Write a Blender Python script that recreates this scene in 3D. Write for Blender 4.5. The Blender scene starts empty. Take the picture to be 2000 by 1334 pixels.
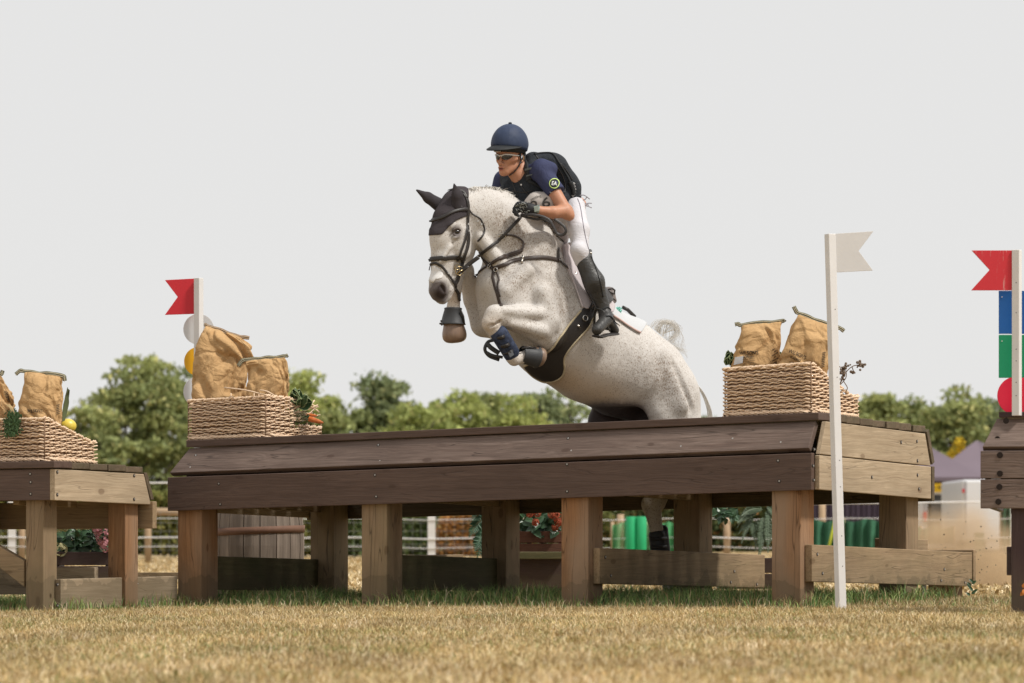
import bpy, bmesh, math, random
import numpy as np
from mathutils import Vector, Matrix
from mathutils.bvhtree import BVHTree
random.seed(7); np.random.seed(7)
R = math.radians
scene = bpy.context.scene
COL = scene.collection

# ---------------------------------------------------------------- camera
F, CX, HY, CH = 7000.0, 1000.0, 1045.0, 0.43      # focal length in pixels, horizon row, eye height
camd = bpy.data.cameras.new("camera")
cam = bpy.data.objects.new("camera", camd)
COL.objects.link(cam)
cam.location = (0, 0, CH)
cam.rotation_euler = (R(90), 0, 0)
camd.sensor_width = 36
camd.lens = F / 2000 * 36
camd.shift_y = (HY - 667) / 2000
camd.clip_start = 0.5
camd.clip_end = 3000
camd.dof.use_dof = True
camd.dof.focus_distance = 21.6
camd.dof.aperture_fstop = 4.6
scene.camera = cam

# ---------------------------------------------------------------- light
SUN = Vector((0.52, -0.24, 0.82)).normalized()
elev = math.asin(SUN.z); azim = math.atan2(SUN.x, SUN.y)
world = bpy.data.worlds.new("World"); scene.world = world
world.use_nodes = True
wn = world.node_tree; wn.nodes.clear()
out = wn.nodes.new("ShaderNodeOutputWorld")
bg = wn.nodes.new("ShaderNodeBackground"); bg.inputs[1].default_value = 1.0
sky = wn.nodes.new("ShaderNodeTexSky"); sky.sky_type = 'NISHITA'; sky.sun_disc = False
sky.sun_elevation = elev; sky.sun_rotation = azim
dim = wn.nodes.new("ShaderNodeVectorMath"); dim.operation = 'SCALE'; dim.inputs[3].default_value = 0.10
mx = wn.nodes.new("ShaderNodeMix"); mx.data_type = 'RGBA'; mx.inputs[0].default_value = 0.97
mx.inputs[7].default_value = (0.800, 0.795, 0.788, 1)
wn.links.new(sky.outputs[0], dim.inputs[0]); wn.links.new(dim.outputs[0], mx.inputs[6])
wn.links.new(mx.outputs[2], bg.inputs[0]); wn.links.new(bg.outputs[0], out.inputs[0])
sd = bpy.data.lights.new("sun", 'SUN'); sd.energy = 3.6; sd.angle = R(7); sd.color = (1.0, 0.955, 0.89)
so = bpy.data.objects.new("sun", sd); COL.objects.link(so)
so.rotation_euler = (-SUN).to_track_quat('-Z', 'Y').to_euler()
so.location = (5, -5, 12)
vs = scene.view_settings
vs.view_transform = 'Standard'; vs.look = 'None'; vs.gamma = 1; vs.exposure = 0.0; vs.use_curve_mapping = False
scene.cycles.max_bounces = 6
scene.cycles.transparent_max_bounces = 12
scene.cycles.volume_bounces = 1
scene.cycles.volume_step_rate = 1.0

# ---------------------------------------------------------------- geometry helpers
def P(px, py, Y):
    return Vector(((px - CX) * Y / F, Y, CH + (HY - py) * Y / F))
EYE = Vector((0, 0, CH))
def onplane(px, py, pt, n):
    d = P(px, py, 1.0) - EYE
    t = (pt - EYE).dot(n) / d.dot(n)
    return EYE + d * t

def gz(x, y):
    return 0.0095 * (max(-6, min(6, x)) - 1.7)

def tag(o, label=None, cat=None, group=None, kind=None):
    if label: o["label"] = label
    if cat: o["category"] = cat
    if group: o["group"] = group
    if kind: o["kind"] = kind
    return o
def empty(name, loc, label, cat, group=None):
    o = bpy.data.objects.new(name, None); COL.objects.link(o); o.location = loc
    o.empty_display_size = 0.1
    return tag(o, label, cat, group)
def link_mesh(name, me, mat=None, parent=None, smooth=False):
    o = bpy.data.objects.new(name, me); COL.objects.link(o)
    if mat: me.materials.append(mat)
    if parent is not None:
        o.parent = parent
        # geometry is given in world space: keep it there
        if parent.type == 'EMPTY': o.matrix_parent_inverse = Matrix.Translation(-parent.location)
    if smooth: me.polygons.foreach_set("use_smooth", [True] * len(me.polygons)); me.update()
    return o
def mesh(name, verts, faces, mat=None, parent=None, smooth=False, attrs=None):
    me = bpy.data.meshes.new(name)
    me.from_pydata([tuple(v) for v in verts], [], faces); me.update()
    if attrs:
        for k, a in attrs.items():
            at = me.attributes.new(k, 'FLOAT_VECTOR' if len(a[0]) == 3 else 'FLOAT_COLOR', 'POINT')
            at.data.foreach_set('vector' if len(a[0]) == 3 else 'color', np.array(a, dtype=np.float32).ravel())
    return link_mesh(name, me, mat, parent, smooth)
def fast_mesh(name, V, faces_by_n, mat=None, parent=None, smooth=False, attrs=None, mats=None, midx=None):
    """V (n,3) array; faces_by_n list of int arrays (m,3)/(m,4)"""
    me = bpy.data.meshes.new(name)
    V = np.asarray(V, dtype=np.float32)
    me.vertices.add(len(V)); me.vertices.foreach_set("co", V.ravel())
    loops = np.concatenate([f.ravel() for f in faces_by_n]).astype(np.int32)
    tot = np.concatenate([np.full(len(f), f.shape[1]) for f in faces_by_n]).astype(np.int32)
    st = np.concatenate([[0], np.cumsum(tot)[:-1]]).astype(np.int32)
    me.loops.add(len(loops)); me.loops.foreach_set("vertex_index", loops)
    me.polygons.add(len(tot)); me.polygons.foreach_set("loop_start", st); me.polygons.foreach_set("loop_total", tot)
    if attrs:
        for k, a in attrs.items():
            a = np.asarray(a, dtype=np.float32)
            t = {1: ('FLOAT', 'value'), 3: ('FLOAT_VECTOR', 'vector'), 4: ('FLOAT_COLOR', 'color')}[1 if a.ndim == 1 else a.shape[1]]
            at = me.attributes.new(k, t[0], 'POINT'); at.data.foreach_set(t[1], a.ravel())
    me.update(calc_edges=True)
    return link_mesh(name, me, mat, parent, smooth)

class MB:
    """collects shapes of ONE part in world space"""
    def __init__(s): s.v = []; s.f = []
    def add(s, vs, fs):
        b = len(s.v); s.v += [Vector(v) for v in vs]; s.f += [tuple(i + b for i in f) for f in fs]
    def prism(s, pts, ext):
        n = len(pts); ext = Vector(ext)
        s.add([Vector(p) for p in pts] + [Vector(p) + ext for p in pts],
              [tuple(range(n))[::-1], tuple(range(n, 2 * n))] + [(i, (i + 1) % n, n + (i + 1) % n, n + i) for i in range(n)])
    def box(s, c, ax, ay, az):
        c = Vector(c); ax, ay, az = Vector(ax), Vector(ay), Vector(az)
        v = [c + ax * i + ay * j + az * k for k in (-1, 1) for j in (-1, 1) for i in (-1, 1)]
        s.add(v, [(0, 2, 3, 1), (4, 5, 7, 6), (0, 1, 5, 4), (2, 6, 7, 3), (0, 4, 6, 2), (1, 3, 7, 5)])
    def tube(s, pts, rad, n=8, caps=True, flat=None, nrm=None):
        """pts list of Vectors, rad float or list; flat=(width factor) with nrm list => ribbon-like section"""
        pts = [Vector(p) for p in pts]; m = len(pts)
        if not hasattr(rad, '__len__'): rad = [rad] * m
        b = len(s.v); prev = None
        for i, p in enumerate(pts):
            t = (pts[min(i + 1, m - 1)] - pts[max(i - 1, 0)])
            if t.length < 1e-9: t = Vector((0, 0, 1))
            t.normalize()
            if nrm is not None:
                a = Vector(nrm[i]); a = a - t * a.dot(t)
                if a.length < 1e-6: a = prev or t.orthogonal()
            elif prev is None:
                a = t.orthogonal()
            else:
                a = prev - t * prev.dot(t)
                if a.length < 1e-6: a = t.orthogonal()
            a.normalize(); prev = a; c = t.cross(a)
            fa, fc = (1, 1) if flat is None else (flat[0], flat[1])
            for k in range(n):
                an = 2 * math.pi * (k + .5) / n
                s.v.append(p + a * (math.cos(an) * rad[i] * fa) + c * (math.sin(an) * rad[i] * fc))
        for i in range(m - 1):
            for k in range(n):
                s.f.append((b + i * n + k, b + i * n + (k + 1) % n, b + (i + 1) * n + (k + 1) % n, b + (i + 1) * n + k))
        if caps:
            s.f.append(tuple(b + k for k in range(n))[::-1]); s.f.append(tuple(b + (m - 1) * n + k for k in range(n)))
    def sphere(s, c, r, n=12, m=8, sc=(1, 1, 1)):
        c = Vector(c); b = len(s.v)
        for j in range(1, m):
            th = math.pi * j / m
            for i in range(n):
                ph = 2 * math.pi * i / n
                s.v.append(c + Vector((math.sin(th) * math.cos(ph) * sc[0], math.sin(th) * math.sin(ph) * sc[1], math.cos(th) * sc[2])) * r)
        s.v.append(c + Vector((0, 0, r * sc[2]))); s.v.append(c - Vector((0, 0, r * sc[2])))
        for j in range(m - 2):
            for i in range(n):
                s.f.append((b + j * n + i, b + (j + 1) * n + i, b + (j + 1) * n + (i + 1) % n, b + j * n + (i + 1) % n))
        t, u = b + (m - 1) * n, b + (m - 1) * n + 1
        for i in range(n):
            s.f.append((t, b + i, b + (i + 1) % n)); s.f.append((u, b + (m - 2) * n + (i + 1) % n, b + (m - 2) * n + i))
    def disc(s, c, nrm, r, th, n=24):
        nrm = Vector(nrm).normalized(); a = nrm.orthogonal().normalized(); b2 = nrm.cross(a)
        s.prism([Vector(c) + a * (r * math.cos(2 * math.pi * i / n)) + b2 * (r * math.sin(2 * math.pi * i / n)) for i in range(n)], nrm * th)
    def build(s, name, mat, parent=None, smooth=False, bevel=0, attrs=None):
        o = mesh(name, s.v, s.f, mat, parent, smooth, attrs)
        bm = bmesh.new(); bm.from_mesh(o.data); bmesh.ops.recalc_face_normals(bm, faces=bm.faces); bm.to_mesh(o.data); bm.free()
        if smooth: o.data.polygons.foreach_set("use_smooth", [True] * len(o.data.polygons))
        if bevel:
            md = o.modifiers.new("bevel", 'BEVEL'); md.width = bevel; md.segments = 2; md.limit_method = 'ANGLE'
        return o

def spline(pts, n=6):
    """Catmull-Rom through points (any dimension tuples/Vectors)"""
    pts = [np.array(tuple(p), dtype=float) for p in pts]
    if len(pts) < 3: return [Vector(p) for p in pts] if len(pts[0]) == 3 else [tuple(p) for p in pts]
    q = [2 * pts[0] - pts[1]] + pts + [2 * pts[-1] - pts[-2]]
    o = []
    for i in range(1, len(q) - 2):
        for k in range(n):
            t = k / n
            o.append(0.5 * ((2 * q[i]) + (-q[i - 1] + q[i + 1]) * t + (2 * q[i - 1] - 5 * q[i] + 4 * q[i + 1] - q[i + 2]) * t * t + (-q[i - 1] + 3 * q[i] - 3 * q[i + 1] + q[i + 2]) * t ** 3))
    o.append(pts[-1])
    return [Vector(p) if len(p) == 3 else tuple(p) for p in o]

def text_mesh(s, bold=False):
    cu = bpy.data.curves.new("txt", 'FONT'); cu.body = s; cu.size = 1; cu.align_x = 'CENTER'; cu.resolution_u = 3
    if bold: cu.offset = 0.012
    ob = bpy.data.objects.new("txt", cu); COL.objects.link(ob)
    dg = bpy.context.evaluated_depsgraph_get(); dg.update()
    me = bpy.data.meshes.new_from_object(ob.evaluated_get(dg))
    bpy.data.objects.remove(ob); bpy.data.curves.remove(cu)
    bm = bmesh.new(); bm.from_mesh(me); bmesh.ops.triangulate(bm, faces=bm.faces)
    bmesh.ops.subdivide_edges(bm, edges=bm.edges, cuts=1); 
    bm.verts.index_update()
    v = [tuple(x.co) for x in bm.verts]; f = [tuple(y.index for y in x.verts) for x in bm.faces]
    bm.free(); bpy.data.meshes.remove(me)
    return v, f

# ---------------------------------------------------------------- materials
class N:
    def __init__(s, name, rough=0.8, spec=0.3):
        s.m = bpy.data.materials.new(name); s.m.use_nodes = True
        s.t = s.m.node_tree; s.b = s.t.nodes["Principled BSDF"]
        s.b.inputs["Roughness"].default_value = rough
        s.b.inputs["Specular IOR Level"].default_value = spec
    def n(s, k, **kw):
        x = s.t.nodes.new(k)
        for a, v in kw.items(): setattr(x, a, v)
        return x
    def l(s, a, b): s.t.links.new(a, b)
    def obj(s): return s.n("ShaderNodeTexCoord").outputs["Object"]
    def attr(s, name): return s.n("ShaderNodeAttribute", attribute_name=name)
    def mapped(s, src, scale, loc=(0, 0, 0)):
        m = s.n("ShaderNodeMapping"); m.inputs["Scale"].default_value = scale; m.inputs["Location"].default_value = loc
        s.l(src, m.inputs[0]); return m.outputs[0]
    def noise(s, vec, scale=5, detail=4, rough=0.55, dist=0):
        x = s.n("ShaderNodeTexNoise"); x.inputs["Scale"].default_value = scale; x.inputs["Detail"].default_value = detail
        x.inputs["Roughness"].default_value = rough; x.inputs["Distortion"].default_value = dist
        if vec is not None: s.l(vec, x.inputs["Vector"])
        return x.outputs["Fac"]
    def ramp(s, fac, stops):
        r = s.n("ShaderNodeValToRGB"); e = r.color_ramp.elements
        while len(e) < len(stops): e.new(0.5)
        for i, (p, c) in enumerate(stops):
            e[i].position = p; e[i].color = (c, c, c, 1) if not hasattr(c, '__len__') else tuple(c) + (1,) * (4 - len(c))
        s.l(fac, r.inputs[0]); return r.outputs[0]
    def mix(s, fac, a, b, mode='MIX'):
        x = s.n("ShaderNodeMix", data_type='RGBA', blend_type=mode)
        for v, i in ((fac, 0), (a, 6), (b, 7)):
            if hasattr(v, 'is_linked') or isinstance(v, bpy.types.NodeSocket): s.l(v, x.inputs[i])
            elif i == 0: x.inputs[0].default_value = v
            else: x.inputs[i].default_value = tuple(v) + (1,) * (4 - len(v))
        return x.outputs[2]
    def math(s, op, a, b=0.0, c=None):
        x = s.n("ShaderNodeMath", operation=op)
        for i, v in enumerate((a, b) if c is None else (a, b, c)):
            if isinstance(v, bpy.types.NodeSocket): s.l(v, x.inputs[i])
            else: x.inputs[i].default_value = v
        return x.outputs[0]
    def color(s, v):
        if isinstance(v, bpy.types.NodeSocket): s.l(v, s.b.inputs["Base Color"])
        else: s.b.inputs["Base Color"].default_value = tuple(v) + (1,) * (4 - len(v))
    def bump(s, h, strength=0.3, dist=0.01):
        x = s.n("ShaderNodeBump"); x.inputs["Strength"].default_value = strength; x.inputs["Distance"].default_value = dist
        s.l(h, x.inputs["Height"]); s.l(x.outputs[0], s.b.inputs["Normal"]); return s

def plain(name, col, rough=0.7, spec=0.3, var=0.12, scale=20, bump=0.15, metal=0):
    m = N(name, rough, spec)
    o = m.obj(); f = m.noise(o, scale, 5)
    m.color(m.mix(f, [c * (1 - var) for c in col], [min(1, c * (1 + var)) for c in col]))
    if bump: m.bump(m.noise(o, scale * 4, 4), bump, 0.004)
    m.b.inputs["Metallic"].default_value = metal
    return m.m

def wood(name, ca, cb, knots=1.0, crack=0.5, moss=0.0, mosscol=(0.06, 0.075, 0.03), stain=0.5, rough=0.8, grain=1.0, tint=None):
    m = N(name, rough, 0.25)
    w = m.attr("wc").outputs["Vector"]          # x along the grain, y/z across, metres
    warp = m.noise(m.mapped(w, (1.2, 5, 5)), 1, 2)
    wv = m.n("ShaderNodeVectorMath", operation='ADD')
    cm = m.n("ShaderNodeCombineXYZ"); m.l(m.math('MULTIPLY', warp, 0.10), cm.inputs[1]); m.l(m.math('MULTIPLY', warp, 0.06), cm.inputs[2])
    m.l(w, wv.inputs[0]); m.l(cm.outputs[0], wv.inputs[1]); wv = wv.outputs[0]
    g1 = m.noise(m.mapped(wv, (1.6, 55, 55)), 1, 5, 0.65)
    g2 = m.noise(m.mapped(wv, (5, 220, 220)), 1, 3, 0.6)
    big = m.noise(m.mapped(w, (1.5, 4, 4)), 1, 3)
    base = m.mix(m.ramp(g1, [(0.3, 0), (0.7, 1)]), ca, cb)
    base = m.mix(m.math('MULTIPLY', m.ramp(g2, [(0.35, 1), (0.6, 0)]), 0.35 * grain), base, [c * 0.5 for c in ca])
    base = m.mix(m.math('MULTIPLY', m.ramp(big, [(0.35, 1), (0.65, 0)]), stain), base, [c * 0.6 for c in ca])
    if tint: base = m.mix(m.math('MULTIPLY', m.ramp(m.noise(m.mapped(w, (1.1, 3, 3), (5, 2, 1)), 1, 2), [(0.4, 0), (0.62, 1)]), 0.8), base, tint)
    # knots
    vo = m.n("ShaderNodeTexVoronoi"); vo.inputs["Scale"].default_value = 1; m.l(m.mapped(wv, (3.2, 7.5, 7.5)), vo.inputs["Vector"])
    kd = vo.outputs["Distance"]
    ring = m.math('SINE', m.math('MULTIPLY', kd, 70))
    kmask = m.ramp(kd, [(0.0, 1), (0.09, 1), (0.12, 0.2), (0.25, 0)])
    base = m.mix(m.math('MULTIPLY', kmask, 0.6 * knots), base, [ca[0] * 0.35, ca[1] * 0.27, ca[2] * 0.22])
    # long drying cracks
    cn = m.noise(m.mapped(wv, (0.7, 16, 16), (3, 7, 1)), 1, 2, 0.4)
    cr = m.ramp(cn, [(0.5 - .011 * crack, 0), (0.5, 1), (0.5 + .011 * crack, 0)])
    base = m.mix(m.math('MULTIPLY', cr, 0.75 * crack), base, [c * 0.15 for c in ca])
    if moss:
        mn = m.noise(m.mapped(w, (3, 9, 9), (1, 1, 9)), 1, 6, 0.7)
        base = m.mix(m.math('MULTIPLY', m.ramp(mn, [(0.42, 0), (0.62, 1)]), moss), base, mosscol)
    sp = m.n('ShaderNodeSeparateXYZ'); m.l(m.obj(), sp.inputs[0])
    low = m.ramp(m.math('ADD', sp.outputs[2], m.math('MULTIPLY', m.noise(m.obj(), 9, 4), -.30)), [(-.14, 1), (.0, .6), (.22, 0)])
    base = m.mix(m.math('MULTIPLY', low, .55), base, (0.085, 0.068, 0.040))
    m.color(base)
    h = m.math('SUBTRACT', m.math('ADD', g1, m.math('MULTIPLY', g2, 0.5)), m.math('MULTIPLY', cr, 1.5 * crack))
    m.bump(h, 0.35, 0.004)
    return m.m

M = {}
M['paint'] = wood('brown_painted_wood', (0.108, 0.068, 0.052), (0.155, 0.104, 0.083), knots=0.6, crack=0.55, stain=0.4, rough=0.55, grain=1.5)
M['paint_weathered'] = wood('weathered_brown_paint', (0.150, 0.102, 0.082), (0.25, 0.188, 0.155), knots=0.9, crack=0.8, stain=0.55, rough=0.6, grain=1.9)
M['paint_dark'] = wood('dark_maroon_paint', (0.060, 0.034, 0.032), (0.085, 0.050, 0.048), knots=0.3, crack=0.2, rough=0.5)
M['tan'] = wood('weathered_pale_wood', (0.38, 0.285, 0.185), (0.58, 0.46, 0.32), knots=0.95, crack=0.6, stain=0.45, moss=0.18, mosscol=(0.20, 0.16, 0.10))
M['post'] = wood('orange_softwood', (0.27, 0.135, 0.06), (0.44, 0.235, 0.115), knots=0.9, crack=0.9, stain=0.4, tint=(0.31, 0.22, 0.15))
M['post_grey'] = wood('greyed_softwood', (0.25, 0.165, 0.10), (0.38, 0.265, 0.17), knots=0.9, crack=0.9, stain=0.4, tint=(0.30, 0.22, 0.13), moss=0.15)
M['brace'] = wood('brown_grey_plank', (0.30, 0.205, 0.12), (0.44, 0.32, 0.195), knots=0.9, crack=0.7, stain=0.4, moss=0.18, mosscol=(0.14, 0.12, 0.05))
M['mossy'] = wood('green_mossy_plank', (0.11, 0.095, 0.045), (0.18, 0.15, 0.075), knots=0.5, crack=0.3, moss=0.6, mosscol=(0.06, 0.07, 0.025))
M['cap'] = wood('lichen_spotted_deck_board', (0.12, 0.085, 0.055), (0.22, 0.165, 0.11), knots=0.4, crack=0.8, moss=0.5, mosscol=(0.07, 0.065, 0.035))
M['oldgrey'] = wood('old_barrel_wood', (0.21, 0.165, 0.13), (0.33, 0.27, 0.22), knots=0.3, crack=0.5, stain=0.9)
M['rust'] = plain('rusty_iron_band', (0.16, 0.085, 0.055), 0.7, var=0.4, scale=12)
M['screw'] = plain('screw_head_metal', (0.045, 0.036, 0.032), 0.5, metal=0.3)
M['screwhead'] = plain('worn_screw_steel', (.42, .40, .37), .4, metal=.4)
M['hole'] = plain('near_black_fill', (0.02, 0.013, 0.01), 0.9)
M['whitepaint'] = plain('white_painted_wood', (0.70, 0.685, 0.67), 0.55, var=0.08, scale=7)
M['red'] = None

# ---------------------------------------------------------------- boards
def board(name, a, b, cdir, width, tdir, thick, mat, parent, bevel=0.004, ends=None, poly=None, label=None):
    """plank whose face runs a->b along the grain; cdir*width across, tdir*thick through. poly overrides the face outline (world points)."""
    a, b = Vector(a), Vector(b); L = (b - a).normalized(); cdir = Vector(cdir).normalized(); tdir = Vector(tdir).normalized()
    pts = poly or [a, b, b + cdir * width, a + cdir * width]
    mb = MB(); mb.prism(pts, tdir * thick)
    off = Vector((random.uniform(0, 50), random.uniform(0, 50), random.uniform(0, 50)))
    wc = [((v - a).dot(L) + off.x, (v - a).dot(cdir) + off.y, (v - a).dot(tdir) + off.z) for v in mb.v]
    o = mb.build(name, mat, parent, bevel=bevel, attrs={"wc": wc})
    if label: o["label"] = label
    return o
def screw(plank, p, nrm, r=0.0105):
    mb = MB(); nrm = Vector(nrm).normalized(); p = Vector(p)
    mb.disc(p - nrm * 0.004, nrm, r, 0.0058, 12); nf_ = len(mb.f); mb.disc(p + nrm * 0.0018 + Vector((.0012, 0, .0012)), nrm, r * .5, 0.0022, 8)
    o = mesh('screw', mb.v, mb.f, M['screw'], plank); o.data.materials.append(M['screwhead'])
    for i_ in range(nf_, len(mb.f)): o.data.polygons[i_].material_index = 1
    # dark slot ring round the head
    return o
# ================================================================= ground and grass
gm = N('dry_field_ground', 0.95, 0.1)
o_ = gm.obj()
c_ = gm.mix(gm.ramp(gm.noise(o_, 0.8, 6, .65), [(0.35, 0), (0.65, 1)]), (0.34, 0.235, 0.115), (0.46, 0.34, 0.185))
c_ = gm.mix(gm.math('MULTIPLY', gm.ramp(gm.noise(gm.mapped(o_, (.5, .15, 1)), 1.3, 5, .6), [(0.45, 0), (0.7, 1)]), .5), c_, (0.16, 0.17, 0.06))
c_ = gm.mix(gm.math('MULTIPLY', gm.noise(o_, 60, 3), .35), c_, (0.2, 0.14, 0.07))
gm.color(c_); gm.bump(gm.noise(o_, 25, 5), 0.6, 0.03)
xs = np.concatenate([[-900, -300, -120, -60, -30, -15], np.linspace(-8, 8, 33), [15, 30, 60, 120, 300, 900]])
ys = np.concatenate([[-60, 0, 5], np.linspace(8, 26, 37), [30, 36, 45, 60, 80, 120, 200, 400, 900, 2500]])
vv = []; ff = []
for y in ys:
    for x in xs: vv.append((x, y, gz(x, y)))
nx = len(xs)
for j in range(len(ys) - 1):
    for i in range(nx - 1): ff.append((j * nx + i, j * nx + i + 1, (j + 1) * nx + i + 1, (j + 1) * nx + i))
tag(mesh('ground', vv, ff, gm.m, None, True), kind='structure')

am = N('grass_blade', 0.7, 0.2)
am.color(am.attr('col').outputs['Color'])
am.b.inputs['Subsurface Weight'].default_value = 0
GRASS = am.m
def noise2(x, y, s):   # cheap smooth value noise
    xi, yi = np.floor(x * s).astype(int), np.floor(y * s).astype(int)
    fx, fy = x * s - xi, y * s - yi
    fx, fy = fx * fx * (3 - 2 * fx), fy * fy * (3 - 2 * fy)
    def h(a, b): return ((np.sin(a * 127.1 + b * 311.7) * 43758.5453) % 1.0)
    return (h(xi, yi) * (1 - fx) + h(xi + 1, yi) * fx) * (1 - fy) + (h(xi, yi + 1) * (1 - fx) + h(xi + 1, yi + 1) * fx) * fy
def blades(name, x, y, hgt, wid, lean, col, label=None):
    n = len(x); rng = np.random
    z = 0.0095 * (np.clip(x, -6, 6) - 1.7) - 0.004
    base = np.stack([x, y, z], 1)
    a = rng.uniform(0, 2 * np.pi, n); w = np.stack([np.cos(a), np.sin(a), np.zeros(n)], 1) * (wid / 2)[:, None]
    b = rng.uniform(0, 2 * np.pi, n); ld = np.stack([np.cos(b), np.sin(b), np.zeros(n)], 1) * (lean * hgt)[:, None]
    up = np.zeros((n, 3)); up[:, 2] = hgt
    mid = base + ld * .35 + up * .6; tip = base + ld + up * (1 - .25 * lean)[:, None]
    V = np.stack([base - w, base + w, mid - w * .7, mid + w * .7, tip], 1).reshape(-1, 3)
    i = np.arange(n)[:, None] * 5
    q = i + np.array([[0, 1, 3, 2]]); t = i + np.array([[2, 3, 4]])
    c = np.ones((n, 5, 4)); c[:, :, :3] = col[:, None, :]
    o = fast_mesh(name, V, [q, t], GRASS, None, False, {'col': c.reshape(-1, 4)})
    return tag(o, label, kind='stuff')
STRAW = np.array([[.48, .355, .18], [.60, .475, .265], [.34, .245, .12], [.52, .36, .165], [.68, .57, .38]])
GREEN = np.array([[.10, .17, .05], [.15, .22, .065], [.07, .12, .045], [.21, .26, .09]])
def pick(pal, n): return pal[np.random.randint(0, len(pal), n)] * np.random.uniform(.8, 1.15, (n, 1))
# dry mown lawn in front
n = 270000
Y = 9.6 + (24.5 - 9.6) * np.random.rand(n) ** 0.75
X = (np.random.rand(n) - .5) * 2 * (Y * 1080 / F)
g = noise2(X, Y * .6, 1.6) * .6 + noise2(X + 9, Y * .6, 5.) * .4
isg = np.random.rand(n) < np.clip((g - .45) * 1.2, 0.04, .55)
col = np.where(isg[:, None], pick(np.array([[.22, .24, .08], [.17, .2, .07], [.3, .28, .12]]), n), pick(STRAW, n))
patch = noise2(X + 31, Y * .5, 2.3)
p2 = noise2(X + 70, Y, 9.); col = col * (0.66 + .38 * patch + .22 * p2)[:, None]; col[:, 2] *= (.8 + .3 * p2)
hg = np.random.uniform(.018, .045, n) * (0.8 + .5 * noise2(X, Y, 3.))
blades('dry_grass', X, Y, hg, np.random.uniform(.003, .0055, n), np.random.uniform(.2, 1.3, n), col, 'short straw coloured mown grass in front of the jumps')
n = 2600
Y = np.random.uniform(12, 24, n); X = (np.random.rand(n) - .5) * 2 * (Y * 1080 / F)
blades('dry_stalks', X, Y, np.random.uniform(.045, .10, n), np.random.uniform(.0018, .003, n), np.random.uniform(.2, 1.4, n), pick(STRAW, n) * 1.15, 'scattered longer straw stalks standing out of the mown grass')
# green long grass in the shelter of the tables
def table_grass(fr, u0, u1, v0, v1, n, hmax):
    u = np.random.uniform(u0, u1, n); v = np.random.uniform(v0, v1, n)
    x = fr.C.x + fr.U.x * u + fr.V.x * v; y = fr.C.y + fr.U.y * u + fr.V.y * v
    return x, y, v
# ================================================================= the tables (cross-country fences)
Z = Vector((0, 0, 1))
class Frame:
    """local frame of a table: u runs left/back along its front, v runs back/right along its side"""
    def __init__(s, px, Y, theta, su, sv, zlift=0.0):
        s.U = Vector((-math.cos(R(theta)), math.sin(R(theta)), 0)); s.V = Vector((math.sin(R(theta)), math.cos(R(theta)), 0))
        p = P(px, HY, Y); s.C = Vector((p.x, p.y, 0)); s.su, s.sv = su, sv
    def T(s, u, v, z): return s.C + s.U * u + s.V * v + Z * (z + s.su * u + s.sv * v)
    def G(s, u, v, dz=0.0):
        p = s.C + s.U * u + s.V * v; return Vector((p.x, p.y, gz(p.x, p.y) + dz))
    def front(s, px, py, v=0.0): return onplane(px, py, s.C + s.V * v, s.V)
    def side(s, px, py, u=0.0): return onplane(px, py, s.C + s.U * u, s.U)
    def u_of(s, px, v): return (s.front(px, HY, v) - s.C).dot(s.U)
    def v_of(s, px, u): return (s.side(px, HY, u) - s.C).dot(s.V)

def post(fr, u, v, ztop, sz, mat, root, zb=-0.08, sv=None):
    """square post, (u,v) is its front right corner"""
    sv = sv or sz
    a = fr.G(u, v, zb); top = fr.T(u, v, ztop)
    mb = MB(); 
    pts = [fr.G(u, v), fr.G(u + sz, v), fr.G(u + sz, v + sv), fr.G(u, v + sv)]
    lo = [Vector((p.x, p.y, a.z)) for p in pts]; hi = [Vector((p.x, p.y, top.z)) for p in pts]
    mb.add(lo + hi, [(3, 2, 1, 0), (4, 5, 6, 7)] + [(i, (i + 1) % 4, 4 + (i + 1) % 4, 4 + i) for i in range(4)])
    off = [random.uniform(0, 50) for _ in range(3)]
    wc = [(q.z + off[0], (q - a).dot(fr.U) + off[1], (q - a).dot(fr.V) + off[2]) for q in mb.v]
    return mb.build('post', mat, root, bevel=0.006, attrs={"wc": wc})

def vboard(fr, name, u, v0, v1, z0, z1, mat, root, thick=0.045, slope=0.0, label=None, out=-1, ground=False, zc=0.0):
    """board along v standing on edge at u, thickness going toward -u (outside right)"""
    f = (lambda u, v, z: fr.G(u, v, z)) if ground else fr.T
    a, b = f(u, v0, z0), f(u, v1, z0 + slope * (v1 - v0))
    c, d = f(u, v1, z1 + slope * (v1 - v0)), f(u, v0, z1)
    return board(name, a, b, Z, z1 - z0, fr.U * out, thick, mat, root, poly=[a, b, c, d], label=label)

# ---- main table
main = Frame(1585, 20.6, 30, -0.0233, -0.025)
LU, WV, ZB, ZM, ZT = 4.526, 1.70, 0.689, 0.903, 1.092
jt = empty('jump_table', main.G(2.2, 0.85), 'long brown table jump in the middle under the jumping horse', 'jump')
T = main.T
V_, U_ = main.V, main.U
def fplank(fr, name, u0, u1, v0, z0, v1, z1, mat, root, du0=0.0, du1=0.0, th=0.042, label=None):
    a, b, c, d = fr.T(u0, v0, z0), fr.T(u1, v0, z0), fr.T(u1 + du1, v1, z1), fr.T(u0 + du0, v1, z1)
    n = (b - a).cross(d - a).normalized()
    if n.dot(fr.V) < 0: n = -n
    return board(name, a, b, (d - a), (d - a).length, n, th, mat, root, poly=[a, b, c, d], label=label)
lo = fplank(main, 'front_plank', 0, LU, 0, ZB, 0, ZM, M['paint'], jt, label='lower brown front plank')
up = fplank(main, 'front_plank', 0.022, LU - 0.01, 0.008, ZM + 0.029, 0.105, ZT, M['paint_weathered'], jt, 0.0, -0.09, label='sloping upper brown front plank')
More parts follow.
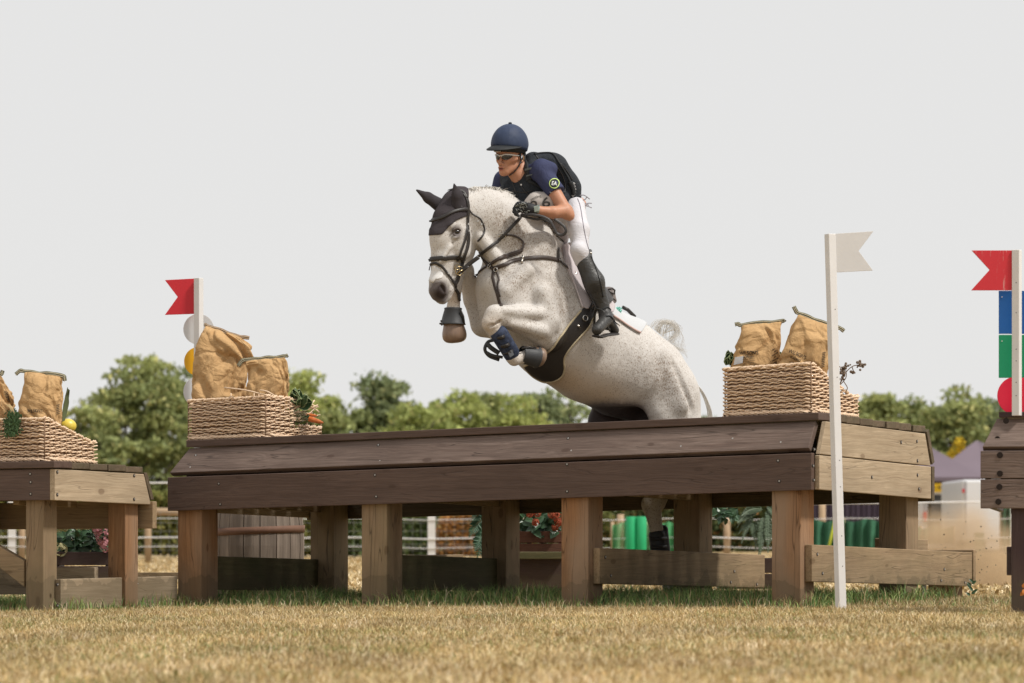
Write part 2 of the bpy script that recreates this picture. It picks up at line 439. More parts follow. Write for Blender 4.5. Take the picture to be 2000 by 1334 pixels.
for px, ys in ((430, (945, 985)), (735, (928, 970)), (1110, (907, 960)), (1520, (900, 940))):
    for y in ys: screw(lo, main.front(px + random.uniform(-3, 3), y, 0), -V_)
nup = (main.T(0, .006, ZM) - main.T(0, .105, ZT)).cross(U_).normalized()
if nup.dot(V_) > 0: nup = -nup
for px, t in ((375, .25), (378, .7), (746, .2), (733, .8), (1118, .3), (1105, .75), (1332, .3), (1430, .5), (1527, .3)):
    u = main.u_of(px, .05); p = main.T(u, .006 + .099 * t, ZM + .016 + (ZT - ZM - .016) * t)
    screw(up, p, nup)
# black board added behind the two front planks, painted shade for their gap
fplank(main, 'dark_gap_backing', 0.05, LU - 0.05, 0.135, ZM - 0.06, 0.135, ZM + 0.09, M['hole'], jt)
# top: boards along u
nb = 8; v = 0.085
for i in range(nb):
    w = (WV - 0.17) / nb
    m_ = M['paint'] if i == 0 else M['cap']
    j = random.uniform(-.012, .012) if i else 0
    a, b = T(-0.004 + j, v, ZT + 0.004), T(LU - 0.085 + j, v, ZT + 0.004)
    board('deck_board', a, b, V_, w - 0.008, Z, 0.04 + random.uniform(-.004, .004), m_, jt)
    v += w
# sides: two boards on the right end, mirrored on the left end
def side_outline(u, z0, z1, c0, c1):   # chamfered trapezoid
    return [T(u, c0, z0), T(u, WV - c0, z0), T(u, WV - c1, z1), T(u, c1, z1)]
for u, out_ in ((0.0, -1), (LU, 1)):
    s1 = board('side_plank', T(u, 0.045, ZB), T(u, WV, ZB), Z, .2, U_ * out_, 0.03, M['tan'], jt, poly=side_outline(u, ZB + 0.004, ZM - 0.012, 0.044, 0.044), label='lower pale side plank')
    if out_ > 0: continue
    s2 = board('side_plank', T(u, 0.045, ZM), T(u, WV, ZM), Z, .2, U_ * out_, 0.03, M['tan'], jt, poly=side_outline(u, ZM - 0.006, ZT - 0.002, 0.052, 0.135), label='upper pale side plank')
    if out_ < 0:
        for px, y in ((1588, 910), (1589, 938), (1703, 932), (1792, 928), (1795, 955)): screw(s1, main.side(px, y, -0.031), -U_)
        for px, y in ((1590, 878), (1760, 864), (1791, 862), (1792, 900)): screw(s2, main.side(px, y, -0.031), -U_)
# back planks
def bplank(z0, z1, va, vb, mat):
    a, b, c, d = T(-.035, va, z0), T(LU + .03, va, z0), T(LU + .03, vb, z1), T(-.035, vb, z1)
    n = (b - a).cross(d - a).normalized(); n = n if n.dot(V_) > 0 else -n
    board('back_plank', a, b, d - a, .2, n, 0.04, mat, jt, poly=[a, b, c, d])
bplank(ZB - 0.01, ZM - 0.01, WV - .04, WV - .04, M['cap'])
bplank(ZM, ZT + 0.01, WV - .035, WV - .125, M['cap'])
# posts
PS = 0.185
vf, vb = 0.046, WV - 0.045 - PS
fposts = [main.u_of(x, vf) - PS for x in (1507, 1096, 706, 347)]
for i, u in enumerate(fposts):
    post(main, u, vf, ZB + 0.10, PS, M['post'] if i != 2 else M['post_grey'], jt)
    mb_u = max(u, 0.0)
    board('cross_beam', T(u + .02, vf + PS + .002, ZB + .03), T(u + .02, vb - .002, ZB + .03), Z, .14, U_, .05, M['brace'], jt)
bposts = [main.u_of(x, vb) - PS for x in (1716, 1315, 940, 606)]
for u in bposts:
    post(main, u, vb, ZB + 0.10, PS, M['post_grey'], jt)
# long rails under the top (front and back)
# low braces along v at each front post's right face
for i, (u, v1, mm) in enumerate(((fposts[0], 2.48, M['brace']), (fposts[1], 2.35, M['brace']), (fposts[2], 1.68, M['mossy']), (fposts[3], 1.68, M['mossy']))):
    v0 = 0.10 if i < 2 else vf + PS + .01
    z1 = [0.375, 0.365, .33, .33][i]; z0 = z1 - 0.215
    uo = u - 0.003 if i < 2 else u + .09
    br = vboard(main, 'low_brace', uo, v0, v1, z0, z1, mm, jt, slope=-0.028, ground=True, thick=.045)
    if i < 2:
        for vv, zz in ((v0 + .07, z0 + .16), (v0 + .14, z0 + .05), (v1 - .45, z0 + .1), (v1 - .5, z0 + .03), (v1 - .12, z0 + .02)):
            screw(br, main.G(uo - .045, vv, zz - 0.028 * (vv - v0)), -U_)
# second brace, cap and stub behind the right end brace
u0 = fposts[0]
vboard(main, 'low_brace', u0 + .30, 1.75, 2.48, .19, .405, M['brace'], jt, slope=-0.02, ground=True)
a = main.G(u0 - .055, 2.485, .125); b = main.G(u0 + .5, 2.485, .125)
board('end_cap', a, b, Z, .2, V_, .04, M['brace'], jt)
post(main, u0 + .02, 2.24, .0, .16, M['post'], jt) if False else None
st = main
p_ = main.G(u0 + .0, 2.28)
mb = MB(); mb.box(main.G(u0 + .085, 2.36, .07), U_ * .08, V_ * .09, Z * .14)
mb.build('stub_post', M['post'], jt, bevel=.004, attrs={"wc": [(q.z, q.x, q.y) for q in mb.v]})
mb = MB(); mb.box(main.G(u0 - .01, 1.80, .05), U_ * .004, V_ * .03, Z * .12)
mb.build('steel_bracket', plain('galvanised_steel', (.22, .22, .21), .4, metal=.7), jt)
# loose planks lying low behind
vboard(main, 'low_brace', bposts[2] + .62, 1.2, 1.9, .12, .32, M['brace'], jt, ground=True)

# ---- left table
left = Frame(97, 21.6, 30, -0.004, -0.02)
lt = empty('jump_table', left.G(1, 0.6), 'smaller table jump at the left edge with a single brown front plank', 'jump')
_T = T; T = left.T
lz0, lz1 = CH + (HY - 977) / 324, CH + (HY - 916) / 324
WL = left.v_of(285, 0)
UL = 2.2
fplank(left, 'front_plank', 0.0, UL, 0, lz0, 0, lz1, M['paint'], lt)
lpl = [o for o in lt.children][-1]
for px, y in ((59, 926), (60, 942), (60, 965)): screw(lpl, left.front(px, y, 0), -left.V)
pl = [T(-.0, .0, lz0), T(0, WL, lz0), T(0, WL - .075, lz1), T(0, .0, lz1)]
sp = board('side_plank', pl[0], pl[1], Z, .2, -left.U, .04, M['tan'], lt, poly=pl, label='pale knotty side plank')
for px, y in ((112, 922), (112, 966), (262, 929), (262, 975)): screw(sp, left.side(px, y, -.041), -left.U)
v = -0.02; nb = 5
for i in range(nb):
    w = (WL - .06) / nb
    j = random.uniform(-.01, .01)
    board('deck_board', T(-.04 + j, v, lz1 + .006), T(UL, v, lz1 + .006), left.V, w - .007, Z, .038 + random.uniform(-.004, .004), M['paint'] if i == 0 else M['cap'], lt)
    v += w
a, b, c, d = T(-.04, WL, lz0 + .03), T(UL, WL, lz0 + .03), T(UL, WL - .075, lz1 + .01), T(-.04, WL - .075, lz1 + .01)
board('back_plank', a, b, d - a, .2, left.V, .035, M['cap'], lt, poly=[a, b, c, d])
board('back_plank', T(-.06, WL - .01, lz0 - .15), T(UL, WL - .01, lz0 - .15), Z, .17, left.V, .045, M['brace'], lt)
lps = 0.135
uf = left.u_of(47, .05) - lps * 1.0
uf = left.u_of(85, .05)
post(left, uf, .05, lz0 + .05, lps, M['post_grey'], lt)
post(left, left.u_of(0, .05) + .5, .05, lz0 + .05, lps, M['post_grey'], lt)
ub = left.u_of(245, WL - .2)
post(left, ub, WL - .2, lz0 + .02, lps, M['post'], lt)
post(left, ub + 1.1, WL - .2, lz0 + .02, lps, M['post'], lt)
bl = vboard(left, 'low_brace', uf - .002, .16, left.v_of(335, uf), .02, .205, M['tan'], lt, ground=True, slope=-.0)
for px, y in ((112, 1142), (112, 1183), (268, 1140), (267, 1183)): screw(bl, left.side(px, y, uf - .048), -left.U)
board('cross_beam', T(uf + .3, .2, lz0 - .02), T(uf + .3, WL - .2, lz0 - .02), Z, .1, left.U, .05, M['brace'], lt)
# diagonal brace and long back rail of the left table
a = left.front(-60, 1020, .06); b = left.front(46, 1146, .06)
board('diagonal_brace', left.front(-80, 1040, .07), left.front(47, 1133, .07), Z, .17, left.V, .045, M['brace'], lt,
      poly=[left.front(-80, 1046, .07), left.front(47, 1147, .07), left.front(47, 1095, .07), left.front(-80, 1022, .07)])
board('back_rail', left.G(uf + 1.6, WL - .25, .10), left.G(ub + .2, WL - .25, .10), Z, .17, left.V, .04, M['tan'], lt)
board('low_rail', P(268, 1131, 24.2), P(352, 1131, 24.2), Z, .045, left.V, .04, M['brace'], lt)
lw = MB()

# ---- right table
right = Frame(2160, 18.6, 12, 0.0, -0.02)
rt = empty('jump_table', right.G(.1, .5), 'dark brown table jump cut off by the right edge, with bolt holes in its planks', 'jump')
T = right.T
kk = F / 18.4
def zr(y): return CH + (HY - y) / (kk * 0.985)
ur = right.u_of(1915, 0)
for y0, y1, mt, v0, v1, du, holes in ((993, 936, M['paint_weathered'], 0, 0, 0, ((1952, 951), (1950, 980))),
                                  (934, 880, M['paint_weathered'], 0, 0, .0, ((1953, 889), (1953, 925))),
                                  (872, 815, M['paint_weathered'], .0, .09, -.07, ((1965, 822), (1948, 858)))):
    o = fplank(right, 'front_plank', 0, ur - (.01 if du else 0), v0, zr(y0), v1, zr(y1), mt, rt, 0, du)
    for px, y in holes:
        mb = MB(); mb.disc(right.front(px, y, -.001 + (0 if not du else .03)) , right.V, .016, -.003, 14); mb.build('bolt_hole', M['hole'], o)
board('deck_board', T(0, .07, zr(815) + .003), T(ur - .09, .07, zr(815) + .003), right.V, .9, Z, .03, M['paint_dark'], rt)
fplank(right, 'dark_gap_backing', 0, ur - .1, .05, zr(936), .05, zr(868), M['paint_dark'], rt)
board('side_plank', T(ur - .02, .05, zr(990)), T(ur - .02, .95, zr(990)), Z, zr(880) - zr(990), -right.U, .03, M['paint_dark'], rt)
post(right, right.u_of(1975, .05) - .2, .05, zr(990), .2, M['paint_dark'], rt)
board('low_brace', right.G(right.u_of(1966, .1) , .1, .21), right.G(right.u_of(1966, .1) - .3, .1, .21), Z, .15, right.V, .045, M['paint_dark'], rt)
board('cross_beam', T(ur - .15, .1, zr(1003)), T(0, .5, zr(1003)), Z, .06, right.V, .05, M['cap'], rt)
T = main.T
xs_, ys_, hs_, ws_, ls_, cs_ = [], [], [], [], [], []
for fr, a, b, n, hm in ((main, -.12, 4.7, 46000, .12), (left, -.1, 2.2, 13000, .10), (main, -1.0, -.12, 9000, .055), (main, -3.0, -1.0, 9000, .045)):
    x, y, v = table_grass(fr, a, b, -.32, 1.9, n, hm)
    d = np.clip((v + .32) / .5, 0, 1)
    pn = noise2(x + 3, y, 3.5)
    h = 1.45 * hm * (.20 + .80 * d) * (np.random.rand(n) ** 1.4 * .75 + .3) * (.55 + .6 * pn)
    keep = np.random.rand(n) < (.3 + .7 * d)
    mixg = np.random.rand(n) < ((.25 + .6 * d) * (1 if a > -.5 else .35))
    c = np.where(mixg[:, None], pick(GREEN, n) * 1.25, pick(STRAW, n) * .8)
    for l, q in zip((xs_, ys_, hs_, ws_, ls_, cs_), (x, y, h, np.random.uniform(.004, .0065, n), np.random.uniform(.1, .9, n), c)): l.append(q[keep])
blades('green_grass', *[np.concatenate(l) for l in (xs_, ys_, hs_, ws_, ls_, cs_)], label='longer green grass growing round the posts under the tables')
# field behind, out to the fence
n = 70000
Y = 24 + (72 - 24) * np.random.rand(n) ** 1.3
X = (np.random.rand(n) - .5) * 2 * (Y * 1080 / F)
blades('field_grass', X, Y, np.random.uniform(.03, .08, n), np.random.uniform(.012, .03, n), np.random.uniform(.2, 1.2, n), pick(STRAW, n) * 1.05, 'pale dry grass of the field behind the jumps')
# ================================================================= implicit surfaces -> one continuous mesh
class SDF:
    def __init__(s, h): s.h = h; s.p = []
    def cap(s, a, b, ra, rb, q=1.0, n=None, k=0.03, sub=False):
        s.p.append((np.array(a, float), np.array(b, float), ra, rb, q, None if n is None else np.array(n, float), k, sub)); return s
    def box_of(s, pr, pad):
        a, b, ra, rb = pr[:4]; r = max(ra, rb) * max(1, pr[4]) + pad
        return np.minimum(a, b) - r, np.maximum(a, b) + r
    def grid(s):
        lo = np.min([s.box_of(p, .03)[0] for p in s.p if not p[7]], 0); hi = np.max([s.box_of(p, .03)[1] for p in s.p if not p[7]], 0)
        n = np.ceil((hi - lo) / s.h).astype(int) + 1
        f = np.full(n, 1.0, dtype=np.float32)
        for pr in s.p:
            a, b, ra, rb, q, nn, k, sub = pr
            l, u = s.box_of(pr, k + 3 * s.h)
            i0 = np.maximum(np.floor((l - lo) / s.h).astype(int), 0); i1 = np.minimum(np.ceil((u - lo) / s.h).astype(int) + 1, n)
            if np.any(i1 <= i0): continue
            ax = [lo[d] + s.h * np.arange(i0[d], i1[d]) for d in range(3)]
            X, Yv, Zv = np.meshgrid(*ax, indexing='ij')
            if nn is not None and q != 1.0:
                m = (1 / q - 1); dn = (X * nn[0] + Yv * nn[1] + Zv * nn[2]) * m
                X = X + nn[0] * dn; Yv = Yv + nn[1] * dn; Zv = Zv + nn[2] * dn
                a = a + nn * (a @ nn) * m; b = b + nn * (b @ nn) * m
            ba = b - a; L2 = max(ba @ ba, 1e-12)
            t = np.clip(((X - a[0]) * ba[0] + (Yv - a[1]) * ba[1] + (Zv - a[2]) * ba[2]) / L2, 0, 1)
            d = np.sqrt((X - a[0] - ba[0] * t) ** 2 + (Yv - a[1] - ba[1] * t) ** 2 + (Zv - a[2] - ba[2] * t) ** 2) - (ra + (rb - ra) * t)
            sl = tuple(slice(i0[j], i1[j]) for j in range(3)); g = f[sl]
            if sub:
                d = -d; h = np.clip(.5 - .5 * (g - d) / k, 0, 1); f[sl] = g + (d - g) * h + k * h * (1 - h)
            else:
                h = np.clip(.5 + .5 * (g - d) / k, 0, 1); f[sl] = g + (d - g) * h - k * h * (1 - h)
        return f, lo
    def surf(s, clip=None, smooth=2):
        f, lo = s.grid(); h = s.h
        if clip is not None:
            n = f.shape; X, Yv, Zv = np.meshgrid(*[lo[d] + h * np.arange(n[d]) for d in range(3)], indexing='ij')
            f = np.maximum(f, clip(X, Yv, Zv))
        inside = f < 0; n = np.array(f.shape)
        acc = np.zeros((*(n - 1), 3), dtype=np.float32); cnt = np.zeros(n - 1, dtype=np.float32); edges = []
        for ax in range(3):
            A = np.moveaxis(f, ax, 0); I = np.moveaxis(inside, ax, 0)
            sc = I[:-1] != I[1:]; idx = np.argwhere(sc)
            va, vb_ = A[:-1][sc], A[1:][sc]; t = va / (va - vb_)
            o = [d for d in range(3) if d != ax]
            pos = np.zeros((len(idx), 3), dtype=np.float32); ijk = np.zeros((len(idx), 3), dtype=int)
            ijk[:, ax] = idx[:, 0]; ijk[:, o[0]] = idx[:, 1]; ijk[:, o[1]] = idx[:, 2]
            pos[:] = ijk; pos[:, ax] += t
            ok = np.ones(len(idx), bool)
            for d in o: ok &= (ijk[:, d] > 0) & (ijk[:, d] < n[d] - 1)
            ijk, pos = ijk[ok], pos[ok]; neg = I[:-1][sc][ok]
            cells = []
            for da, db in ((0, 0), (-1, 0), (-1, -1), (0, -1)):
                c = ijk.copy(); c[:, o[0]] += da; c[:, o[1]] += db; cells.append(c)
                np.add.at(acc, (c[:, 0], c[:, 1], c[:, 2]), pos); np.add.at(cnt, (c[:, 0], c[:, 1], c[:, 2]), 1)
            edges.append((cells, neg, ax))
        act = cnt > 0; vid = np.full(cnt.shape, -1); vid[act] = np.arange(act.sum())
        V = acc[act] / cnt[act][:, None] * h + lo; Q = []
        for cells, neg, ax in edges:
            q = np.stack([vid[c[:, 0], c[:, 1], c[:, 2]] for c in cells], 1)
            flip = neg if ax != 1 else ~neg
            q[~flip] = q[~flip][:, ::-1]; Q.append(q)
        Q = np.concatenate(Q)
        for _ in range(smooth):
            for lam in (.5, -.45):
                S = np.zeros_like(V); c = np.zeros(len(V))
                for i in range(4):
                    a, b = Q[:, i], Q[:, (i + 1) % 4]
                    np.add.at(S, a, V[b]); np.add.at(S, b, V[a]); np.add.at(c, a, 1); np.add.at(c, b, 1)
                V = V + lam * (S / c[:, None] - V)
        return Surf(V.astype(np.float64), Q)
class Surf:
    def __init__(s, V, Q):
        s.V, s.Q = V, Q
        fn = np.cross(V[Q[:, 2]] - V[Q[:, 0]], V[Q[:, 3]] - V[Q[:, 1]])
        # outward = away from the volume; fix global sign by signed volume
        vol = np.einsum('ij,ij->i', V[Q].mean(1) - V.mean(0), fn).sum()
        if vol < 0: s.Q = Q[:, ::-1]; fn = -fn
        s.fn = fn; Nn = np.zeros_like(V)
        for i in range(4): np.add.at(Nn, s.Q[:, i], fn)
        s.N = Nn / (np.linalg.norm(Nn, axis=1)[:, None] + 1e-12)
        s.px = CX + F * V[:, 0] / V[:, 1]; s.py = HY - F * (V[:, 2] - CH) / V[:, 1]
        s._b = None
    def bvh(s):
        if s._b is None: s._b = BVHTree.FromPolygons([Vector(v) for v in s.V], [tuple(q) for q in s.Q.tolist()])
        return s._b
    def obj(s, name, mat, parent, attrs=None): return fast_mesh(name, s.V, [s.Q], mat, parent, True, attrs)
    def shell(s, name, fmask, off, mat, parent, inner=-0.004, bsm=8, puff=0.0):
        """a garment: the faces in fmask lifted off the skin by `off`, with thickness"""
        Q = s.Q[fmask]; used = np.unique(Q); mp = np.full(len(s.V), -1); mp[used] = np.arange(len(used)); Q = mp[Q]
        V = s.V[used].copy(); Nn = s.N[used]
        e = np.concatenate([Q[:, [i, (i + 1) % 4]] for i in range(4)]); key = np.sort(e, 1)
        u, inv, c = np.unique(key, axis=0, return_inverse=True, return_counts=True); inv = inv.ravel()
        be = e[c[inv] == 1]
        bv = np.unique(be)
        for _ in range(bsm):
            S = np.zeros_like(V); k = np.zeros(len(V))
            np.add.at(S, be[:, 0], V[be[:, 1]]); np.add.at(S, be[:, 1], V[be[:, 0]]); np.add.at(k, be[:, 0], 1); np.add.at(k, be[:, 1], 1)
            V[bv] = V[bv] * .5 + .5 * S[bv] / k[bv][:, None]
        m = len(V); O = V + Nn * off; I = V + Nn * inner
        sides = np.stack([be[:, 1], be[:, 0], be[:, 0] + m, be[:, 1] + m], 1)
        return fast_mesh(name, np.concatenate([O, I]), [np.concatenate([Q, Q[:, ::-1] + m, sides])], mat, parent, True)
    def faces_in(s, poly, cond=None):
        c = s.V[s.Q].mean(1); px = CX + F * c[:, 0] / c[:, 1]; py = HY - F * (c[:, 2] - CH) / c[:, 1]
        ins = inpoly(px, py, poly)
        return ins if cond is None else ins & cond(c, s.fn)
def inpoly(x, y, poly):
    r = np.zeros(len(x), bool); j = len(poly) - 1
    for i in range(len(poly)):
        xi, yi = poly[i]; xj, yj = poly[j]
        c = ((yi > y) != (yj > y)); r ^= c & (x < (xj - xi) * (y - yi) / ((yj - yi) or 1e-9) + xi); j = i
    return r
def cast(surfs, px, py):
    d = (P(px, py, 10) - EYE).normalized(); best = None
    for s in surfs:
        loc, nr, i, dist = s.bvh().ray_cast(EYE, d)
        if loc is not None and (best is None or dist < best[2]):
            if nr.dot(d) > 0: nr = -nr
            best = (loc, nr, dist)
    return best
def strap(mb, surfs, pts, wpx, thick=0.004, off=0.004, dens=6, round_=False):
    """leather strap laid over the surfaces along picture-traced points; a third number fixes the distance where it hangs free"""
    has = [len(p) == 3 for p in pts]
    d2 = spline([(p[0], p[1], (p[2] if len(p) == 3 else -1)) for p in pts], dens) if len(pts) > 2 else [Vector((pts[0][0] + (pts[1][0] - pts[0][0]) * t / 6, pts[0][1] + (pts[1][1] - pts[0][1]) * t / 6, (pts[0][2] + (pts[1][2] - pts[0][2]) * t / 6) if all(has) else -1)) for t in range(7)]
    P3, Nr = [], []
    for i, q in enumerate(d2):
        seg = min(i // dens, len(pts) - 2) if len(pts) > 2 else 0
        if has[seg] and has[min(seg + 1, len(pts) - 1)]:
            P3.append(P(q[0], q[1], q[2])); Nr.append(Vector((0, -1, 0.1))); continue
        h = cast(surfs, q[0], q[1])
        if h is None: P3.append(None); Nr.append(None)
        else: P3.append(h[0] + h[1] * off); Nr.append(h[1])
    ok = [i for i, p in enumerate(P3) if p is not None]
    if not ok: return
    for i in range(len(P3)):
        if P3[i] is None:
            a = max([j for j in ok if j < i], default=ok[0]); b = min([j for j in ok if j > i], default=ok[-1])
            Ya = P3[a].y; Yb = P3[b].y; t = 0 if a == b else (i - a) / (b - a)
            P3[i] = P(d2[i][0], d2[i][1], Ya + (Yb - Ya) * t); Nr[i] = Nr[a].lerp(Nr[b], t)
    # relax the depth so the strap does not follow every bump
    Ys = [p.y for p in P3]
    for _ in range(2): Ys = [Ys[0]] + [min(Ys[i], .25 * Ys[i - 1] + .5 * Ys[i] + .25 * Ys[i + 1]) for i in range(1, len(Ys) - 1)] + [Ys[-1]]
    P3 = [EYE + (p - EYE) * (y / p.y) for p, y in zip(P3, Ys)]
    for _ in range(2): Nr = [Nr[0]] + [(Nr[i - 1] + Nr[i] + Nr[i + 1]).normalized() for i in range(1, len(Nr) - 1)] + [Nr[-1]]
    w = wpx * P3[len(P3) // 2].y / F / 2
    if round_: mb.tube(P3, w, 8)
    else: mb.tube(P3, 1.0, 8, flat=(thick / 2 * 1.3, w * 1.08), nrm=Nr)
    return P3
# ================================================================= the horse
HN = Vector((0.5, -0.866, 0)).normalized()               # toward the near side
HP0 = P(930, HY, 22.35)
def Ph(px, py, d=0.0): return onplane(px, py, HP0 + HN * d, HN)
KH = 312.0
NH = Vector((0.62, -0.785, 0)).normalized()
HD0 = Ph(905, 400)
def Pe(px, py, d=0.0): return onplane(px, py, HD0 + NH * d, NH)
hs = SDF(0.0085)
def hc(x1, y1, r1, x2, y2, r2, d1=0.0, d2=None, q=1.0, k=.03, sub=False, pf=None, n=None):
    pf = pf or Ph; d2 = d1 if d2 is None else d2
    hs.cap(pf(x1, y1, d1), pf(x2, y2, d2), r1 / KH, r2 / KH, q, n or (HN if pf is Ph else NH), k, sub)
# trunk
hc(1040, 587, 113, 1094, 638, 110, q=.74, k=.06)
hc(1094, 638, 110, 1150, 688, 96, q=.80, k=.06)
hc(1150, 688, 96, 1217, 719, 95, q=.85, k=.06)
hc(1217, 719, 96, 1262, 738, 81, q=.92, k=.06)
hc(1262, 738, 81, 1292, 788, 77, q=1.0, k=.05)
# croup halves and buttocks
for d in (-.15, .14): hc(1255, 730, 66, 1305, 765, 62, d, q=.8, k=.06)
# thighs, gaskins, hocks: near hind stretched back to the ground
hc(1303, 790, 70, 1325, 850, 56, .16, q=.62, k=.05)
hc(1325, 850, 52, 1300, 930, 30, .18, q=.7, k=.04)
hc(1300, 930, 27, 1273, 985, 21, .18, q=.8, k=.03)
hc(1306, 925, 14, 1290, 985, 10, .18, k=.02)
hc(1273, 985, 20, 1282, 1035, 13, .18, q=.8, k=.02)
hc(1282, 1035, 13, 1290, 1085, 12.5, .18, k=.02)
hc(1290, 1085, 14, 1300, 1112, 12, .18, k=.02)
hc(1300, 1112, 13, 1310, 1150, 15, .18, k=.02)
# far hind, hock further right behind the post
hc(1235, 765, 62, 1192, 828, 50, -.16, q=.6, k=.05)
hc(1205, 840, 46, 1290, 915, 30, -.18, q=.6, k=.05)
hc(1290, 915, 28, 1335, 985, 20, -.18, q=.8, k=.03)
hc(1335, 985, 18, 1345, 1080, 12, -.18, k=.02)
hc(1345, 1080, 14, 1352, 1145, 14, -.18, k=.02)
# flank fold and belly skin
hc(1268, 778, 14, 1290, 815, 10, .2, .23, k=.05)
hc(1215, 790, 20, 1245, 803, 18, .0, k=.05)
hc(1178, 826, 26, 1258, 812, 22, .13, q=1, k=.035, sub=True)
# neck
hc(905, 412, 42, 945, 428, 56, q=.62, k=.04)
hc(945, 428, 56, 982, 448, 62, q=.6, k=.05)
hc(982, 448, 62, 1018, 508, 75, q=.60, k=.05)
hc(1018, 508, 74, 1043, 574, 102, q=.62, k=.06)
hc(930, 381, 10, 985, 392, 12, k=.05, q=.8); hc(985, 392, 12, 1055, 448, 16, k=.06, q=.8)      # crest
hc(1052, 456, 15, 1096, 494, 18, k=.06)                                    # withers
hc(940, 465, 12, 1000, 545, 16, .08, .15, k=.04)                          # jugular muscle
hc(960, 420, 30, 1010, 470, 34, .07, .10, k=.06, q=.6)
# chest and near shoulder
hc(985, 558, 56, 1010, 600, 74, -.02, q=1.0, k=.05)
hc(975, 556, 38, 990, 600, 40, -.10, k=.05)
hc(970, 556, 30, 1000, 605, 36, .07, k=.05)
hc(1055, 490, 40, 1005, 585, 42, .14, .17, q=.55, k=.05)                  # scapula
hc(1060, 560, 48, 1062, 628, 44, .17, .20, q=.55, k=.05)                  # triceps
hc(1010, 585, 30, 1068, 650, 34, .17, .22, q=.8, k=.04)
# near forearm, level, folded at the knee
hc(1066, 650, 27, 1076, 661, 17, .25, q=.9, k=.03)                        # elbow point
hc(1058, 638, 37, 1008, 622, 25, .25, .27, q=.72, k=.025)
hc(1030, 612, 14, 975, 608, 11, .28, k=.03)
hc(1008, 622, 24, 968, 616, 19, .27, q=.85, k=.02)
hc(966, 615, 19, 958, 630, 17, .27, k=.02)
hc(958, 632, 15, 968, 645, 12.5, .27, k=.015)
hc(966, 645, 12.5, 1000, 694, 11.5, .27, k=.012)                          # cannon
hc(1000, 697, 13.5, 1004, 702, 13, .27, k=.012)                         # fetlock
hc(1006, 702, 10.5, 1032, 695, 13, .27, k=.012)
hc(1050, 613, 13, 985, 607, 7, .315, .315, q=1, k=.024)
hc(1058, 646, 15, 1000, 633, 6, .312, .315, q=1, k=.024)
hc(1046, 628, 3.5, 1000, 620, 2.5, .372, .352, k=.02, sub=True)
hc(1040, 606, 2.2, 980, 605, 1.6, .362, .345, k=.012, sub=True)
hc(1052, 640, 2.0, 1010, 630, 1.4, .370, .352, k=.012, sub=True)
hc(1100, 615, 6, 1095, 655, 7, .345, .335, k=.04, sub=True)
hc(1093, 655, 8, 1078, 690, 6, .33, .28, k=.03, sub=True)
hc(1050, 475, 6, 985, 540, 7, .235, .20, k=.045, sub=True)
hc(1030, 530, 14, 990, 570, 16, .22, .20, q=1, k=.03)
hc(1060, 575, 20, 1072, 625, 20, .265, .285, q=1, k=.05)
hc(1012, 588, 4, 1062, 596, 4, .335, .35, k=.02, sub=True)
hc(1240, 690, 8, 1262, 745, 9, .36, .36, k=.06, sub=True)
hc(1262, 745, 8, 1276, 800, 7, .345, .33, k=.04, sub=True)
hc(1290, 700, 20, 1330, 790, 22, .24, .26, q=1, k=.05)
hc(1318, 715, 5, 1350, 800, 5, .30, .30, k=.04, sub=True)
hc(953, 640, 3, 975, 627, 3, .31, k=.01, sub=True)
# far foreleg: elbow low, knee up behind the head, cannon down
hc(985, 640, 28, 944, 632, 25, -.16, -.20, q=.8, k=.035)
hc(944, 632, 26, 925, 585, 20, -.20, q=.85, k=.02)
hc(925, 585, 20, 908, 530, 15.5, -.20, -.17, q=.9, k=.02)
hc(908, 528, 18, 903, 515, 16, -.17, k=.02)
hc(900, 512, 15, 890, 560, 11.5, -.15, -.10, k=.015)
hc(889, 565, 13.5, 887, 583, 12, -.10, k=.012)
hc(887, 583, 11.5, 885, 606, 14, -.10, k=.012)
# head (turned a little more towards us)
H = dict(pf=Pe)
hc(893, 404, 33, 880, 432, 34, q=.85, k=.03, **H)
hc(880, 432, 33, 870, 468, 30, q=.88, k=.03, **H)
hc(869, 462, 32, 866, 508, 25, q=.74, k=.03, **H)
hc(866, 508, 24, 860, 548, 19.5, q=.80, k=.03, **H)
hc(900, 455, 30, 904, 485, 27, q=.70, k=.03, **H)       # jaw
hc(900, 460, 21, 903, 490, 18, .065, q=.6, k=.03, **H)  # masseter plates
hc(904, 492, 23, 886, 528, 17, q=.6, k=.03, **H)
hc(886, 528, 17, 874, 562, 14, q=.75, k=.03, **H)
hc(857, 553, 19.5, 855, 566, 17.5, q=.95, k=.025, **H)    # muzzle
hc(855, 568, 15.5, 861, 583, 10, q=1.0, k=.02, **H)
hc(873, 568, 13, 872, 579, 10, q=.9, k=.02, **H)        # chin
hc(862, 557, 8.5, 866, 570, 8, .036, q=.9, k=.010, **H)    # nostril flare
hc(850, 558, 10, 852, 572, 10, -.03, q=.8, k=.015, **H)
hc(884, 441, 9, 898, 444, 8, .085, q=.6, k=.02, **H)      # brow
hc(852, 446, 9, 846, 452, 8, -.075, q=.6, k=.02, **H)
hc(878, 482, 5, 860, 512, 3, .075, .06, k=.02, **H)       # facial crest
hc(896, 460, 4, 888, 464, 4, .095, k=.012, **H)
hc(893, 453, 7.5, 889, 453.5, 6.5, .12, .12, q=.9, k=.012, sub=True, **H)  # eye socket
hc(864, 558, 4.2, 868, 570, 2.6, .062, .060, q=1.6, k=.005, sub=True, **H)
hc(846, 560, 3.2, 846, 568, 2.2, -.052, -.05, q=1.6, k=.005, sub=True, **H)     # nostril
hc(862, 586, 1.8, 880, 573, 1.3, .045, .045, q=2.5, k=.006, sub=True, **H)
hc(850, 580, 6, 866, 588, 6, .0, q=1, k=.02, **H)       # mouth line
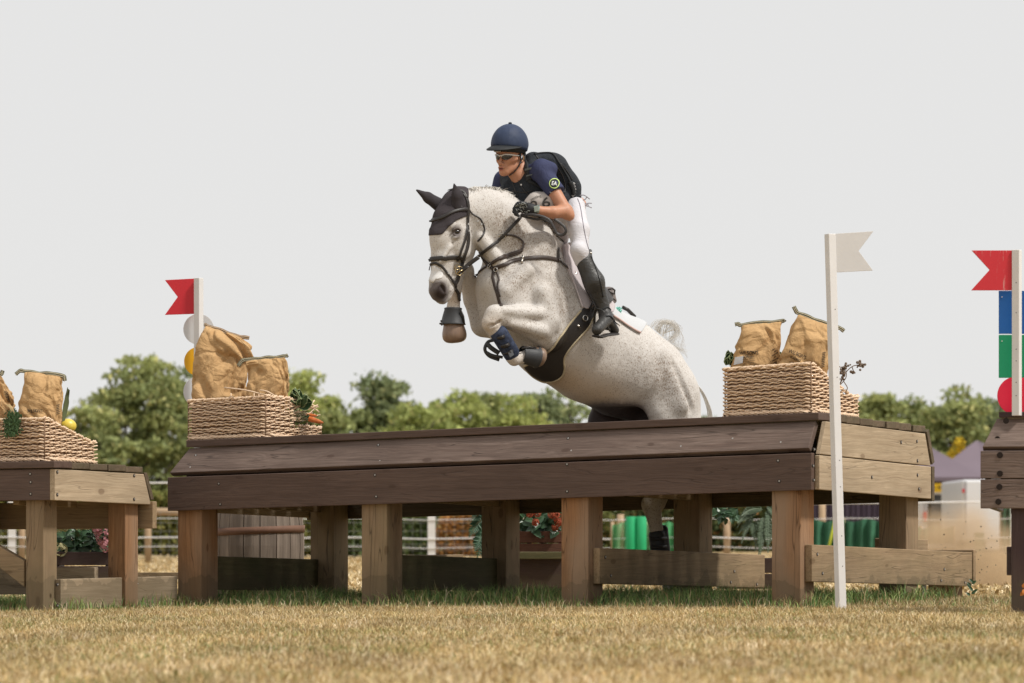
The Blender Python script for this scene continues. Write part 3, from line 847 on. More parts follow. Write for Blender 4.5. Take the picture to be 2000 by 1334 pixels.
hc(905, 372, 5, 893, 372, 5, k=.03, **H)
hsurf = hs.surf(smooth=2)
V = hsurf.V
# subtle muscle and skin relief
def sm(px, py, d, r, pf=Ph):
    c = np.array(pf(px, py, d)); return np.exp(-((V - c) ** 2).sum(1) / (r / KH) ** 2)
patch = np.zeros(len(V)); 
for x, y, d, r, a in ((985, 428, .15, 26, .9), (1010, 462, .15, 26, 1.0), (1030, 500, .18, 34, .6), (965, 400, .12, 24, .35), (1085, 520, .25, 50, .55), (1060, 470, .15, 30, .5),
                      (1110, 590, .28, 40, .5), (1100, 620, .28, 36, .55), (1180, 640, .28, 40, .5), (1275, 745, .25, 45, .75), (1290, 720, .22, 40, .5), (1005, 555, .2, 30, .35), (1045, 560, .25, 30, .35), (1240, 690, .28, 50, .45), (1300, 780, .22, 40, .5)):
    patch += a * sm(x, y, d, r)
dark = np.zeros(len(V))  # dark skin; groin and inner thigh also carry painted shade
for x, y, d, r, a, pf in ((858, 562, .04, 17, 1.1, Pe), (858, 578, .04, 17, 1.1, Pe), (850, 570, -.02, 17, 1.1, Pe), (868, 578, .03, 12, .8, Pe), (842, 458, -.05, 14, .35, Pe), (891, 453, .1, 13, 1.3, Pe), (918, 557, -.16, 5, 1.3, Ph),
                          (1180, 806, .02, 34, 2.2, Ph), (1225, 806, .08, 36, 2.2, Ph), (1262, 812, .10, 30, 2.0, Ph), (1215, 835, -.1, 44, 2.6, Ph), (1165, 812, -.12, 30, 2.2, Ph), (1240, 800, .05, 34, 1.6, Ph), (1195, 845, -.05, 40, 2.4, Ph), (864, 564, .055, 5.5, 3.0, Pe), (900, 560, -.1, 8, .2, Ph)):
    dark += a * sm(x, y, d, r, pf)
warm = np.zeros(len(V))
for x, y, d, r, a in ((1120, 760, .15, 60, .8), (1190, 780, .15, 50, .8), (1080, 745, .1, 40, .7), (958, 632, .27, 20, .8), (1000, 655, .25, 26, .4), (888, 585, -.1, 22, .9), (930, 560, -.2, 40, .5), (1003, 702, .27, 16, .6), (1280, 1030, .18, 50, .5)):
    warm += a * sm(x, y, d, r)
hm = N('flea_bitten_grey_coat', 0.62, 0.28)
hm.b.inputs['Sheen Weight'].default_value = 0.12
hm.b.inputs['Subsurface Weight'].default_value = 0.0
o_ = hm.obj()
pa = hm.attr('patch').outputs['Fac']; da = hm.attr('dark').outputs['Fac']; wa = hm.attr('warm').outputs['Fac']
c_ = hm.mix(hm.noise(o_, 9, 4), (0.50, 0.475, 0.445), (0.64, 0.61, 0.575))
c_ = hm.mix(hm.math('MINIMUM', wa, 1.0), c_, (0.52, 0.41, 0.30))
pf_ = hm.math('MULTIPLY', pa, hm.ramp(hm.noise(o_, 24, 6, .7), [(.36, 0), (.62, 1)]))
c_ = hm.mix(hm.math('MULTIPLY', hm.math('MINIMUM', pf_, 1.0), .72), c_, (0.23, 0.19, 0.155))
# fleabites: small streaky flecks running with the hair
fv = hm.mapped(o_, (190, 190, 95)); fl = hm.noise(fv, 1.0, 2, .5)
dens = hm.math('ADD', hm.noise(o_, 3.5, 3), hm.math('MULTIPLY', pa, .35))
thr = hm.math('SUBTRACT', 0.78, hm.math('MULTIPLY', dens, .24))
fk = hm.math('MULTIPLY', hm.math('GREATER_THAN', fl, thr), .72)
c_ = hm.mix(fk, c_, (0.19, 0.13, 0.09))
vo = hm.n('ShaderNodeTexVoronoi'); vo.inputs['Scale'].default_value = 105; hm.l(hm.mapped(o_, (1, 1, .55)), vo.inputs['Vector'])
spot = hm.math('LESS_THAN', vo.outputs['Distance'], hm.math('MULTIPLY', dens, hm.math('MULTIPLY', hm.noise(o_, 45, 2), .80)))
c_ = hm.mix(hm.math('MULTIPLY', spot, .7), c_, (0.22, 0.16, 0.115))
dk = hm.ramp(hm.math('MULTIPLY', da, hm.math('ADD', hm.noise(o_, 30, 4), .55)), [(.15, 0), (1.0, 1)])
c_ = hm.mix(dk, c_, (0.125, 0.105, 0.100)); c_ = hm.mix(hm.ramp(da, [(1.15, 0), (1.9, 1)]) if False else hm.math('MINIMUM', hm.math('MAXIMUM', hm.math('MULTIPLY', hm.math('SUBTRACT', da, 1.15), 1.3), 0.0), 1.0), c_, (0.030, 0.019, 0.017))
hm.color(c_)
hm.bump(hm.math('ADD', hm.math('MULTIPLY', hm.noise(o_, 13, 5, .6), 2.6), hm.noise(fv, 1.0, 3)), .35, .006)
horse = empty('horse', Ph(1150, 700), 'flea-bitten grey horse jumping over the long table, forelegs folded, in a dark ear hood', 'horse')
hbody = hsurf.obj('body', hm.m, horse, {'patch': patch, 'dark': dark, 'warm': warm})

# ---- materials of tack
leather = plain('black_leather', (.024, .020, .018), .42, .5, .3, 60, .3)
leather_b = plain('dark_brown_leather', (.040, .026, .020), .45, .5, .3, 60, .3)
steel = plain('bit_steel', (.55, .52, .48), .25, metal=1)
brass = plain('brass', (.45, .35, .2), .3, metal=1)
rubber = plain('black_rubber_boot', (.045, .047, .050), .55, .35, .2, 30, .3)
neop = N('navy_felt_boot', .8, .2); o_ = neop.obj(); neop.color(neop.mix(neop.ramp(neop.noise(o_, 40, 5, .7), [(.4, 0), (.6, 1)]), (.022, .028, .050), (.05, .065, .11))); neop.bump(neop.noise(o_, 200, 3), .5, .003); neop = neop.m
knit = N('charcoal_crochet', .9, .15); o_ = knit.obj()
wv = knit.n('ShaderNodeTexWave', bands_direction='Z'); wv.inputs['Scale'].default_value = 42; wv.inputs['Distortion'].default_value = 1.5; wv.inputs['Detail'].default_value = 1; knit.l(o_, wv.inputs['Vector'])
wv2 = knit.n('ShaderNodeTexWave', bands_direction='X'); wv2.inputs['Scale'].default_value = 46; wv2.inputs['Distortion'].default_value = 1.0; knit.l(o_, wv2.inputs['Vector'])
kf = knit.math('MULTIPLY', wv.outputs['Fac'], knit.math('ADD', knit.math('MULTIPLY', wv2.outputs['Fac'], .6), .4))
knit.color(knit.mix(kf, (.035, .030, .033), (.115, .10, .108))); knit.bump(kf, .7, .006)
hoodcloth = plain('charcoal_ear_fabric', (.045, .040, .044), .85, .15, .2, 50, .3)
fleece = plain('cream_fleece', (.52, .44, .30), .95, .1, .25, 160, .9)
hoofm = N('hoof_horn', .35, .5); o_ = hoofm.obj(); hoofm.color(hoofm.mix(hoofm.noise(hoofm.mapped(o_, (60, 60, 6)), 1, 4), (.16, .10, .07), (.30, .21, .15))); hoofm = hoofm.m

# ---- ear hood: crown piece lies on the skin, ears are sheathed
hd = [(834, 447), (833, 461), (842, 458.5), (864, 457.5), (877, 443), (891, 430), (905, 424), (912, 421), (915, 370), (905, 350), (860, 350), (820, 400), (828, 440)]
HDc = np.array(HD0)
hood_mask = hsurf.faces_in(hd, lambda c, n: c[:, 1] < HDc[1] + 0.20)
hood = hsurf.shell('ear_hood', hood_mask, .006, knit.m, horse)
es = SDF(0.006)
def ear(base1, base2, mid, tip, d):
    b = (Pe(*base1, d) + Pe(*base2, d)) / 2; wb = (Pe(*base1, d) - Pe(*base2, d)).length / 2; mm = Pe(mid[0], mid[1], d * 1.15); tt = Pe(*tip, d * 1.25)
    es.cap(b, mm, wb * .86, mid[2] / KH, .75, NH, .02); es.cap(mm, tt, mid[2] / KH, .0075, .75, NH, .015)
ear((881, 402), (907, 402), (893, 382, 12.0), (887, 360), .07)
ear((846, 408), (868, 392), (836, 386, 10.5), (814, 371.5), -.07)
# inner cup of the ears
es.cap(Pe(889, 398, .15), Pe(887, 372, .15), .020, .006, 1, NH, .01, True)
es.surf(smooth=1).obj('ear_cover', hoodcloth, hood)

# ---- eye
mb = MB(); mb.sphere(Pe(892.2, 453, .086), 6.2 / KH, 16, 10); eyem = plain('horse_eye', (.012, .008, .006), .08, .8, .1, 10, 0)
mb.build('eye', eyem, horse, True)
mb = MB(); mb.tube([Pe(*q, .101) for q in ((884, 451), (888, 446.5), (894, 445.5), (900, 450))], 1.6 / KH, 6); mb.tube([Pe(*q, .099) for q in ((885, 457), (890, 460), (897, 459.5))], 1.2 / KH, 6)
mb.build('eyelid', plain('grey_eyelid', (.10, .08, .07), .6), horse, True)

# ---- hooves and boots
def hoof(name, a, b, ra, rb, pf_, d, q=.92, parent=horse):
    mbx = MB(); A, B = pf_(*a, d), pf_(*b, d); t = (B - A)
    pr_ = [(0, ra / rb), (.3, (ra * .5 + rb * .5) / rb), (.52, .98), (.66, 1.0), (.78, .97), (.87, .88), (.94, .73), (.98, .52), (1.0, .25)]; mbx.tube([A + t * a_ for a_, _ in pr_], [rb * c_ / KH for _, c_ in pr_], 22)
    return mbx.build(name, hoofm, parent, True)
hoof('hoof', (885, 626), (889, 670), 18, 24, Ph, -.10)
hoof('hoof', (1040, 693), (1062, 700), 17, 19, Ph, .27)
hoof('hoof', (1309, 1146), (1318, 1168), 15, 19, Ph, .18)
hoof('hoof', (1352, 1143), (1358, 1166), 15, 19, Ph, -.18)
def bell(a, b, ra, rb, d):
    mbx = MB(); A, B = Ph(*a, d), Ph(*b, d); t = B - A
    prof = [(0, ra * .93), (.03, ra * 1.04), (.12, ra), (.5, (ra + rb) / 2), (.9, rb * .97), (.97, rb * 1.06), (1.0, rb * 1.04), (1.0, rb * .88), (.9, rb * .86), (.2, ra * .8)]
    mbx.tube([A + t * p for p, r in prof], [r / KH for p, r in prof], 22, caps=False)
    return mbx.build('bell_boot', rubber, horse, True)
b1 = bell((885, 601), (884.5, 634), 17.0, 24.0, -.10)
b2 = bell((1018, 692), (1049, 698), 16.5, 20.5, .27)
for bb, pts in ((b1, [(900, 606), (905, 618), (907, 633)]), (b2, [(1020, 680), (1034, 678), (1047, 682)])):
    mb = MB(); mb.tube([Ph(x, y, (-.03 if bb is b1 else .31)) for x, y in pts], .006, 6); mb.build('strap', leather, bb, True)
mb = MB()
for x, y in ((862, 627), (860, 632), (863, 634)): mb.sphere(Ph(x, y, -.09), .007, 8, 6)
mb.build('buckle', leather, b1, True)
ts = SDF(.005)
ts.cap(Ph(975, 652, .275), Ph(998, 690, .275), 17.5 / KH, 16 / KH, .9, HN, .01); ts.cap(Ph(984, 654, .30), Ph(1002, 684, .30), 9 / KH, 10 / KH, 1, HN, .02)
tb = ts.surf().obj('tendon_boot', neop, horse)
mb = MB()
for a, b in (((968, 662), (990, 652)), ((976, 678), (1000, 668)), ((985, 692), (1006, 680))):
    mb.tube(spline([Ph(a[0], a[1], .28), Ph((a[0] + b[0]) / 2 + 2, (a[1] + b[1]) / 2 + 2, .345), Ph(b[0], b[1], .29)], 4), 1, 6, flat=(.004, .012), nrm=[HN] * 9)
mb.build('strap', leather, tb, True)
mb = MB(); mb.box(Ph(998, 691, .345), Vector((.012, 0, .008)), HN * .003, Vector((-.006, 0, .014))); mb.build('badge', plain('boot_badge', (.15, .16, .18), .4, metal=.5), tb)
mb = MB()   # far tendon boot shell standing off the folded leg behind
fb = spline([Ph(966, 664, .12), Ph(953, 668, .10), Ph(947, 682, .10), Ph(955, 695, .10), Ph(975, 703, .12)], 5)
mb.tube(fb, .011, 8); mb.tube(spline([Ph(952, 672, .10), Ph(960, 680, .12), Ph(975, 690, .14)], 5), .016, 8)
mb.tube(spline([Ph(950, 688, .10), Ph(962, 694, .12), Ph(982, 698, .15)], 5), .010, 8)
mb.build('tendon_boot', rubber, horse, True)
hbt = SDF(.006); hbt.cap(Ph(1283, 1046, .18), Ph(1289, 1092, .18), 16.5 / KH, 17.5 / KH, 1, HN, .01); hbt.cap(Ph(1296, 1034, .18), Ph(1300, 1088, .19), 9 / KH, 11 / KH, 1, HN, .02)
hb = hbt.surf().obj('hind_boot', rubber, horse)
mb = MB()
for y in (1052, 1068, 1083): mb.tube([Ph(1270, y, .22), Ph(1285, y + 1, .245), Ph(1303, y - 1, .225)], 1, 6, flat=(.003, .010), nrm=[HN] * 3)
mb.build('strap', leather, hb, True)

# ---- white tape over the nose
tape = plain('white_nose_tape', (.72, .71, .70), .75, .2, .06, 40, .3)
tm = hsurf.faces_in([(830, 523), (846, 519), (858, 524), (866, 533), (864, 543), (851, 546), (846, 552), (838, 548), (829, 551)])
hsurf.shell('nose_tape', tm, .003, tape, horse, bsm=3)

# ---- bridle
bodyonly = [hsurf]
br = MB()
strap(br, bodyonly, [(838, 432), (850, 430), (866, 424), (885, 414), (903, 409.5), (912, 409)], 6.5, off=.012)            # browband
strap(br, bodyonly, [(904, 378), (910, 388), (913, 400), (913, 412), (912, 440), (914, 462), (912, 482), (906, 500), (902, 514), (900, 528)], 6.5, off=.010)  # cheekpiece
strap(br, bodyonly, [(912, 440), (908, 465), (902, 485), (897, 500), (893, 508)], 4.5, off=.010)
strap(br, bodyonly, [(837, 509), (846, 506), (866, 504.5), (886, 503), (899, 503), (905, 508)], 9, off=.008)               # noseband
strap(br, bodyonly, [(838, 528), (841, 518), (850, 514), (862, 520), (873, 535), (883, 549), (888, 556)], 5, off=.008)    # flash strap
strap(br, bodyonly, [(904, 505), (898, 525), (891, 545), (888, 560), (893, 572), (896, 588)], 6.5, off=.010)
strap(br, bodyonly, [(896, 527), (893, 545), (888, 558), (895, 575)], 6, off=.012)
strap(br, bodyonly, [(878, 374), (890, 372), (905, 377), (911, 388)], 6, off=.012)
strap(br, bodyonly, [(913, 407), (922, 418), (936, 426), (942, 435), (946, 448), (943, 460), (934, 471)], 3.4, off=.006)  # throatlash
bridle = br.build('bridle', leather, horse, True)
mb = MB()
def ring(mbx, c, r, th, nrm=Vector((0, -1, 0)), n=18):
    nrm = Vector(nrm).normalized(); a = nrm.orthogonal().normalized(); b = nrm.cross(a)
    mbx.tube([c + a * (r * math.cos(2 * math.pi * i / n)) + b * (r * math.sin(2 * math.pi * i / n)) for i in range(n + 1)], th, 6, caps=False)
yb = cast(bodyonly, 892, 530)[0].y - .02
ring(mb, P(897, 529, yb), 8.5 / KH, .0035, (.4, -.9, 0)); ring(mb, P(893, 522, yb), 5 / KH, .003, (.4, -.9, 0))
mb.tube([P(893, 534, yb), P(899, 529, yb - .01), P(905, 527, yb)], .006, 6)
mb.build('bit_ring', brass, bridle, True)
mb = MB()
for x, y in ((911, 438), (913, 452), (899, 403.5), (873, 533), (933, 431), (940, 437)):
    h = cast(bodyonly, x, y)
    if h: mb.box(h[0] + h[1] * .014, Vector((.0045, .002, 0)), h[1] * .002, Vector((0, 0, .006)))
mb.build('buckle', steel, bridle)

# ---- breastplate and martingale
bp = MB()
strap(bp, bodyonly, [(926, 541), (938, 530), (950, 521), (958, 515)], 6, off=.006)
strap(bp, bodyonly, [(938, 492), (945, 506), (956, 519), (966, 526)], 6.5, off=.008)
strap(bp, bodyonly, [(962, 526), (972, 522), (985, 517), (1005, 509), (1030, 505), (1060, 503), (1085, 507), (1090, 510)], 8, off=.006)
strap(bp, bodyonly, [(959, 515), (975, 505), (995, 497), (1012, 492), (1020, 488)], 6.5, off=.008)
strap(bp, bodyonly, [(1020, 488), (1022, 478), (1018, 470), (1008, 463), (995, 459), (984, 461)], 4, off=.010)
strap(bp, bodyonly, [(1020, 490), (1012, 496), (995, 501), (975, 507)], 4, off=.006)
strap(bp, bodyonly, [(966, 526), (963, 540), (966, 555), (972, 575), (976, 590), (979, 598)], 6.5, off=.006)
strap(bp, bodyonly, [(969, 529), (974, 545), (973, 560), (977, 580)], 4, off=.006)
strap(bp, bodyonly, [(1090, 485), (1089, 495), (1090, 510)], 7, off=.008)
strap(bp, bodyonly, [(1090, 510), (1102, 520), (1112, 528), (1122, 537), (1134, 548)], 6, off=.012)
bplate = bp.build('breastplate', leather_b, horse, True)
mb = MB()
for x, y, r in ((981, 461, 6), (959, 521, 5), (970, 527, 4)):
    h = cast(bodyonly, x, y); ring(mb, h[0] + h[1] * .014, r / KH, .003, h[1])
for x, y in ((1020, 512), (1091, 510), (1122, 537), (1021, 504)):
    h = cast(bodyonly, x, y); mb.box(h[0] + h[1] * .012, Vector((.006, 0, 0)), h[1] * .004, Vector((0, 0, .013)))
mb.build('fitting', steel, bplate, True)

# ---- reins: from the bit to the rider's glove, spare loop hanging behind the hand
HY_ = Ph(1018, 410, .14).y
rn = MB()
y0 = yb; y1 = Ph(1018, 425, .20).y; pm = cast(bodyonly, 981, 462)[0].y - .02
def free(mbx, pts, wpx, thick=.004, flatn=None, n=6):
    q = spline([P(*p) for p in pts], n); w = wpx * pts[0][2] / F / 2
    mbx.tube(q, 1, 8, flat=(thick / 2, w), nrm=[flatn or Vector((.3, -.95, .1))] * len(q))
strap(rn, bodyonly, [(899, 530, y0), (914, 520, y0 - .01), (935, 500, y0), (958, 482), (981, 461), (998, 443), (1010, 430), (1017, 419)], 6.2, .003, off=.020)
free(rn, [(899, 531, y0), (920, 513, y0), (935, 502, y0)], 9)
yl = y1 - .06
free(rn, [(1017, 421, pm - .01), (1035, 419, yl), (1056, 422, yl), (1073, 430, yl), (1082, 445, yl), (1088, 456, yl), (1098, 459, yl), (1105, 453, yl), (1103, 444, yl), (1093, 435, yl), (1083, 428, yl)], 6)
free(rn, [(1020, 422, yl + .05), (1045, 428, yl + .05), (1062, 428, yl + .05), (1075, 436, yl + .04)], 5)
rn.build('reins', leather, bridle, True)

# ---- mane, forelock and tail
hair = plain('grey_white_hair', (.60, .57, .52), .7, .3, .3, 30, 0)
hair_d = plain('dark_grey_hair', (.17, .15, .13), .7, .3, .3, 30, 0)
rng = random.Random(3)
def strands(mbx, n, fn, r=.0022):
    for i in range(n):
        pts = fn(rng); q = spline(pts, 3); m_ = len(q)
        mbx.tube(q, [r * (1 - .75 * j / (m_ - 1)) for j in range(m_)], 4, caps=False)
def crest_pt(t):
    C = [(908, 371), (925, 366), (948, 367), (972, 371), (990, 381), (1006, 394), (1025, 414), (1050, 438), (1080, 462)]
    f = t * (len(C) - 1); i = min(int(f), len(C) - 2); g = f - i
    return C[i][0] + (C[i + 1][0] - C[i][0]) * g, C[i][1] + (C[i + 1][1] - C[i][1]) * g
def mane(r_):
    t = r_.random() ** .8; x, y = crest_pt(t); L = (10 + 20 * t) * r_.uniform(.6, 1.2) if t > .22 else 7 * r_.uniform(.6, 1.2)
    dx, dy = r_.uniform(.2, 1.0), r_.uniform(-.5, .7) if t > .22 else r_.uniform(-.2, .3)
    d0 = r_.uniform(-.05, .03)
    return [Ph(x, y + 5, d0), Ph(x + dx * L * .4, y + dy * L * .3 - 1.5, d0 - .01), Ph(x + dx * L * .8, y + dy * L * .8 + 1, d0 - .02 + r_.uniform(-.02, .04)), Ph(x + dx * L, y + dy * L * 1.2 + 3, d0 + r_.uniform(-.03, .05))]
mb = MB(); strands(mb, 520, mane, .0032); mn = mb.build('mane', hair, horse, True)
mb = MB(); strands(mb, 110, mane); mb.build('dark_strands', hair_d, mn, True)
def tail1(r_):
    a = r_.gauss(0, 1.5); rr = 1 + r_.gauss(0, .9); d = r_.uniform(-.05, .05)
    return [Ph(1288 + a * 6, 652 + a * 5, d), Ph(1290 + 6 * a, 640 - 3 * rr, d), Ph(1300 + 5 * a, 631 - 3 * rr, d), Ph(1312 + 6 * rr, 636, d), Ph(1316 + 5 * rr, 652, d), Ph(1308 + 5 * rr + 4 * a, 664, d), Ph(1313 + 8 * a, 675, d), Ph(1326 + 8 * rr, 688 + 6 * a, d)]
mb = MB(); strands(mb, 75, tail1, .0010)
def tail2(r_):
    a = r_.uniform(-1, 1); d = r_.uniform(-.06, .06); e = r_.uniform(.5, 1.3)
    return [Ph(1345 + 4 * a, 735, d), Ph(1362 + 6 * e, 760, d), Ph(1372 + 9 * e, 785, d), Ph(1376 + 12 * e, 812, d), Ph(1372 + 10 * e, 840, d)]
strands(mb, 150, tail2, .0012)
def tail3(r_):
    a = r_.uniform(-1, 1); d = r_.uniform(-.05, .05)
    return [Ph(1296, 652, d), Ph(1314 + 10 * a, 640 + 4 * a, d), Ph(1330 + 6 * a, 650 + 12 * a, d), Ph(1322 + 14 * a, 672 + 8 * a, d), Ph(1336 + 8 * a, 692 + 8 * a, d)]
strands(mb, 26, tail3, .0008)
mb.build('tail', hair, horse, True)
# ================================================================= decals and lettering laid on curved surfaces
def put(surfs, px, py, off, fallY):
    h = cast(surfs, px, py)
    return (h[0] + h[1] * off) if h else P(px, py, fallY)
def lettering(surfs, s, cx, cy, hpx, ang, mat, parent, name='lettering', bold=False, off=.0025, sx=1.0, arc=0.0, skew=0.0, Y=None, maxdev=.04):
    v, f = text_mesh(s, bold)
    if not v: return
    a = R(ang); c = cast(surfs, cx, cy); fy = c[0].y - off if c else Y
    pts = []
    for x, y, z in v:
        x *= hpx * 1.38 * sx; y = (y - .36) * hpx * 1.38; y += arc * x * x * .01
        x += skew * y
        X = cx + x * math.cos(a) + y * math.sin(a); Yp = cy + x * math.sin(a) - y * math.cos(a)
        p = put(surfs, X, Yp, off, fy)
        if abs(p.y - fy) > maxdev: p = P(X, Yp, fy)
        pts.append(p)
    return mesh(name, pts, f, mat, parent)
def decal_ring(surfs, cx, cy, r0, r1, mat, parent, name, off=.003, sx=1, n=28, ang=0):
    pts = []; a0 = R(ang)
    for i in range(n):
        t = 2 * math.pi * i / n
        for r in (r0, r1):
            x, y = r * math.cos(t) * sx, r * math.sin(t); pts.append(put(surfs, cx + x * math.cos(a0) - y * math.sin(a0), cy + x * math.sin(a0) + y * math.cos(a0), off, 22))
    return mesh(name, pts, [(2 * i, 2 * i + 1, (2 * i + 3) % (2 * n), (2 * i + 2) % (2 * n)) for i in range(n)], mat, parent)

# ================================================================= saddle
saddle = empty('saddle', Ph(1150, 560, 0), 'black jumping saddle with pale pad and fleece edged belly guard on the horse', 'saddle')
pad_m = plain('lilac_grey_quilt', (.50, .45, .46), .9, .1, .08, 40, .4)
padw = plain('white_saddle_cloth', (.52, .53, .54), .9, .1, .05, 40, .3)
pink = plain('dusty_pink_binding', (.55, .40, .36), .9, .1, .08, 60, .3)
greyl = plain('grey_saddle_leather', (.20, .17, .16), .45, .4, .15, 40, .2)
near = lambda c, n: n[:, 1] < 0
padf = [(1097, 480), (1110, 472), (1122, 470), (1150, 510), (1200, 590), (1195, 612), (1170, 606), (1160, 600), (1140, 606), (1136, 596), (1128, 572), (1117, 548), (1104, 518)]
hsurf.shell('pad', hsurf.faces_in(padf), .016, pad_m, saddle, bsm=14)
padr = [(1196, 575), (1215, 590), (1245, 612), (1262, 634), (1251, 652), (1238, 647), (1215, 631), (1197, 618), (1185, 600)]
prear = hsurf.shell('saddle_cloth', hsurf.faces_in(padr), .013, padw, saddle, bsm=14)
mb = MB(); strap(mb, bodyonly, [(1196, 618), (1208, 626), (1222, 636), (1238, 646), (1250, 652)], 4, .008, off=.014); mb.build('binding', pink, prear, True)
mb = MB(); strap(mb, bodyonly, [(1099, 484), (1103, 508), (1114, 542), (1126, 574), (1136, 602)], 3.5, .010, off=.017); mb.build('binding', pad_m, saddle, True)
flap = [(1114, 482), (1130, 478), (1150, 505), (1185, 560), (1190, 590), (1172, 604), (1158, 602), (1146, 580), (1134, 552), (1124, 525)]
hsurf.shell('flap', hsurf.faces_in(flap, lambda c, n: c @ np.array(HN) > np.array(HP0) @ np.array(HN)), .032, leather, saddle, bsm=14)
ss = SDF(.008)
ss.cap(Ph(1112, 484), Ph(1132, 520), .035, .035, 1.8, HN, .05); ss.cap(Ph(1132, 520), Ph(1168, 575), .035, .045, 2.4, HN, .05); ss.cap(Ph(1178, 590), Ph(1186, 568), .035, .020, 3.2, HN, .03); ss.cap(Ph(1187, 568), Ph(1192, 588), .018, .024, 3.0, HN, .03)
seat = ss.surf().obj('seat', greyl, saddle)
mb = MB(); mb.tube([Ph(x, y, .10) for x, y in ((1188, 566), (1195, 563), (1201, 567), (1200, 574), (1192, 571), (1188, 566))], .006, 6); mb.tube([Ph(x, y, .11) for x, y in ((1188, 575), (1196, 582), (1202, 587))], .005, 6)
mb.build('piping', leather, seat, True)
mb = MB(); mb.tube([Ph(1216, 600, .0), Ph(1226, 605, .0), Ph(1240, 619, 0)], .012, 8); mb.build('crupper_strap', leather, saddle, True)
mb = MB()
for i in range(110):
    a = rng.uniform(0, 6.28); x, y = 1203 + rng.uniform(-8, 9), 606 + rng.uniform(-5, 5)
    mb.tube([Ph(x, y, .15), Ph(x + 3 * math.cos(a), y + 3 * math.sin(a), .16)], .004, 4)
mb.build('pompon', plain('turquoise_wool', (.25, .60, .52), .95), saddle, True)
gp = [(1133, 607), (1147, 596), (1160, 598), (1156, 622), (1148, 640), (1132, 658), (1115, 677), (1101, 696), (1101, 714), (1098, 732), (1082, 742), (1060, 742), (1036, 729), (1024, 714), (1045, 706), (1063, 690), (1079, 678), (1101, 647), (1118, 626)]
girth = hsurf.shell('belly_guard', hsurf.faces_in(gp), .013, leather, saddle, bsm=16)
mb = MB()
for pts in ([(1134, 606), (1118, 625), (1101, 646), (1090, 662), (1079, 677), (1064, 689), (1046, 703), (1024, 714)], [(1157, 620), (1148, 639), (1132, 657), (1115, 676), (1103, 694), (1101, 706), (1102, 718), (1098, 732), (1085, 741), (1065, 744), (1045, 735), (1030, 722)]):
    q = strap(mb, bodyonly, pts, 4.2, .012, off=.010)
fl_ = mb.build('fleece_edge', fleece, girth, True)
dm = fl_.modifiers.new('fuzz', 'SUBSURF'); dm.levels = 1; dm.render_levels = 1
mb = MB()
for pts in ([(1146, 605), (1154, 590)], [(1152, 607), (1160, 592)], [(1158, 610), (1166, 596)]): strap(mb, bodyonly, pts, 4.5, off=.03)
mb.build('girth_strap', leather, girth, True)
mb = MB()
for cx, cy in ((1140, 622),): 
    c = cast(bodyonly, cx, cy); ring(mb, c[0] + c[1] * .02, 5.5 / KH, .004, c[1])
c = cast(bodyonly, 1128, 637); mb.box(c[0] + c[1] * .017, Vector((.010, 0, -.008)), c[1] * .002, Vector((.003, 0, .004)))
mb.build('girth_ring', steel, girth, True)
YS = Ph(1165, 600, .36).y
mb = MB(); free(mb, [(1146, 545, YS + .05), (1152, 570, YS + .02), (1160, 590, YS), (1166, 604, YS)], 5); free(mb, [(1152, 570, YS + .03), (1164, 594, YS + .02), (1168, 604, YS)], 4)
mb.build('stirrup_leather', leather, saddle, True)
mb = MB()
mb.tube(spline([P(1166, 602, YS), P(1176, 606, YS - .02), P(1184, 618, YS - .04), P(1187, 632, YS - .05), P(1187, 642, YS - .05)], 5), .008, 8)
mb.tube(spline([P(1166, 602, YS), P(1162, 612, YS + .03), P(1161, 630, YS + .05), P(1162, 636, YS + .05)], 5), .008, 8)
mb.tube([P(1163, 636, YS + .05), P(1188, 643, YS - .05)], 1, 8, flat=(.008, .022), nrm=[Vector((.2, -.2, 1))] * 2)
mb.build('stirrup', plain('dark_stirrup_iron', (.05, .048, .045), .35, .6, metal=.6), saddle, True)

# ================================================================= the rider
rider = empty('person', Ph(1120, 470, 0), 'rider in navy helmet and shirt, black vest, white breeches and black boots', 'person')
skin = N('tanned_skin', .5, .35); o_ = skin.obj()
skin.color(skin.mix(skin.attr('lip').outputs['Fac'], skin.mix(skin.noise(o_, 18, 4), (.42, .195, .115), (.50, .25, .155)), (.34, .10, .075)))
_m = skin.attr('mouth').outputs['Fac']; _c = skin.b.inputs['Base Color'].links[0].from_socket; skin.color(skin.mix(_m, _c, (.045, .018, .014)))
skin.b.inputs['Subsurface Weight'].default_value = .12; skin.b.inputs['Subsurface Radius'].default_value = (.02, .008, .004); skin.b.inputs['Subsurface Scale'].default_value = .3
skin.bump(skin.noise(o_, 120, 3), .08, .002)
navy = N('navy_shirt', .75, .2); o_ = navy.obj(); navy.color(navy.mix(navy.noise(o_, 12, 4), (.030, .036, .085), (.048, .056, .118))); navy.bump(navy.noise(navy.mapped(o_, (1, 1, .5)), 22, 5, .6, 1.0), .5, .02); navy = navy.m
vestm = N('black_vest', .75, .25); o_ = vestm.obj(); vestm.color(vestm.mix(vestm.noise(o_, 16, 5), (.012, .015, .020), (.030, .035, .042))); vestm.bump(vestm.noise(o_, 26, 6, .65), .7, .02); vestm = vestm.m
white_b = N('white_breeches', .8, .2); o_ = white_b.obj(); white_b.color(white_b.mix(white_b.noise(o_, 9, 4), (.53, .52, .55), (.65, .64, .67))); white_b.bump(white_b.noise(white_b.mapped(o_, (1, 1, 2.5)), 14, 5, .6, 1.5), .45, .015); white_b = white_b.m
bootm = N('black_riding_boot', .42, .5); o_ = bootm.obj(); bootm.color(bootm.mix(bootm.noise(o_, 14, 5), (.016, .016, .016), (.050, .048, .044))); bootm.bump(bootm.noise(bootm.mapped(o_, (1, 1, 1.6)), 20, 5, .6, 1.5), .5, .012); bootm = bootm.m

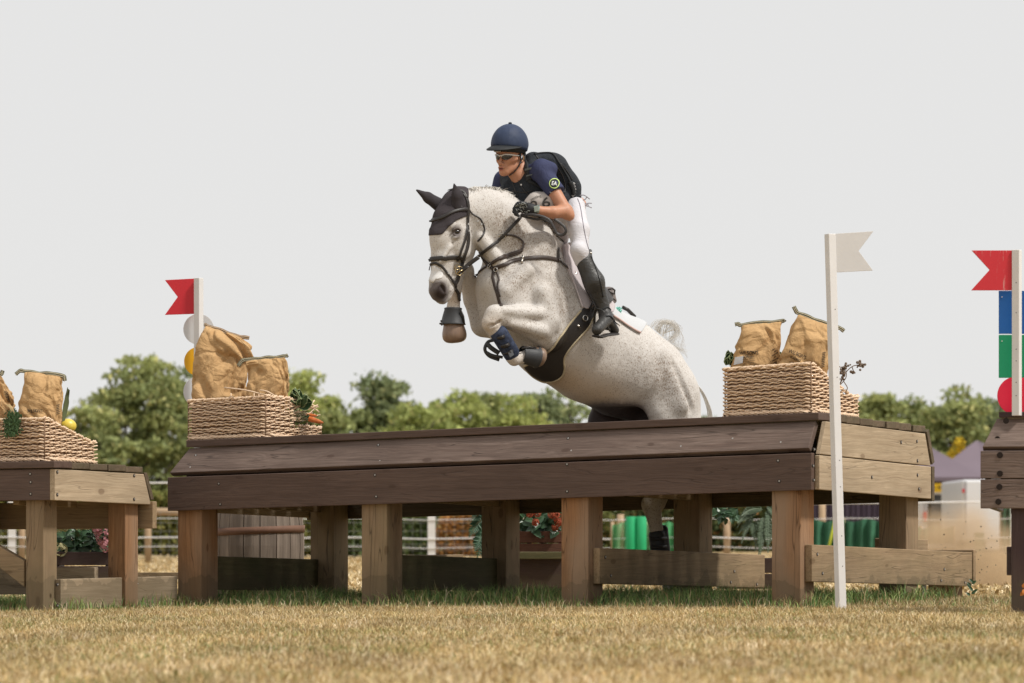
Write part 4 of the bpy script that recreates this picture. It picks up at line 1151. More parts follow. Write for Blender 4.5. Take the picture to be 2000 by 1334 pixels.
fF = Vector((-.55, -.83, -.07)).normalized(); uU = Vector((.09, .03, 1)); uU = (uU - fF * uU.dot(fF)).normalized(); lL = (-(fF.cross(uU))).normalized()
HC = P(995, 303, 22.50)
def Hd(f, l, u): return HC + fF * f + lL * l + uU * u
hb_ = SDF(.0030)
def rc(a, b, ra, rb, q=1, n=None, k=.015, sub=False): hb_.cap(a, b, ra, rb, q, n, k, sub)
rc(Hd(-.015, 0, .035), Hd(.010, 0, .040), .083, .080, .92, lL, .02)
rc(Hd(.020, 0, .0), Hd(.034, 0, -.075), .068, .048, .95, lL, .02)
rc(Hd(.036, 0, -.075), Hd(.058, 0, -.105), .042, .024, 1, lL, .02)
for s_ in (-1, 1):
    rc(Hd(-.012, s_ * .053, -.055), Hd(.055, s_ * .018, -.108), .019, .015, 1, None, .02)
    rc(Hd(.060, s_ * .040, -.034), Hd(.020, s_ * .064, -.024), .016, .012, 1, None, .02)
    rc(Hd(.083, s_ * .014, .016), Hd(.066, s_ * .044, .014), .009, .009, 1, None, .015)
    rc(Hd(.086, s_ * .032, -.012), Hd(.086, s_ * .032, -.012), .012, .012, 1, None, .012, True)
    rc(Hd(.096, s_ * .011, -.058), Hd(.092, s_ * .012, -.058), .0078, .007, 1, None, .005)
    rc(Hd(-.016, s_ * .074, .002), Hd(-.008, s_ * .073, -.022), .013, .008, .5, lL, .008)
rc(Hd(.082, 0, .004), Hd(.108, 0, -.052), .0075, .0105, 1, None, .010)
rc(Hd(.102, 0, -.056), Hd(.109, 0, -.053), .010, .0098, 1, None, .006)
rc(Hd(.075, 0, -.070), Hd(.070, 0, -.095), .022, .020, 1.2, lL, .012)
rc(Hd(.092, -.017, -.0800), Hd(.092, .017, -.0800), .0058, .0058, 1, None, .005); rc(Hd(.096, -.006, -.0785), Hd(.096, .006, -.0785), .0050, .0050, 1, None, .004)
rc(Hd(.089, -.013, -.0925), Hd(.089, .013, -.0925), .0068, .0068, 1, None, .005)
rc(Hd(.101, -.017, -.0862), Hd(.101, .017, -.0862), .0036, .0036, 1, None, .002, True)
rc(Hd(.079, 0, -.113), Hd(.074, 0, -.117), .0155, .0155, 1, None, .012)
NS, FS = P(1056, 334, 22.46), P(984, 352, 22.74)
NB = P(1030, 338, 22.60)
rc(Hd(-.03, 0, -.05), NB, .052, .056, 1, None, .02); rc(Hd(-.01, 0, -.07), P(1018, 352, 22.54), .045, .050, 1, None, .02)
rc(NS, FS, .050, .050, 1, None, .05)                                       # shoulders
PEL = P(1126, 400, 22.74)
rc(P(1030, 352, 22.60), P(1085, 385, 22.68), .085, .08, 1.1, lL, .05)
rc(P(1085, 385, 22.68), PEL, .07, .055, 1.2, lL, .05)
EL, WR = P(1108, 417, 22.36), P(1051, 411, 22.27)
rc(NS, P(1068, 352, 22.44), .052, .046, 1, None, .02)
rc(P(1066, 348, 22.44), EL, .047, .038, 1, None, .02)
rc(P(1108, 411, 22.37), P(1113, 422, 22.36), .034, .029, 1, None, .02)
rc(P(1103, 413, 22.36), P(1080, 415, 22.31), .041, .038, 1, None, .015)
rc(P(1080, 415, 22.31), WR, .037, .026, .9, None, .012)
rc(WR, P(1030, 408, 22.28), .026, .030, 1, None, .015)
rc(FS, P(966, 398, 22.76), .048, .040, 1, None, .02); rc(P(966, 398, 22.76), P(1000, 425, 22.66), .038, .028, 1, None, .02)
# legs (thin, under the breeches and boots)
KN, AN = P(1133, 494, 22.36), P(1178, 600, 22.40)
rc(P(1124, 415, 22.62), KN, .045, .035, 1, None, .04); rc(KN, AN, .030, .022, 1, None, .03)
KF, AF = P(1095, 480, 23.0), P(1150, 585, 23.05)
rc(P(1115, 415, 22.85), KF, .03, .02, 1, None, .04); rc(KF, AF, .020, .018, 1, None, .03)
bs = hb_.surf(smooth=1)
lip = np.zeros(len(bs.V))
for c in (Hd(.098, -.008, -.080), Hd(.098, .010, -.080), Hd(.095, -.006, -.0925), Hd(.095, .008, -.0925), Hd(.094, 0, -.0862)):
    lip += np.exp(-((bs.V - np.array(c)) ** 2).sum(1) / .0075 ** 2)
mouth = np.zeros(len(bs.V))
for l_ in (-.014, -.007, 0, .007, .014): mouth += 1.1 * np.exp(-((bs.V - np.array(Hd(.096 - abs(l_) * .2, l_, -.0862))) ** 2).sum(1) / .0042 ** 2)
for s_ in (-1, 1): mouth += .9 * np.exp(-((bs.V - np.array(Hd(.102, s_ * .007, -.0635))) ** 2).sum(1) / .0045 ** 2)
bs.obj('body', skin.m, rider, {'lip': np.clip(lip * .8, 0, 1), 'mouth': np.clip(mouth, 0, 1)})
headonly = [bs]

# hair tucked at the nape, ear
mb = MB()
def hr(r_):
    a = r_.uniform(-1, 1)
    return [Hd(-.03, .073, .02 + .01 * a), Hd(-.045 + .008 * a, .077, -.012), Hd(-.062 + .012 * a, .066 + .006 * a, -.035), Hd(-.07, .05 + .01 * a, -.05 + .01 * a)]
strands(mb, 60, hr, .0022); mb.build('hair', plain('light_brown_hair', (.25, .15, .08), .6), rider, True)
# helmet with cloth cover
silk = N('navy_helmet_silk', .62, .3); o_ = silk.obj(); silk.color(silk.mix(silk.noise(o_, 10, 3), (.022, .034, .072), (.036, .054, .105)))
silk.bump(silk.noise(silk.mapped(o_, (1, 1, .35)), 11, 3, .5, 1.2), .5, .016); silk = silk.m
mb = MB(); nlat, nlon = 16, 40
vv = []; ff = []
for j in range(nlat + 1):
    for i in range(nlon):
        ph = 2 * math.pi * i / nlon
        cf, cl = math.cos(ph), math.sin(ph); th = (j / nlat) * R(100 - 8 * cf)
        seam = 1 - .022 * max(0, 1 - abs(((ph / (2 * math.pi) * 6 + .5) % 1) - .5) * 16)
        s_ = math.sin(th) if th < R(90) else 1 - .10 * (math.degrees(th) - 90) / 22
        f = .133 * s_ * cf * seam - .002; l = .113 * s_ * cl * seam; u = .062 + .134 * math.cos(th)
        vv.append(Hd(f, l, u)); 
for j in range(nlat):
    for i in range(nlon): ff.append((j * nlon + i, j * nlon + (i + 1) % nlon, (j + 1) * nlon + (i + 1) % nlon, (j + 1) * nlon + i))
inner = len(vv); base = [HC + (v - HC) * .9 for v in vv[-nlon:]]; vv += base
for i in range(nlon): ff.append((nlat * nlon + i, nlat * nlon + (i + 1) % nlon, inner + (i + 1) % nlon, inner + i))
helmet = mesh('helmet', vv, ff, silk, rider, True)
bm = bmesh.new(); bm.from_mesh(helmet.data); bmesh.ops.remove_doubles(bm, verts=bm.verts, dist=.0005); bmesh.ops.recalc_face_normals(bm, faces=bm.faces); bm.to_mesh(helmet.data); bm.free(); helmet.data.polygons.foreach_set("use_smooth", [True] * len(helmet.data.polygons))
blackcloth = plain('black_cloth', (.022, .024, .026), .7, .3, .2, 40, .3)
mb = MB(); mb.sphere(Hd(-.004, 0, .199), .012, 12, 8, (1, 1, .6)); mb.build('button', blackcloth, helmet, True)
mb = MB()   # peak
top_, bot_ = [], []
for i in range(13):
    a = R(-78 + 156 * i / 12); c, s_ = math.cos(a), math.sin(a)
    reach = .066 * max(0, math.cos(a * 1.08)) ** .7
    pin = Hd(.126 * c - .002, .108 * s_, .062 - .012 * (1 - c)); pout = Hd((.132 + reach) * c - .002, (.113 + reach * .25) * s_, .062 - .034 * c - .004 * (1 - c))
    top_.append((pin, pout))
b0 = len(mb.v)
for pin, pout in top_: mb.v += [pin, pout, pout - uU * .005, pin - uU * .007]
for i in range(12):
    for k in range(4): mb.f.append((4 * i + k, 4 * i + (k + 1) % 4, 4 * (i + 1) + (k + 1) % 4, 4 * (i + 1) + k))
pk = mb.build('peak', blackcloth, helmet, True)
mb = MB()   # dark lining band below the rim
vv = []; 
for j, (u, sc) in enumerate(((.066, 1.08), (.016, .985), (.012, .90))):
    for i in range(36):
        ph = 2 * math.pi * i / 36; mb.v.append(Hd(.112 * sc * math.cos(ph) - .006, .094 * sc * math.sin(ph), u + .006 * math.cos(ph)))
for j in range(2):
    for i in range(36): mb.f.append((j * 36 + i, j * 36 + (i + 1) % 36, (j + 1) * 36 + (i + 1) % 36, (j + 1) * 36 + i))
mb.build('lining', blackcloth, helmet, True)
mb = MB()   # small camera clipped under the peak
cc = Hd(.108, -.012, .034); mb.box(cc, fF * .012, lL * .024, uU * .016); cam_box = mb.build('camera', plain('black_plastic', (.012, .012, .013), .3), helmet, bevel=.002)
mb = MB(); c2 = cc + fF * .0135
for a, b in (((-.024, .014), (.024, .014)), ((.024, .014), (.024, -.014)), ((.024, -.014), (-.024, -.014)), ((-.024, -.014), (-.024, .014))): mb.tube([c2 + lL * a[0] + uU * a[1], c2 + lL * b[0] + uU * b[1]], .0018, 6)
mb.build('trim', M['whitepaint'], cam_box)
# glasses: wrap-round frame and two smoked lenses
lensm = plain('smoked_lens', (.014, .018, .026), .10, .9, .1, 10, 0)
def wrap(a, u, r=0.0): 
    a = R(a); return Hd(.014 + (.090 + r) * math.cos(a), (.077 + r) * math.sin(a), u)
gl = MB()
gl.tube(spline([wrap(a, u) for a, u in ((-95, -.004), (-62, -.001), (-42, .0025), (-22, .002), (-8, -.003), (0, -.005), (8, -.003), (22, .002), (42, .0025), (62, -.001), (95, -.004))], 4), 1, 8, flat=(.0022, .0042), nrm=[fF] * 41)
glasses = gl.build('glasses', M['whitepaint'], rider, True)
gl = MB()
for s_ in (-1, 1): gl.tube([wrap(s_ * 4, -.004), wrap(s_ * 7, -.014)], .0022, 6)
gl.build('nose_bridge', M['whitepaint'], glasses, True)
for s_ in (-1, 1):
    mb = MB(); n_ = 12
    for i in range(n_ + 1):
        t = i / n_; a = s_ * (7 + 55 * t); h_ = .034 * math.sin(math.pi * min(1, .16 + .84 * t)) ** .55 * (1 - .25 * t) + .001
        for rr in (0, -.003):
            for k in range(4): mb.v.append(wrap(a, .001 - h_ * k / 3, rr - .004 * (k / 3) ** 2))
    for i in range(n_):
        for k in range(3):
            b = i * 8 + k; mb.f.append((b, b + 1, b + 9, b + 8)); mb.f.append((b + 4, b + 12, b + 13, b + 5))
        mb.f.append((i * 8 + 3, i * 8 + 7, i * 8 + 15, i * 8 + 11)); mb.f.append((i * 8, i * 8 + 8, i * 8 + 12, i * 8 + 4))
    mb.build('lens', lensm, glasses, True)
mb = MB(); strap(mb, headonly, [(1016, 298), (1016, 308), (1015, 318), (1010, 327), (1002, 336), (995, 341)], 2.6, .004, off=.005); strap(mb, headonly, [(1013, 300), (1017, 311), (1015, 320)], 2.2, .004, off=.006)
mb.build('chin_strap', blackcloth, rider, True)

# ---- shirt
sh = SDF(.0048)
def sc_(a, b, ra, rb, k=.02, q=1, n=None, sub=False): sh.cap(a, b, ra, rb, q, n, k, sub)
sc_(NS, FS, .058, .060, .05)
sc_(NS, P(1086, 376, 22.41), .062, .060, .03); sc_(P(1058, 325, 22.46), P(1075, 330, 22.46), .045, .045, .03)
sc_(P(1038, 362, 22.62), P(1085, 385, 22.68), .092, .108, .05, 1.12, lL)
sc_(P(1034, 346, 22.62), P(1038, 356, 22.62), .058, .070, .03)
sc_(FS, P(966, 392, 22.76), .056, .052, .03)
sc_(P(1016, 358, 22.58), P(1030, 378, 22.56), .05, .07, .04)
cuffp = np.array(P(1085, 377, 22.41)); cuffn = np.array((P(1107, 417, 22.36) - P(1062, 340, 22.45)).normalized())
def cuff_clip(X, Yv, Zv):
    d = (X - cuffp[0]) * cuffn[0] + (Yv - cuffp[1]) * cuffn[1] + (Zv - cuffp[2]) * cuffn[2]
    near_ = np.sqrt((X - cuffp[0]) ** 2 + (Yv - cuffp[1]) ** 2 + (Zv - cuffp[2]) ** 2) - .085
    return -np.maximum(-d, near_) * 1.0
ssurf = sh.surf(clip=cuff_clip, smooth=1)
shirt = ssurf.obj('shirt', navy, rider)
# ---- vest with air bag pack
vs_ = SDF(.0055)
def vc(a, b, ra, rb, k=.02, q=1, n=None): vs_.cap(a, b, ra, rb, q, n, k)
vc(P(1030, 364, 22.56), P(1062, 392, 22.60), .092, .118, .05, 1.15, lL)
vc(P(1062, 385, 22.62), P(1098, 392, 22.68), .110, .105, .05, 1.2, lL)
vc(P(1002, 372, 22.60), P(1020, 395, 22.56), .070, .085, .04)
vc(P(1040, 312, 22.58), P(1036, 345, 22.52), .044, .052, .03)        # shoulder strap, near
vc(P(986, 344, 22.72), P(998, 366, 22.60), .042, .055, .03)        # far
vc(P(1043, 317, 22.62), P(1074, 322, 22.62), .064, .075, .03, 1.3, lL)    # air bag over the shoulder blades
vc(P(1078, 326, 22.62), P(1106, 366, 22.66), .083, .078, .03, 1.3, lL)
vc(P(1100, 356, 22.64), P(1106, 384, 22.66), .066, .060, .03, 1.4, lL)
vsurf = vs_.surf(smooth=1)
vest = vsurf.obj('air_vest', vestm, rider)
both = [vsurf, ssurf, bs]
mb = MB()
strap(mb, [vsurf], [(1043, 301), (1062, 299), (1080, 301), (1092, 318), (1102, 334), (1112, 352), (1117, 370), (1120, 384)], 3.5, .006, off=.004)
strap(mb, [vsurf, ssurf], [(1024, 300), (1026, 318), (1030, 335), (1034, 352)], 13, .010, off=.006)
strap(mb, [vsurf], [(1030, 352), (1050, 362), (1066, 372)], 6, .006, off=.005)
strap(mb, [vsurf], [(1113, 355), (1119, 368), (1121, 381)], 9, .012, off=.008)
mb.build('strap', blackcloth, vest, True)
mb = MB()
for pts in ([(1000, 345), (1004, 365), (1012, 385)], [(1012, 352), (1024, 372), (1036, 384)], [(1046, 303), (1052, 312), (1050, 322)], [(1084, 320), (1098, 342), (1104, 362), (1102, 378)], [(1094, 318), (1110, 338), (1118, 352)], [(1000, 372), (1020, 376), (1040, 372)]):
    strap(mb, [vsurf], pts, 1.6, .004, off=.002)
mb.build('piping', leather, vest, True)
mb = MB()
for (x, y, w, h_) in ((1035, 331, .020, .006), (1037, 341, .018, .004)):
    c = cast(both, x, y); mb.box(c[0] + c[1] * .012, Vector((w, -w * .4, .004)), c[1] * .004, Vector((0, 0, h_)))
mb.build('buckle', plain('grey_buckle', (.10, .11, .11), .4), vest, bevel=.002)
mb = MB()
for i in range(5):
    y = 359 + i * 5.5; c = cast(both, 1121 - abs(i - 2) * 1.0, y)
    if c: mb.box(c[0] + c[1] * .006, Vector((.008, 0, .006)), c[1] * .006, Vector((-.003, 0, .005)))
mb.build('lacing', plain('pale_laces', (.45, .45, .45), .6), vest)
mb = MB(); c = cast(both, 1018, 361); mb.disc(c[0], c[1], .006, .004, 14); mb.build('shirt_button', M['whitepaint'], shirt)
# ---- number bib
bibm = plain('pale_grey_bib', (.46, .42, .39), .85, .15, .08, 30, .4)
bibink = plain('dark_bib_print', (.06, .055, .05), .8)
bs2 = SDF(.005)
bs2.cap(P(1048, 394, 22.44), P(1068, 396, 22.45), .064, .070, 1.0, lL, .04); bs2.cap(P(1034, 402, 22.44), P(1070, 405, 22.44), .040, .048, 1, None, .03)
bibs = bs2.surf()
bib = bibs.obj('number_bib', bibm, rider)
lettering([bibs], "venting", 1046, 385, 5.5, -22, bibink, bib, arc=-1.2, off=.003)
lettering([bibs], "6", 1066, 394.5, 19, -8, bibink, bib, bold=True, off=.003, sx=1.35)
lettering([bibs], "2", 1044, 400, 17, -8, bibink, bib, bold=True, off=.003, sx=1.3)
# grey tail of the bib and far thigh below the arm
bt = SDF(.006); bt.cap(P(1075, 436, 22.66), P(1100, 466, 22.70), .050, .040, .8, lL, .03)
bts = bt.surf(); btl = bts.obj('bib_tail', plain('shaded_grey_cloth', (.36, .33, .34), .85, .15, .08, 30, .4), rider)
mb = MB(); strap(mb, [bts], [(1066, 443), (1076, 452), (1082, 459)], 6, .003, off=.003); strap(mb, [bts], [(1082, 456), (1092, 466), (1100, 472)], 5, .003, off=.003); mb.build('print', bibink, btl, True)
# ---- sleeve badge and cuff lettering
badge_k = plain('black_badge', (.012, .014, .016), .6); badge_g = plain('lime_ring', (.55, .72, .22), .6); badge_w = plain('white_print', (.8, .82, .8), .6)
sl = [ssurf]
decal_ring(sl, 1082.5, 358.5, 0, 10.2, badge_k, shirt, 'badge', .003)
decal_ring(sl, 1082.5, 358.5, 8.4, 9.8, badge_g, shirt, 'badge_ring', .0045)
lettering(sl, "EA", 1082.3, 358.5, 7.6, 8, badge_w, shirt, 'badge_letters', True, off=.005, sx=.82)
lettering(sl, "Equestrian Athlete", 1084.5, 372.0, 3.3, -24, badge_w, shirt, 'cuff_lettering', True, off=.004, sx=.62)
# ---- breeches
bq = SDF(.006)
def bc(a, b, ra, rb, k=.03, q=1, n=None): bq.cap(a, b, ra, rb, q, n, k)
bc(P(1110, 396, 22.70), P(1117, 404, 22.68), .080, .076, .04, 1.2, lL)
bc(P(1122, 405, 22.60), P(1131, 450, 22.42), .066, .063, .04)
bc(P(1131, 450, 22.42), P(1133, 492, 22.35), .061, .055, .03)
bc(P(1129, 488, 22.33), P(1136, 510, 22.36), .050, .046, .02)
bc(P(1108, 412, 22.85), P(1102, 450, 22.98), .065, .060, .04)
bqs = bq.surf(smooth=1); br_ = bqs.obj('breeches', white_b, rider)
mb = MB(); strap(mb, [bqs], [(1128, 388), (1133, 402), (1137, 425), (1141, 450), (1146, 475), (1150, 488)], 1.1, .003, off=.002); mb.build('seam', plain('grey_seam', (.22, .20, .24), .8), br_, True)
mb = MB()
for a, b, c in (((1124, 384), (1140, 381), (1152, 389)), ((1136, 400), (1148, 397), (1156, 397)), ((1136, 400), (1146, 402), (1156, 406)), ((1132, 392), (1142, 390), (1146, 385)), ((1134, 396), (1144, 398), (1150, 401))):
    mb.tube(spline([P(*a, 22.62), P(*b, 22.60), P(*c, 22.60)], 4), .0035, 6)
mb.build('tassel', plain('grey_tassel', (.35, .33, .36), .8), vest, True)
# ---- boots
def boot(dx, Yo, nm):
    b = SDF(.006)
    Q = lambda x, y, Y: P(x + dx, y, Y + Yo)
    b.cap(Q(1139, 508, 22.36), Q(1160, 550, 22.36), .053, .063, 1, None, .03)
    b.cap(Q(1160, 550, 22.36), Q(1176, 592, 22.39), .062, .042, 1, None, .03)
    b.cap(Q(1148, 500, 22.37), Q(1153, 490, 22.38), .030, .012, .8, None, .02)
    b.cap(Q(1176, 592, 22.39), Q(1182, 614, 22.38), .038, .040, 1, None, .02)
    b.cap(Q(1184, 622, 22.38), Q(1200, 645, 22.44), .038, .030, 1, None, .03)      # heel
    b.cap(Q(1184, 624, 22.34), Q(1166, 644, 22.22), .040, .034, 1.15, None, .03)     # toe, towards us
    return b.surf(smooth=1)
b1s = boot(0, 0, 'n'); bt1 = b1s.obj('boot', bootm, rider)
b2s = boot(-30, .70, 'f'); b2s.obj('boot', bootm, rider)
mb = MB(); mb.tube([P(1163, 656, 22.22), P(1172, 658, 22.26), P(1186, 654, 22.33), P(1203, 652, 22.44)], 1, 8, flat=(.010, .028), nrm=[Vector((.15, .1, 1))] * 4)
mb.build('sole', leather, bt1, True)
mb = MB(); strap(mb, [b1s], [(1183, 618), (1192, 618), (1200, 627), (1207, 634)], 3, .004, off=.004); strap(mb, [b1s], [(1176, 606), (1186, 600), (1194, 606)], 2.4, .004, off=.003)
strap(mb, [b1s], [(1154, 500), (1162, 520), (1172, 550), (1178, 580)], 1.6, .004, off=.002)
mb.build('spur_strap', blackcloth, bt1, True)
mb = MB(); mb.tube([P(1196, 630, 22.40), P(1206, 632, 22.44), P(1210, 636, 22.45)], .0035, 6); c = cast([b1s], 1154, 494)
if c: mb.sphere(c[0], .008)
mb.build('spur', steel, bt1, True)
# ---- glove, fingers closed on the rein
gs = SDF(.0030)
def gc(a, b, ra, rb, k=.005, q=1, n=None): gs.cap(a, b, ra, rb, q, n, k)
gY = 22.27
gc(P(1049, 410.5, gY), P(1036, 408.5, gY), .031, .033, .012)
gc(P(1036, 408.5, gY), P(1020, 404, gY + .01), .035, .036, .012, .85, Vector((0, 1, 0)))
for i, (x, y) in enumerate(((1012, 397.5), (1008.5, 402.5), (1007.5, 408), (1010, 413))):
    r = (.0125, .013, .0125, .011)[i]
    k1 = P(x, y, gY - .010); k2 = P(x - 4.5 + i * .5, y + 5.5, gY - .012); k3 = P(x + 2, y + 11 - i, gY - .022)
    gc(P(1021, 403 + i * 2.6, gY - .012), k1, r * 1.1, r, .004); gc(k1, k2, r, r * .92, .003); gc(k2, k3, r * .92, r * .85, .003)
gc(P(1028, 399, gY - .02), P(1017, 396.5, gY - .030), .014, .012, .006); gc(P(1017, 396.5, gY - .030), P(1009, 399, gY - .034), .012, .010, .004)
gsf = gs.surf(smooth=1); glove = gsf.obj('glove', plain('black_glove', (.018, .019, .022), .6, .35, .3, 60, .3), rider)
mb = MB()
for i in range(26):
    x, y = rng.uniform(1006, 1030), rng.uniform(396, 414); a = rng.uniform(-.6, 1.3); L = rng.uniform(3, 7)
    strap(mb, [gsf], [(x, y), (x + L * .5 * math.cos(a), y + L * .5 * math.sin(a) - 1), (x + L * math.cos(a), y + L * math.sin(a))], .8, .002, off=.0015, dens=3)
mb.build('printed_lines', plain('silver_print', (.40, .42, .40), .5), glove, True)
mb = MB(); c = cast([bs, gsf], 1047.5, 408); mb.box(c[0] + Vector((0, -.004, 0)), Vector((.0145, -.004, .003)), Vector((.002, -.006, 0)), Vector((-.003, 0, .018)))
wt = mb.build('watch', plain('grey_green_watch', (.36, .42, .38), .4), rider, bevel=.003)
mb = MB(); mb.tube([P(1051 + 0, 401, gY + .01), P(1051.5, 405, gY - .028), P(1050, 414, gY - .030), P(1048, 420, gY + .005)], 1, 8, flat=(.003, .011), nrm=[Vector((0, -1, .3)), Vector((0, -1, 0)), Vector((0, -1, 0)), Vector((0, -1, -.5))]); mb.build('watch_strap', plain('sage_strap', (.22, .27, .25), .5), wt, True)
# ================================================================= wicker baskets, paper sacks, vegetables
wk = N('willow_wicker', .55, .35); o_ = wk.obj()
wk.color(wk.mix(wk.ramp(wk.noise(o_, 38, 4, .7), [(.3, 0), (.7, 1)]), (.62, .43, .285), (.90, .70, .50))); wk.bump(wk.noise(o_, 200, 2), .2, .002); WICK = wk.m
wk2 = plain('dark_willow', (.20, .115, .065), .6, var=.2)
def basket(fr, u0, v0, du, dv, zb, zfun, label, stake=.054, broken=None, rowh=.0122):
    """open wicker basket standing on a table; corner (u0,v0) is the front right; zfun(s) is the rim height at arclength s"""
    T_ = fr.T
    root = empty('wicker_basket', T_(u0 + du / 2, v0 + dv / 2, zb), label, 'basket', 'wicker baskets on the jumps')
    per = [(u0 + du, v0 + dv), (u0 + du, v0), (u0, v0), (u0, v0 + dv)]      # back-left, front-left, front-right, back-right
    segs = [(per[i], per[(i + 1) % 4]) for i in range(4)]; lens = [dv, du, dv, du]; tot = sum(lens)
    def loc(s):
        s = s % tot; i = 0
        while s > lens[i] + 1e-9: s -= lens[i]; i += 1
        a, b = segs[i]; t = s / lens[i]
        nrm = [fr.U, -fr.V, -fr.U, fr.V][i]
        flare = 1
        return a[0] + (b[0] - a[0]) * t, a[1] + (b[1] - a[1]) * t, nrm, i
    rg = random.Random(label)
    ns = int(tot / stake); ns += ns % 2
    Vv, Ff = [], []
    def add_tube(pts, r, n=5):
        mbt.tube(pts, r, n, caps=True)
    mbt = MB(); H0 = .012
    zmax = max(zfun(s) for s in np.linspace(0, tot, 80))
    rows = int((zmax - H0) / rowh)
    for k in range(rows):
        z = H0 + (k + .5) * rowh; run = []
        step = tot / (ns * 2); jit = rg.uniform(-.002, .002)
        for m_ in range(ns * 2 + 1):
            s = m_ * step; u, v, nr, side = loc(s)
            ok = z < zfun(s) and not (broken and broken(s, z))
            if ok:
                off = .0075 * math.sin(math.pi * (m_ / 2 * 2) / 2 + math.pi * k + .01) if False else (.0125 * (1 if ((m_ // 2 + k) % 2 == 0) else -1) * (1 if m_ % 2 else .0))
                p = T_(u, v, zb + z + .0035 * math.sin(s * 9 + k * 2.1) + jit + (.003 if m_ % 2 else -.002)) + nr * off
                run.append(p)
            if (not ok or m_ == ns * 2) and len(run) > 1: add_tube(run, .0047, 5)
            if not ok: run = []
    wv_ = mbt.build('weave', WICK, root, True)
    ml = MB(); ns2 = 60; ins = .014; cu, cv = u0 + du / 2, v0 + dv / 2     # dark inner wall added behind the weave to give its gaps shade
    for m_ in range(ns2):
        u, v, nr, _ = loc(m_ * tot / ns2); u = cu + (u - cu) * (1 - 2 * ins / du); v = cv + (v - cv) * (1 - 2 * ins / dv)
        zt = zfun(m_ * tot / ns2) - .012
        if broken and (broken(m_ * tot / ns2, zt) or broken((m_ + 1) * tot / ns2 % tot, zt) or broken((m_ - 1) * tot / ns2 % tot, zt)): zt = .09
        ml.v += [T_(u, v, zb + .01), T_(u, v, zb + zt)]
    ml.f += [(2 * i, 2 * ((i + 1) % ns2), 2 * ((i + 1) % ns2) + 1, 2 * i + 1) for i in range(ns2)]
    ml.build('lining', wk2, root)
    mbt = MB()
    for m_ in range(ns):
        s = m_ * tot / ns; u, v, nr, side = loc(s); zt = zfun(s)
        if broken and broken(s, zt - .03): zt *= .6
        add_tube([T_(u, v, zb), T_(u, v, zb + zt + rg.uniform(-.004, .008))], .0042, 5)
    mbt.build('stakes', wk2, root, True)
    mbt = MB()
    for ph, zz in ((0, 0), (math.pi, 0), (math.pi / 2, 0)):      # braided rim
        run = []
        for m_ in range(int(tot / .012)):
            s = m_ * .012; u, v, nr, side = loc(s)
            if broken and broken(s, zfun(s) - .01):
                if len(run) > 1: add_tube(run, .0055, 6)
                run = []; continue
            a = s / .075 * 2 * math.pi + ph
            run.append(T_(u, v, zb + zfun(s) + .006 * math.sin(a)) + nr * .008 * math.cos(a))
        if len(run) > 1: add_tube(run, .0055, 6)
    mbt.build('rim', WICK, root, True)
    mbt = MB()                                   # slanting foot border
    nf = int(tot / .032)
    for m_ in range(nf):
        s = m_ * tot / nf; u, v, nr, _ = loc(s); u2, v2, nr2, _ = loc(s + .085)
        p0, p1 = T_(u, v, zb + .030) + nr * .004, T_(u2, v2, zb + .006 + rg.uniform(0, .005)) + nr2 * .014
        add_tube([p0, (p0 + p1) / 2 + nr * .012, p1], .0055, 5)
    mbt.build('foot_border', WICK, root, True)
    mbt = MB()
    mbt.prism([T_(u0 + .01, v0 + .01, zb + .02), T_(u0 + du - .01, v0 + .01, zb + .02), T_(u0 + du - .01, v0 + dv - .01, zb + .02), T_(u0 + .01, v0 + dv - .01, zb + .02)], (0, 0, .012))
    # dark inner wall is added so the basket is not see-through
    mbt.build('base', wk2, root)
    return root, loc, tot

paper = N('brown_kraft_paper', .85, .08); o_ = paper.obj()
pcol = paper.mix(paper.noise(o_, 5, 4), (.475, .295, .135), (.575, .375, .19))
pcol = paper.mix(paper.math('MULTIPLY', paper.ramp(paper.noise(o_, 60, 4), [(.4, 0), (.6, 1)]), .18), pcol, (.26, .15, .075))
paper.color(pcol)
vor = paper.n('ShaderNodeTexVoronoi', feature='DISTANCE_TO_EDGE'); vor.inputs['Scale'].default_value = 6.5; paper.l(paper.n('ShaderNodeVectorMath', operation='ADD').outputs[0], vor.inputs['Vector'])
_va = vor.inputs['Vector'].links[0].from_node; paper.l(o_, _va.inputs[0]); _nz = paper.n('ShaderNodeTexNoise'); _nz.inputs['Scale'].default_value = 6; paper.l(o_, _nz.inputs['Vector'])
_ms = paper.n('ShaderNodeVectorMath', operation='SCALE'); _ms.inputs[3].default_value = .14; paper.l(_nz.outputs['Color'], _ms.inputs[0]); paper.l(_ms.outputs[0], _va.inputs[1])
paper.bump(paper.math('ADD', paper.ramp(vor.outputs['Distance'], [(0, 0), (.16, 1)]), paper.math('MULTIPLY', paper.noise(o_, 8, 6, .62, 1.4), 2.4)), .6, .016); PAPER = paper.m
strip_g = plain('green_stitched_strip', (.15, .145, .095), .7, var=.3, scale=30)
strip_b = plain('brown_stitched_strip', (.24, .15, .09), .7, var=.3, scale=30)
ink = plain('black_print', (.03, .025, .02), .8)
stitch = plain('cream_stitch', (.62, .55, .40), .8)
def facet(x, y, sd_):
    """folded-paper noise: random heights on a lattice, joined by flat triangles"""
    i, j = math.floor(x), math.floor(y); fx, fy = x - i, y - j
    g = lambda a, b: (math.sin(a * 127.1 + b * 311.7 + sd_ * 74.7) * 43758.5453) % 1.0 * 2 - 1
    if fx + fy < 1: return g(i, j) * (1 - fx - fy) + g(i + 1, j) * fx + g(i, j + 1) * fy
    return g(i + 1, j + 1) * (fx + fy - 1) + g(i + 1, j) * (1 - fy) + g(i, j + 1) * (1 - fx)
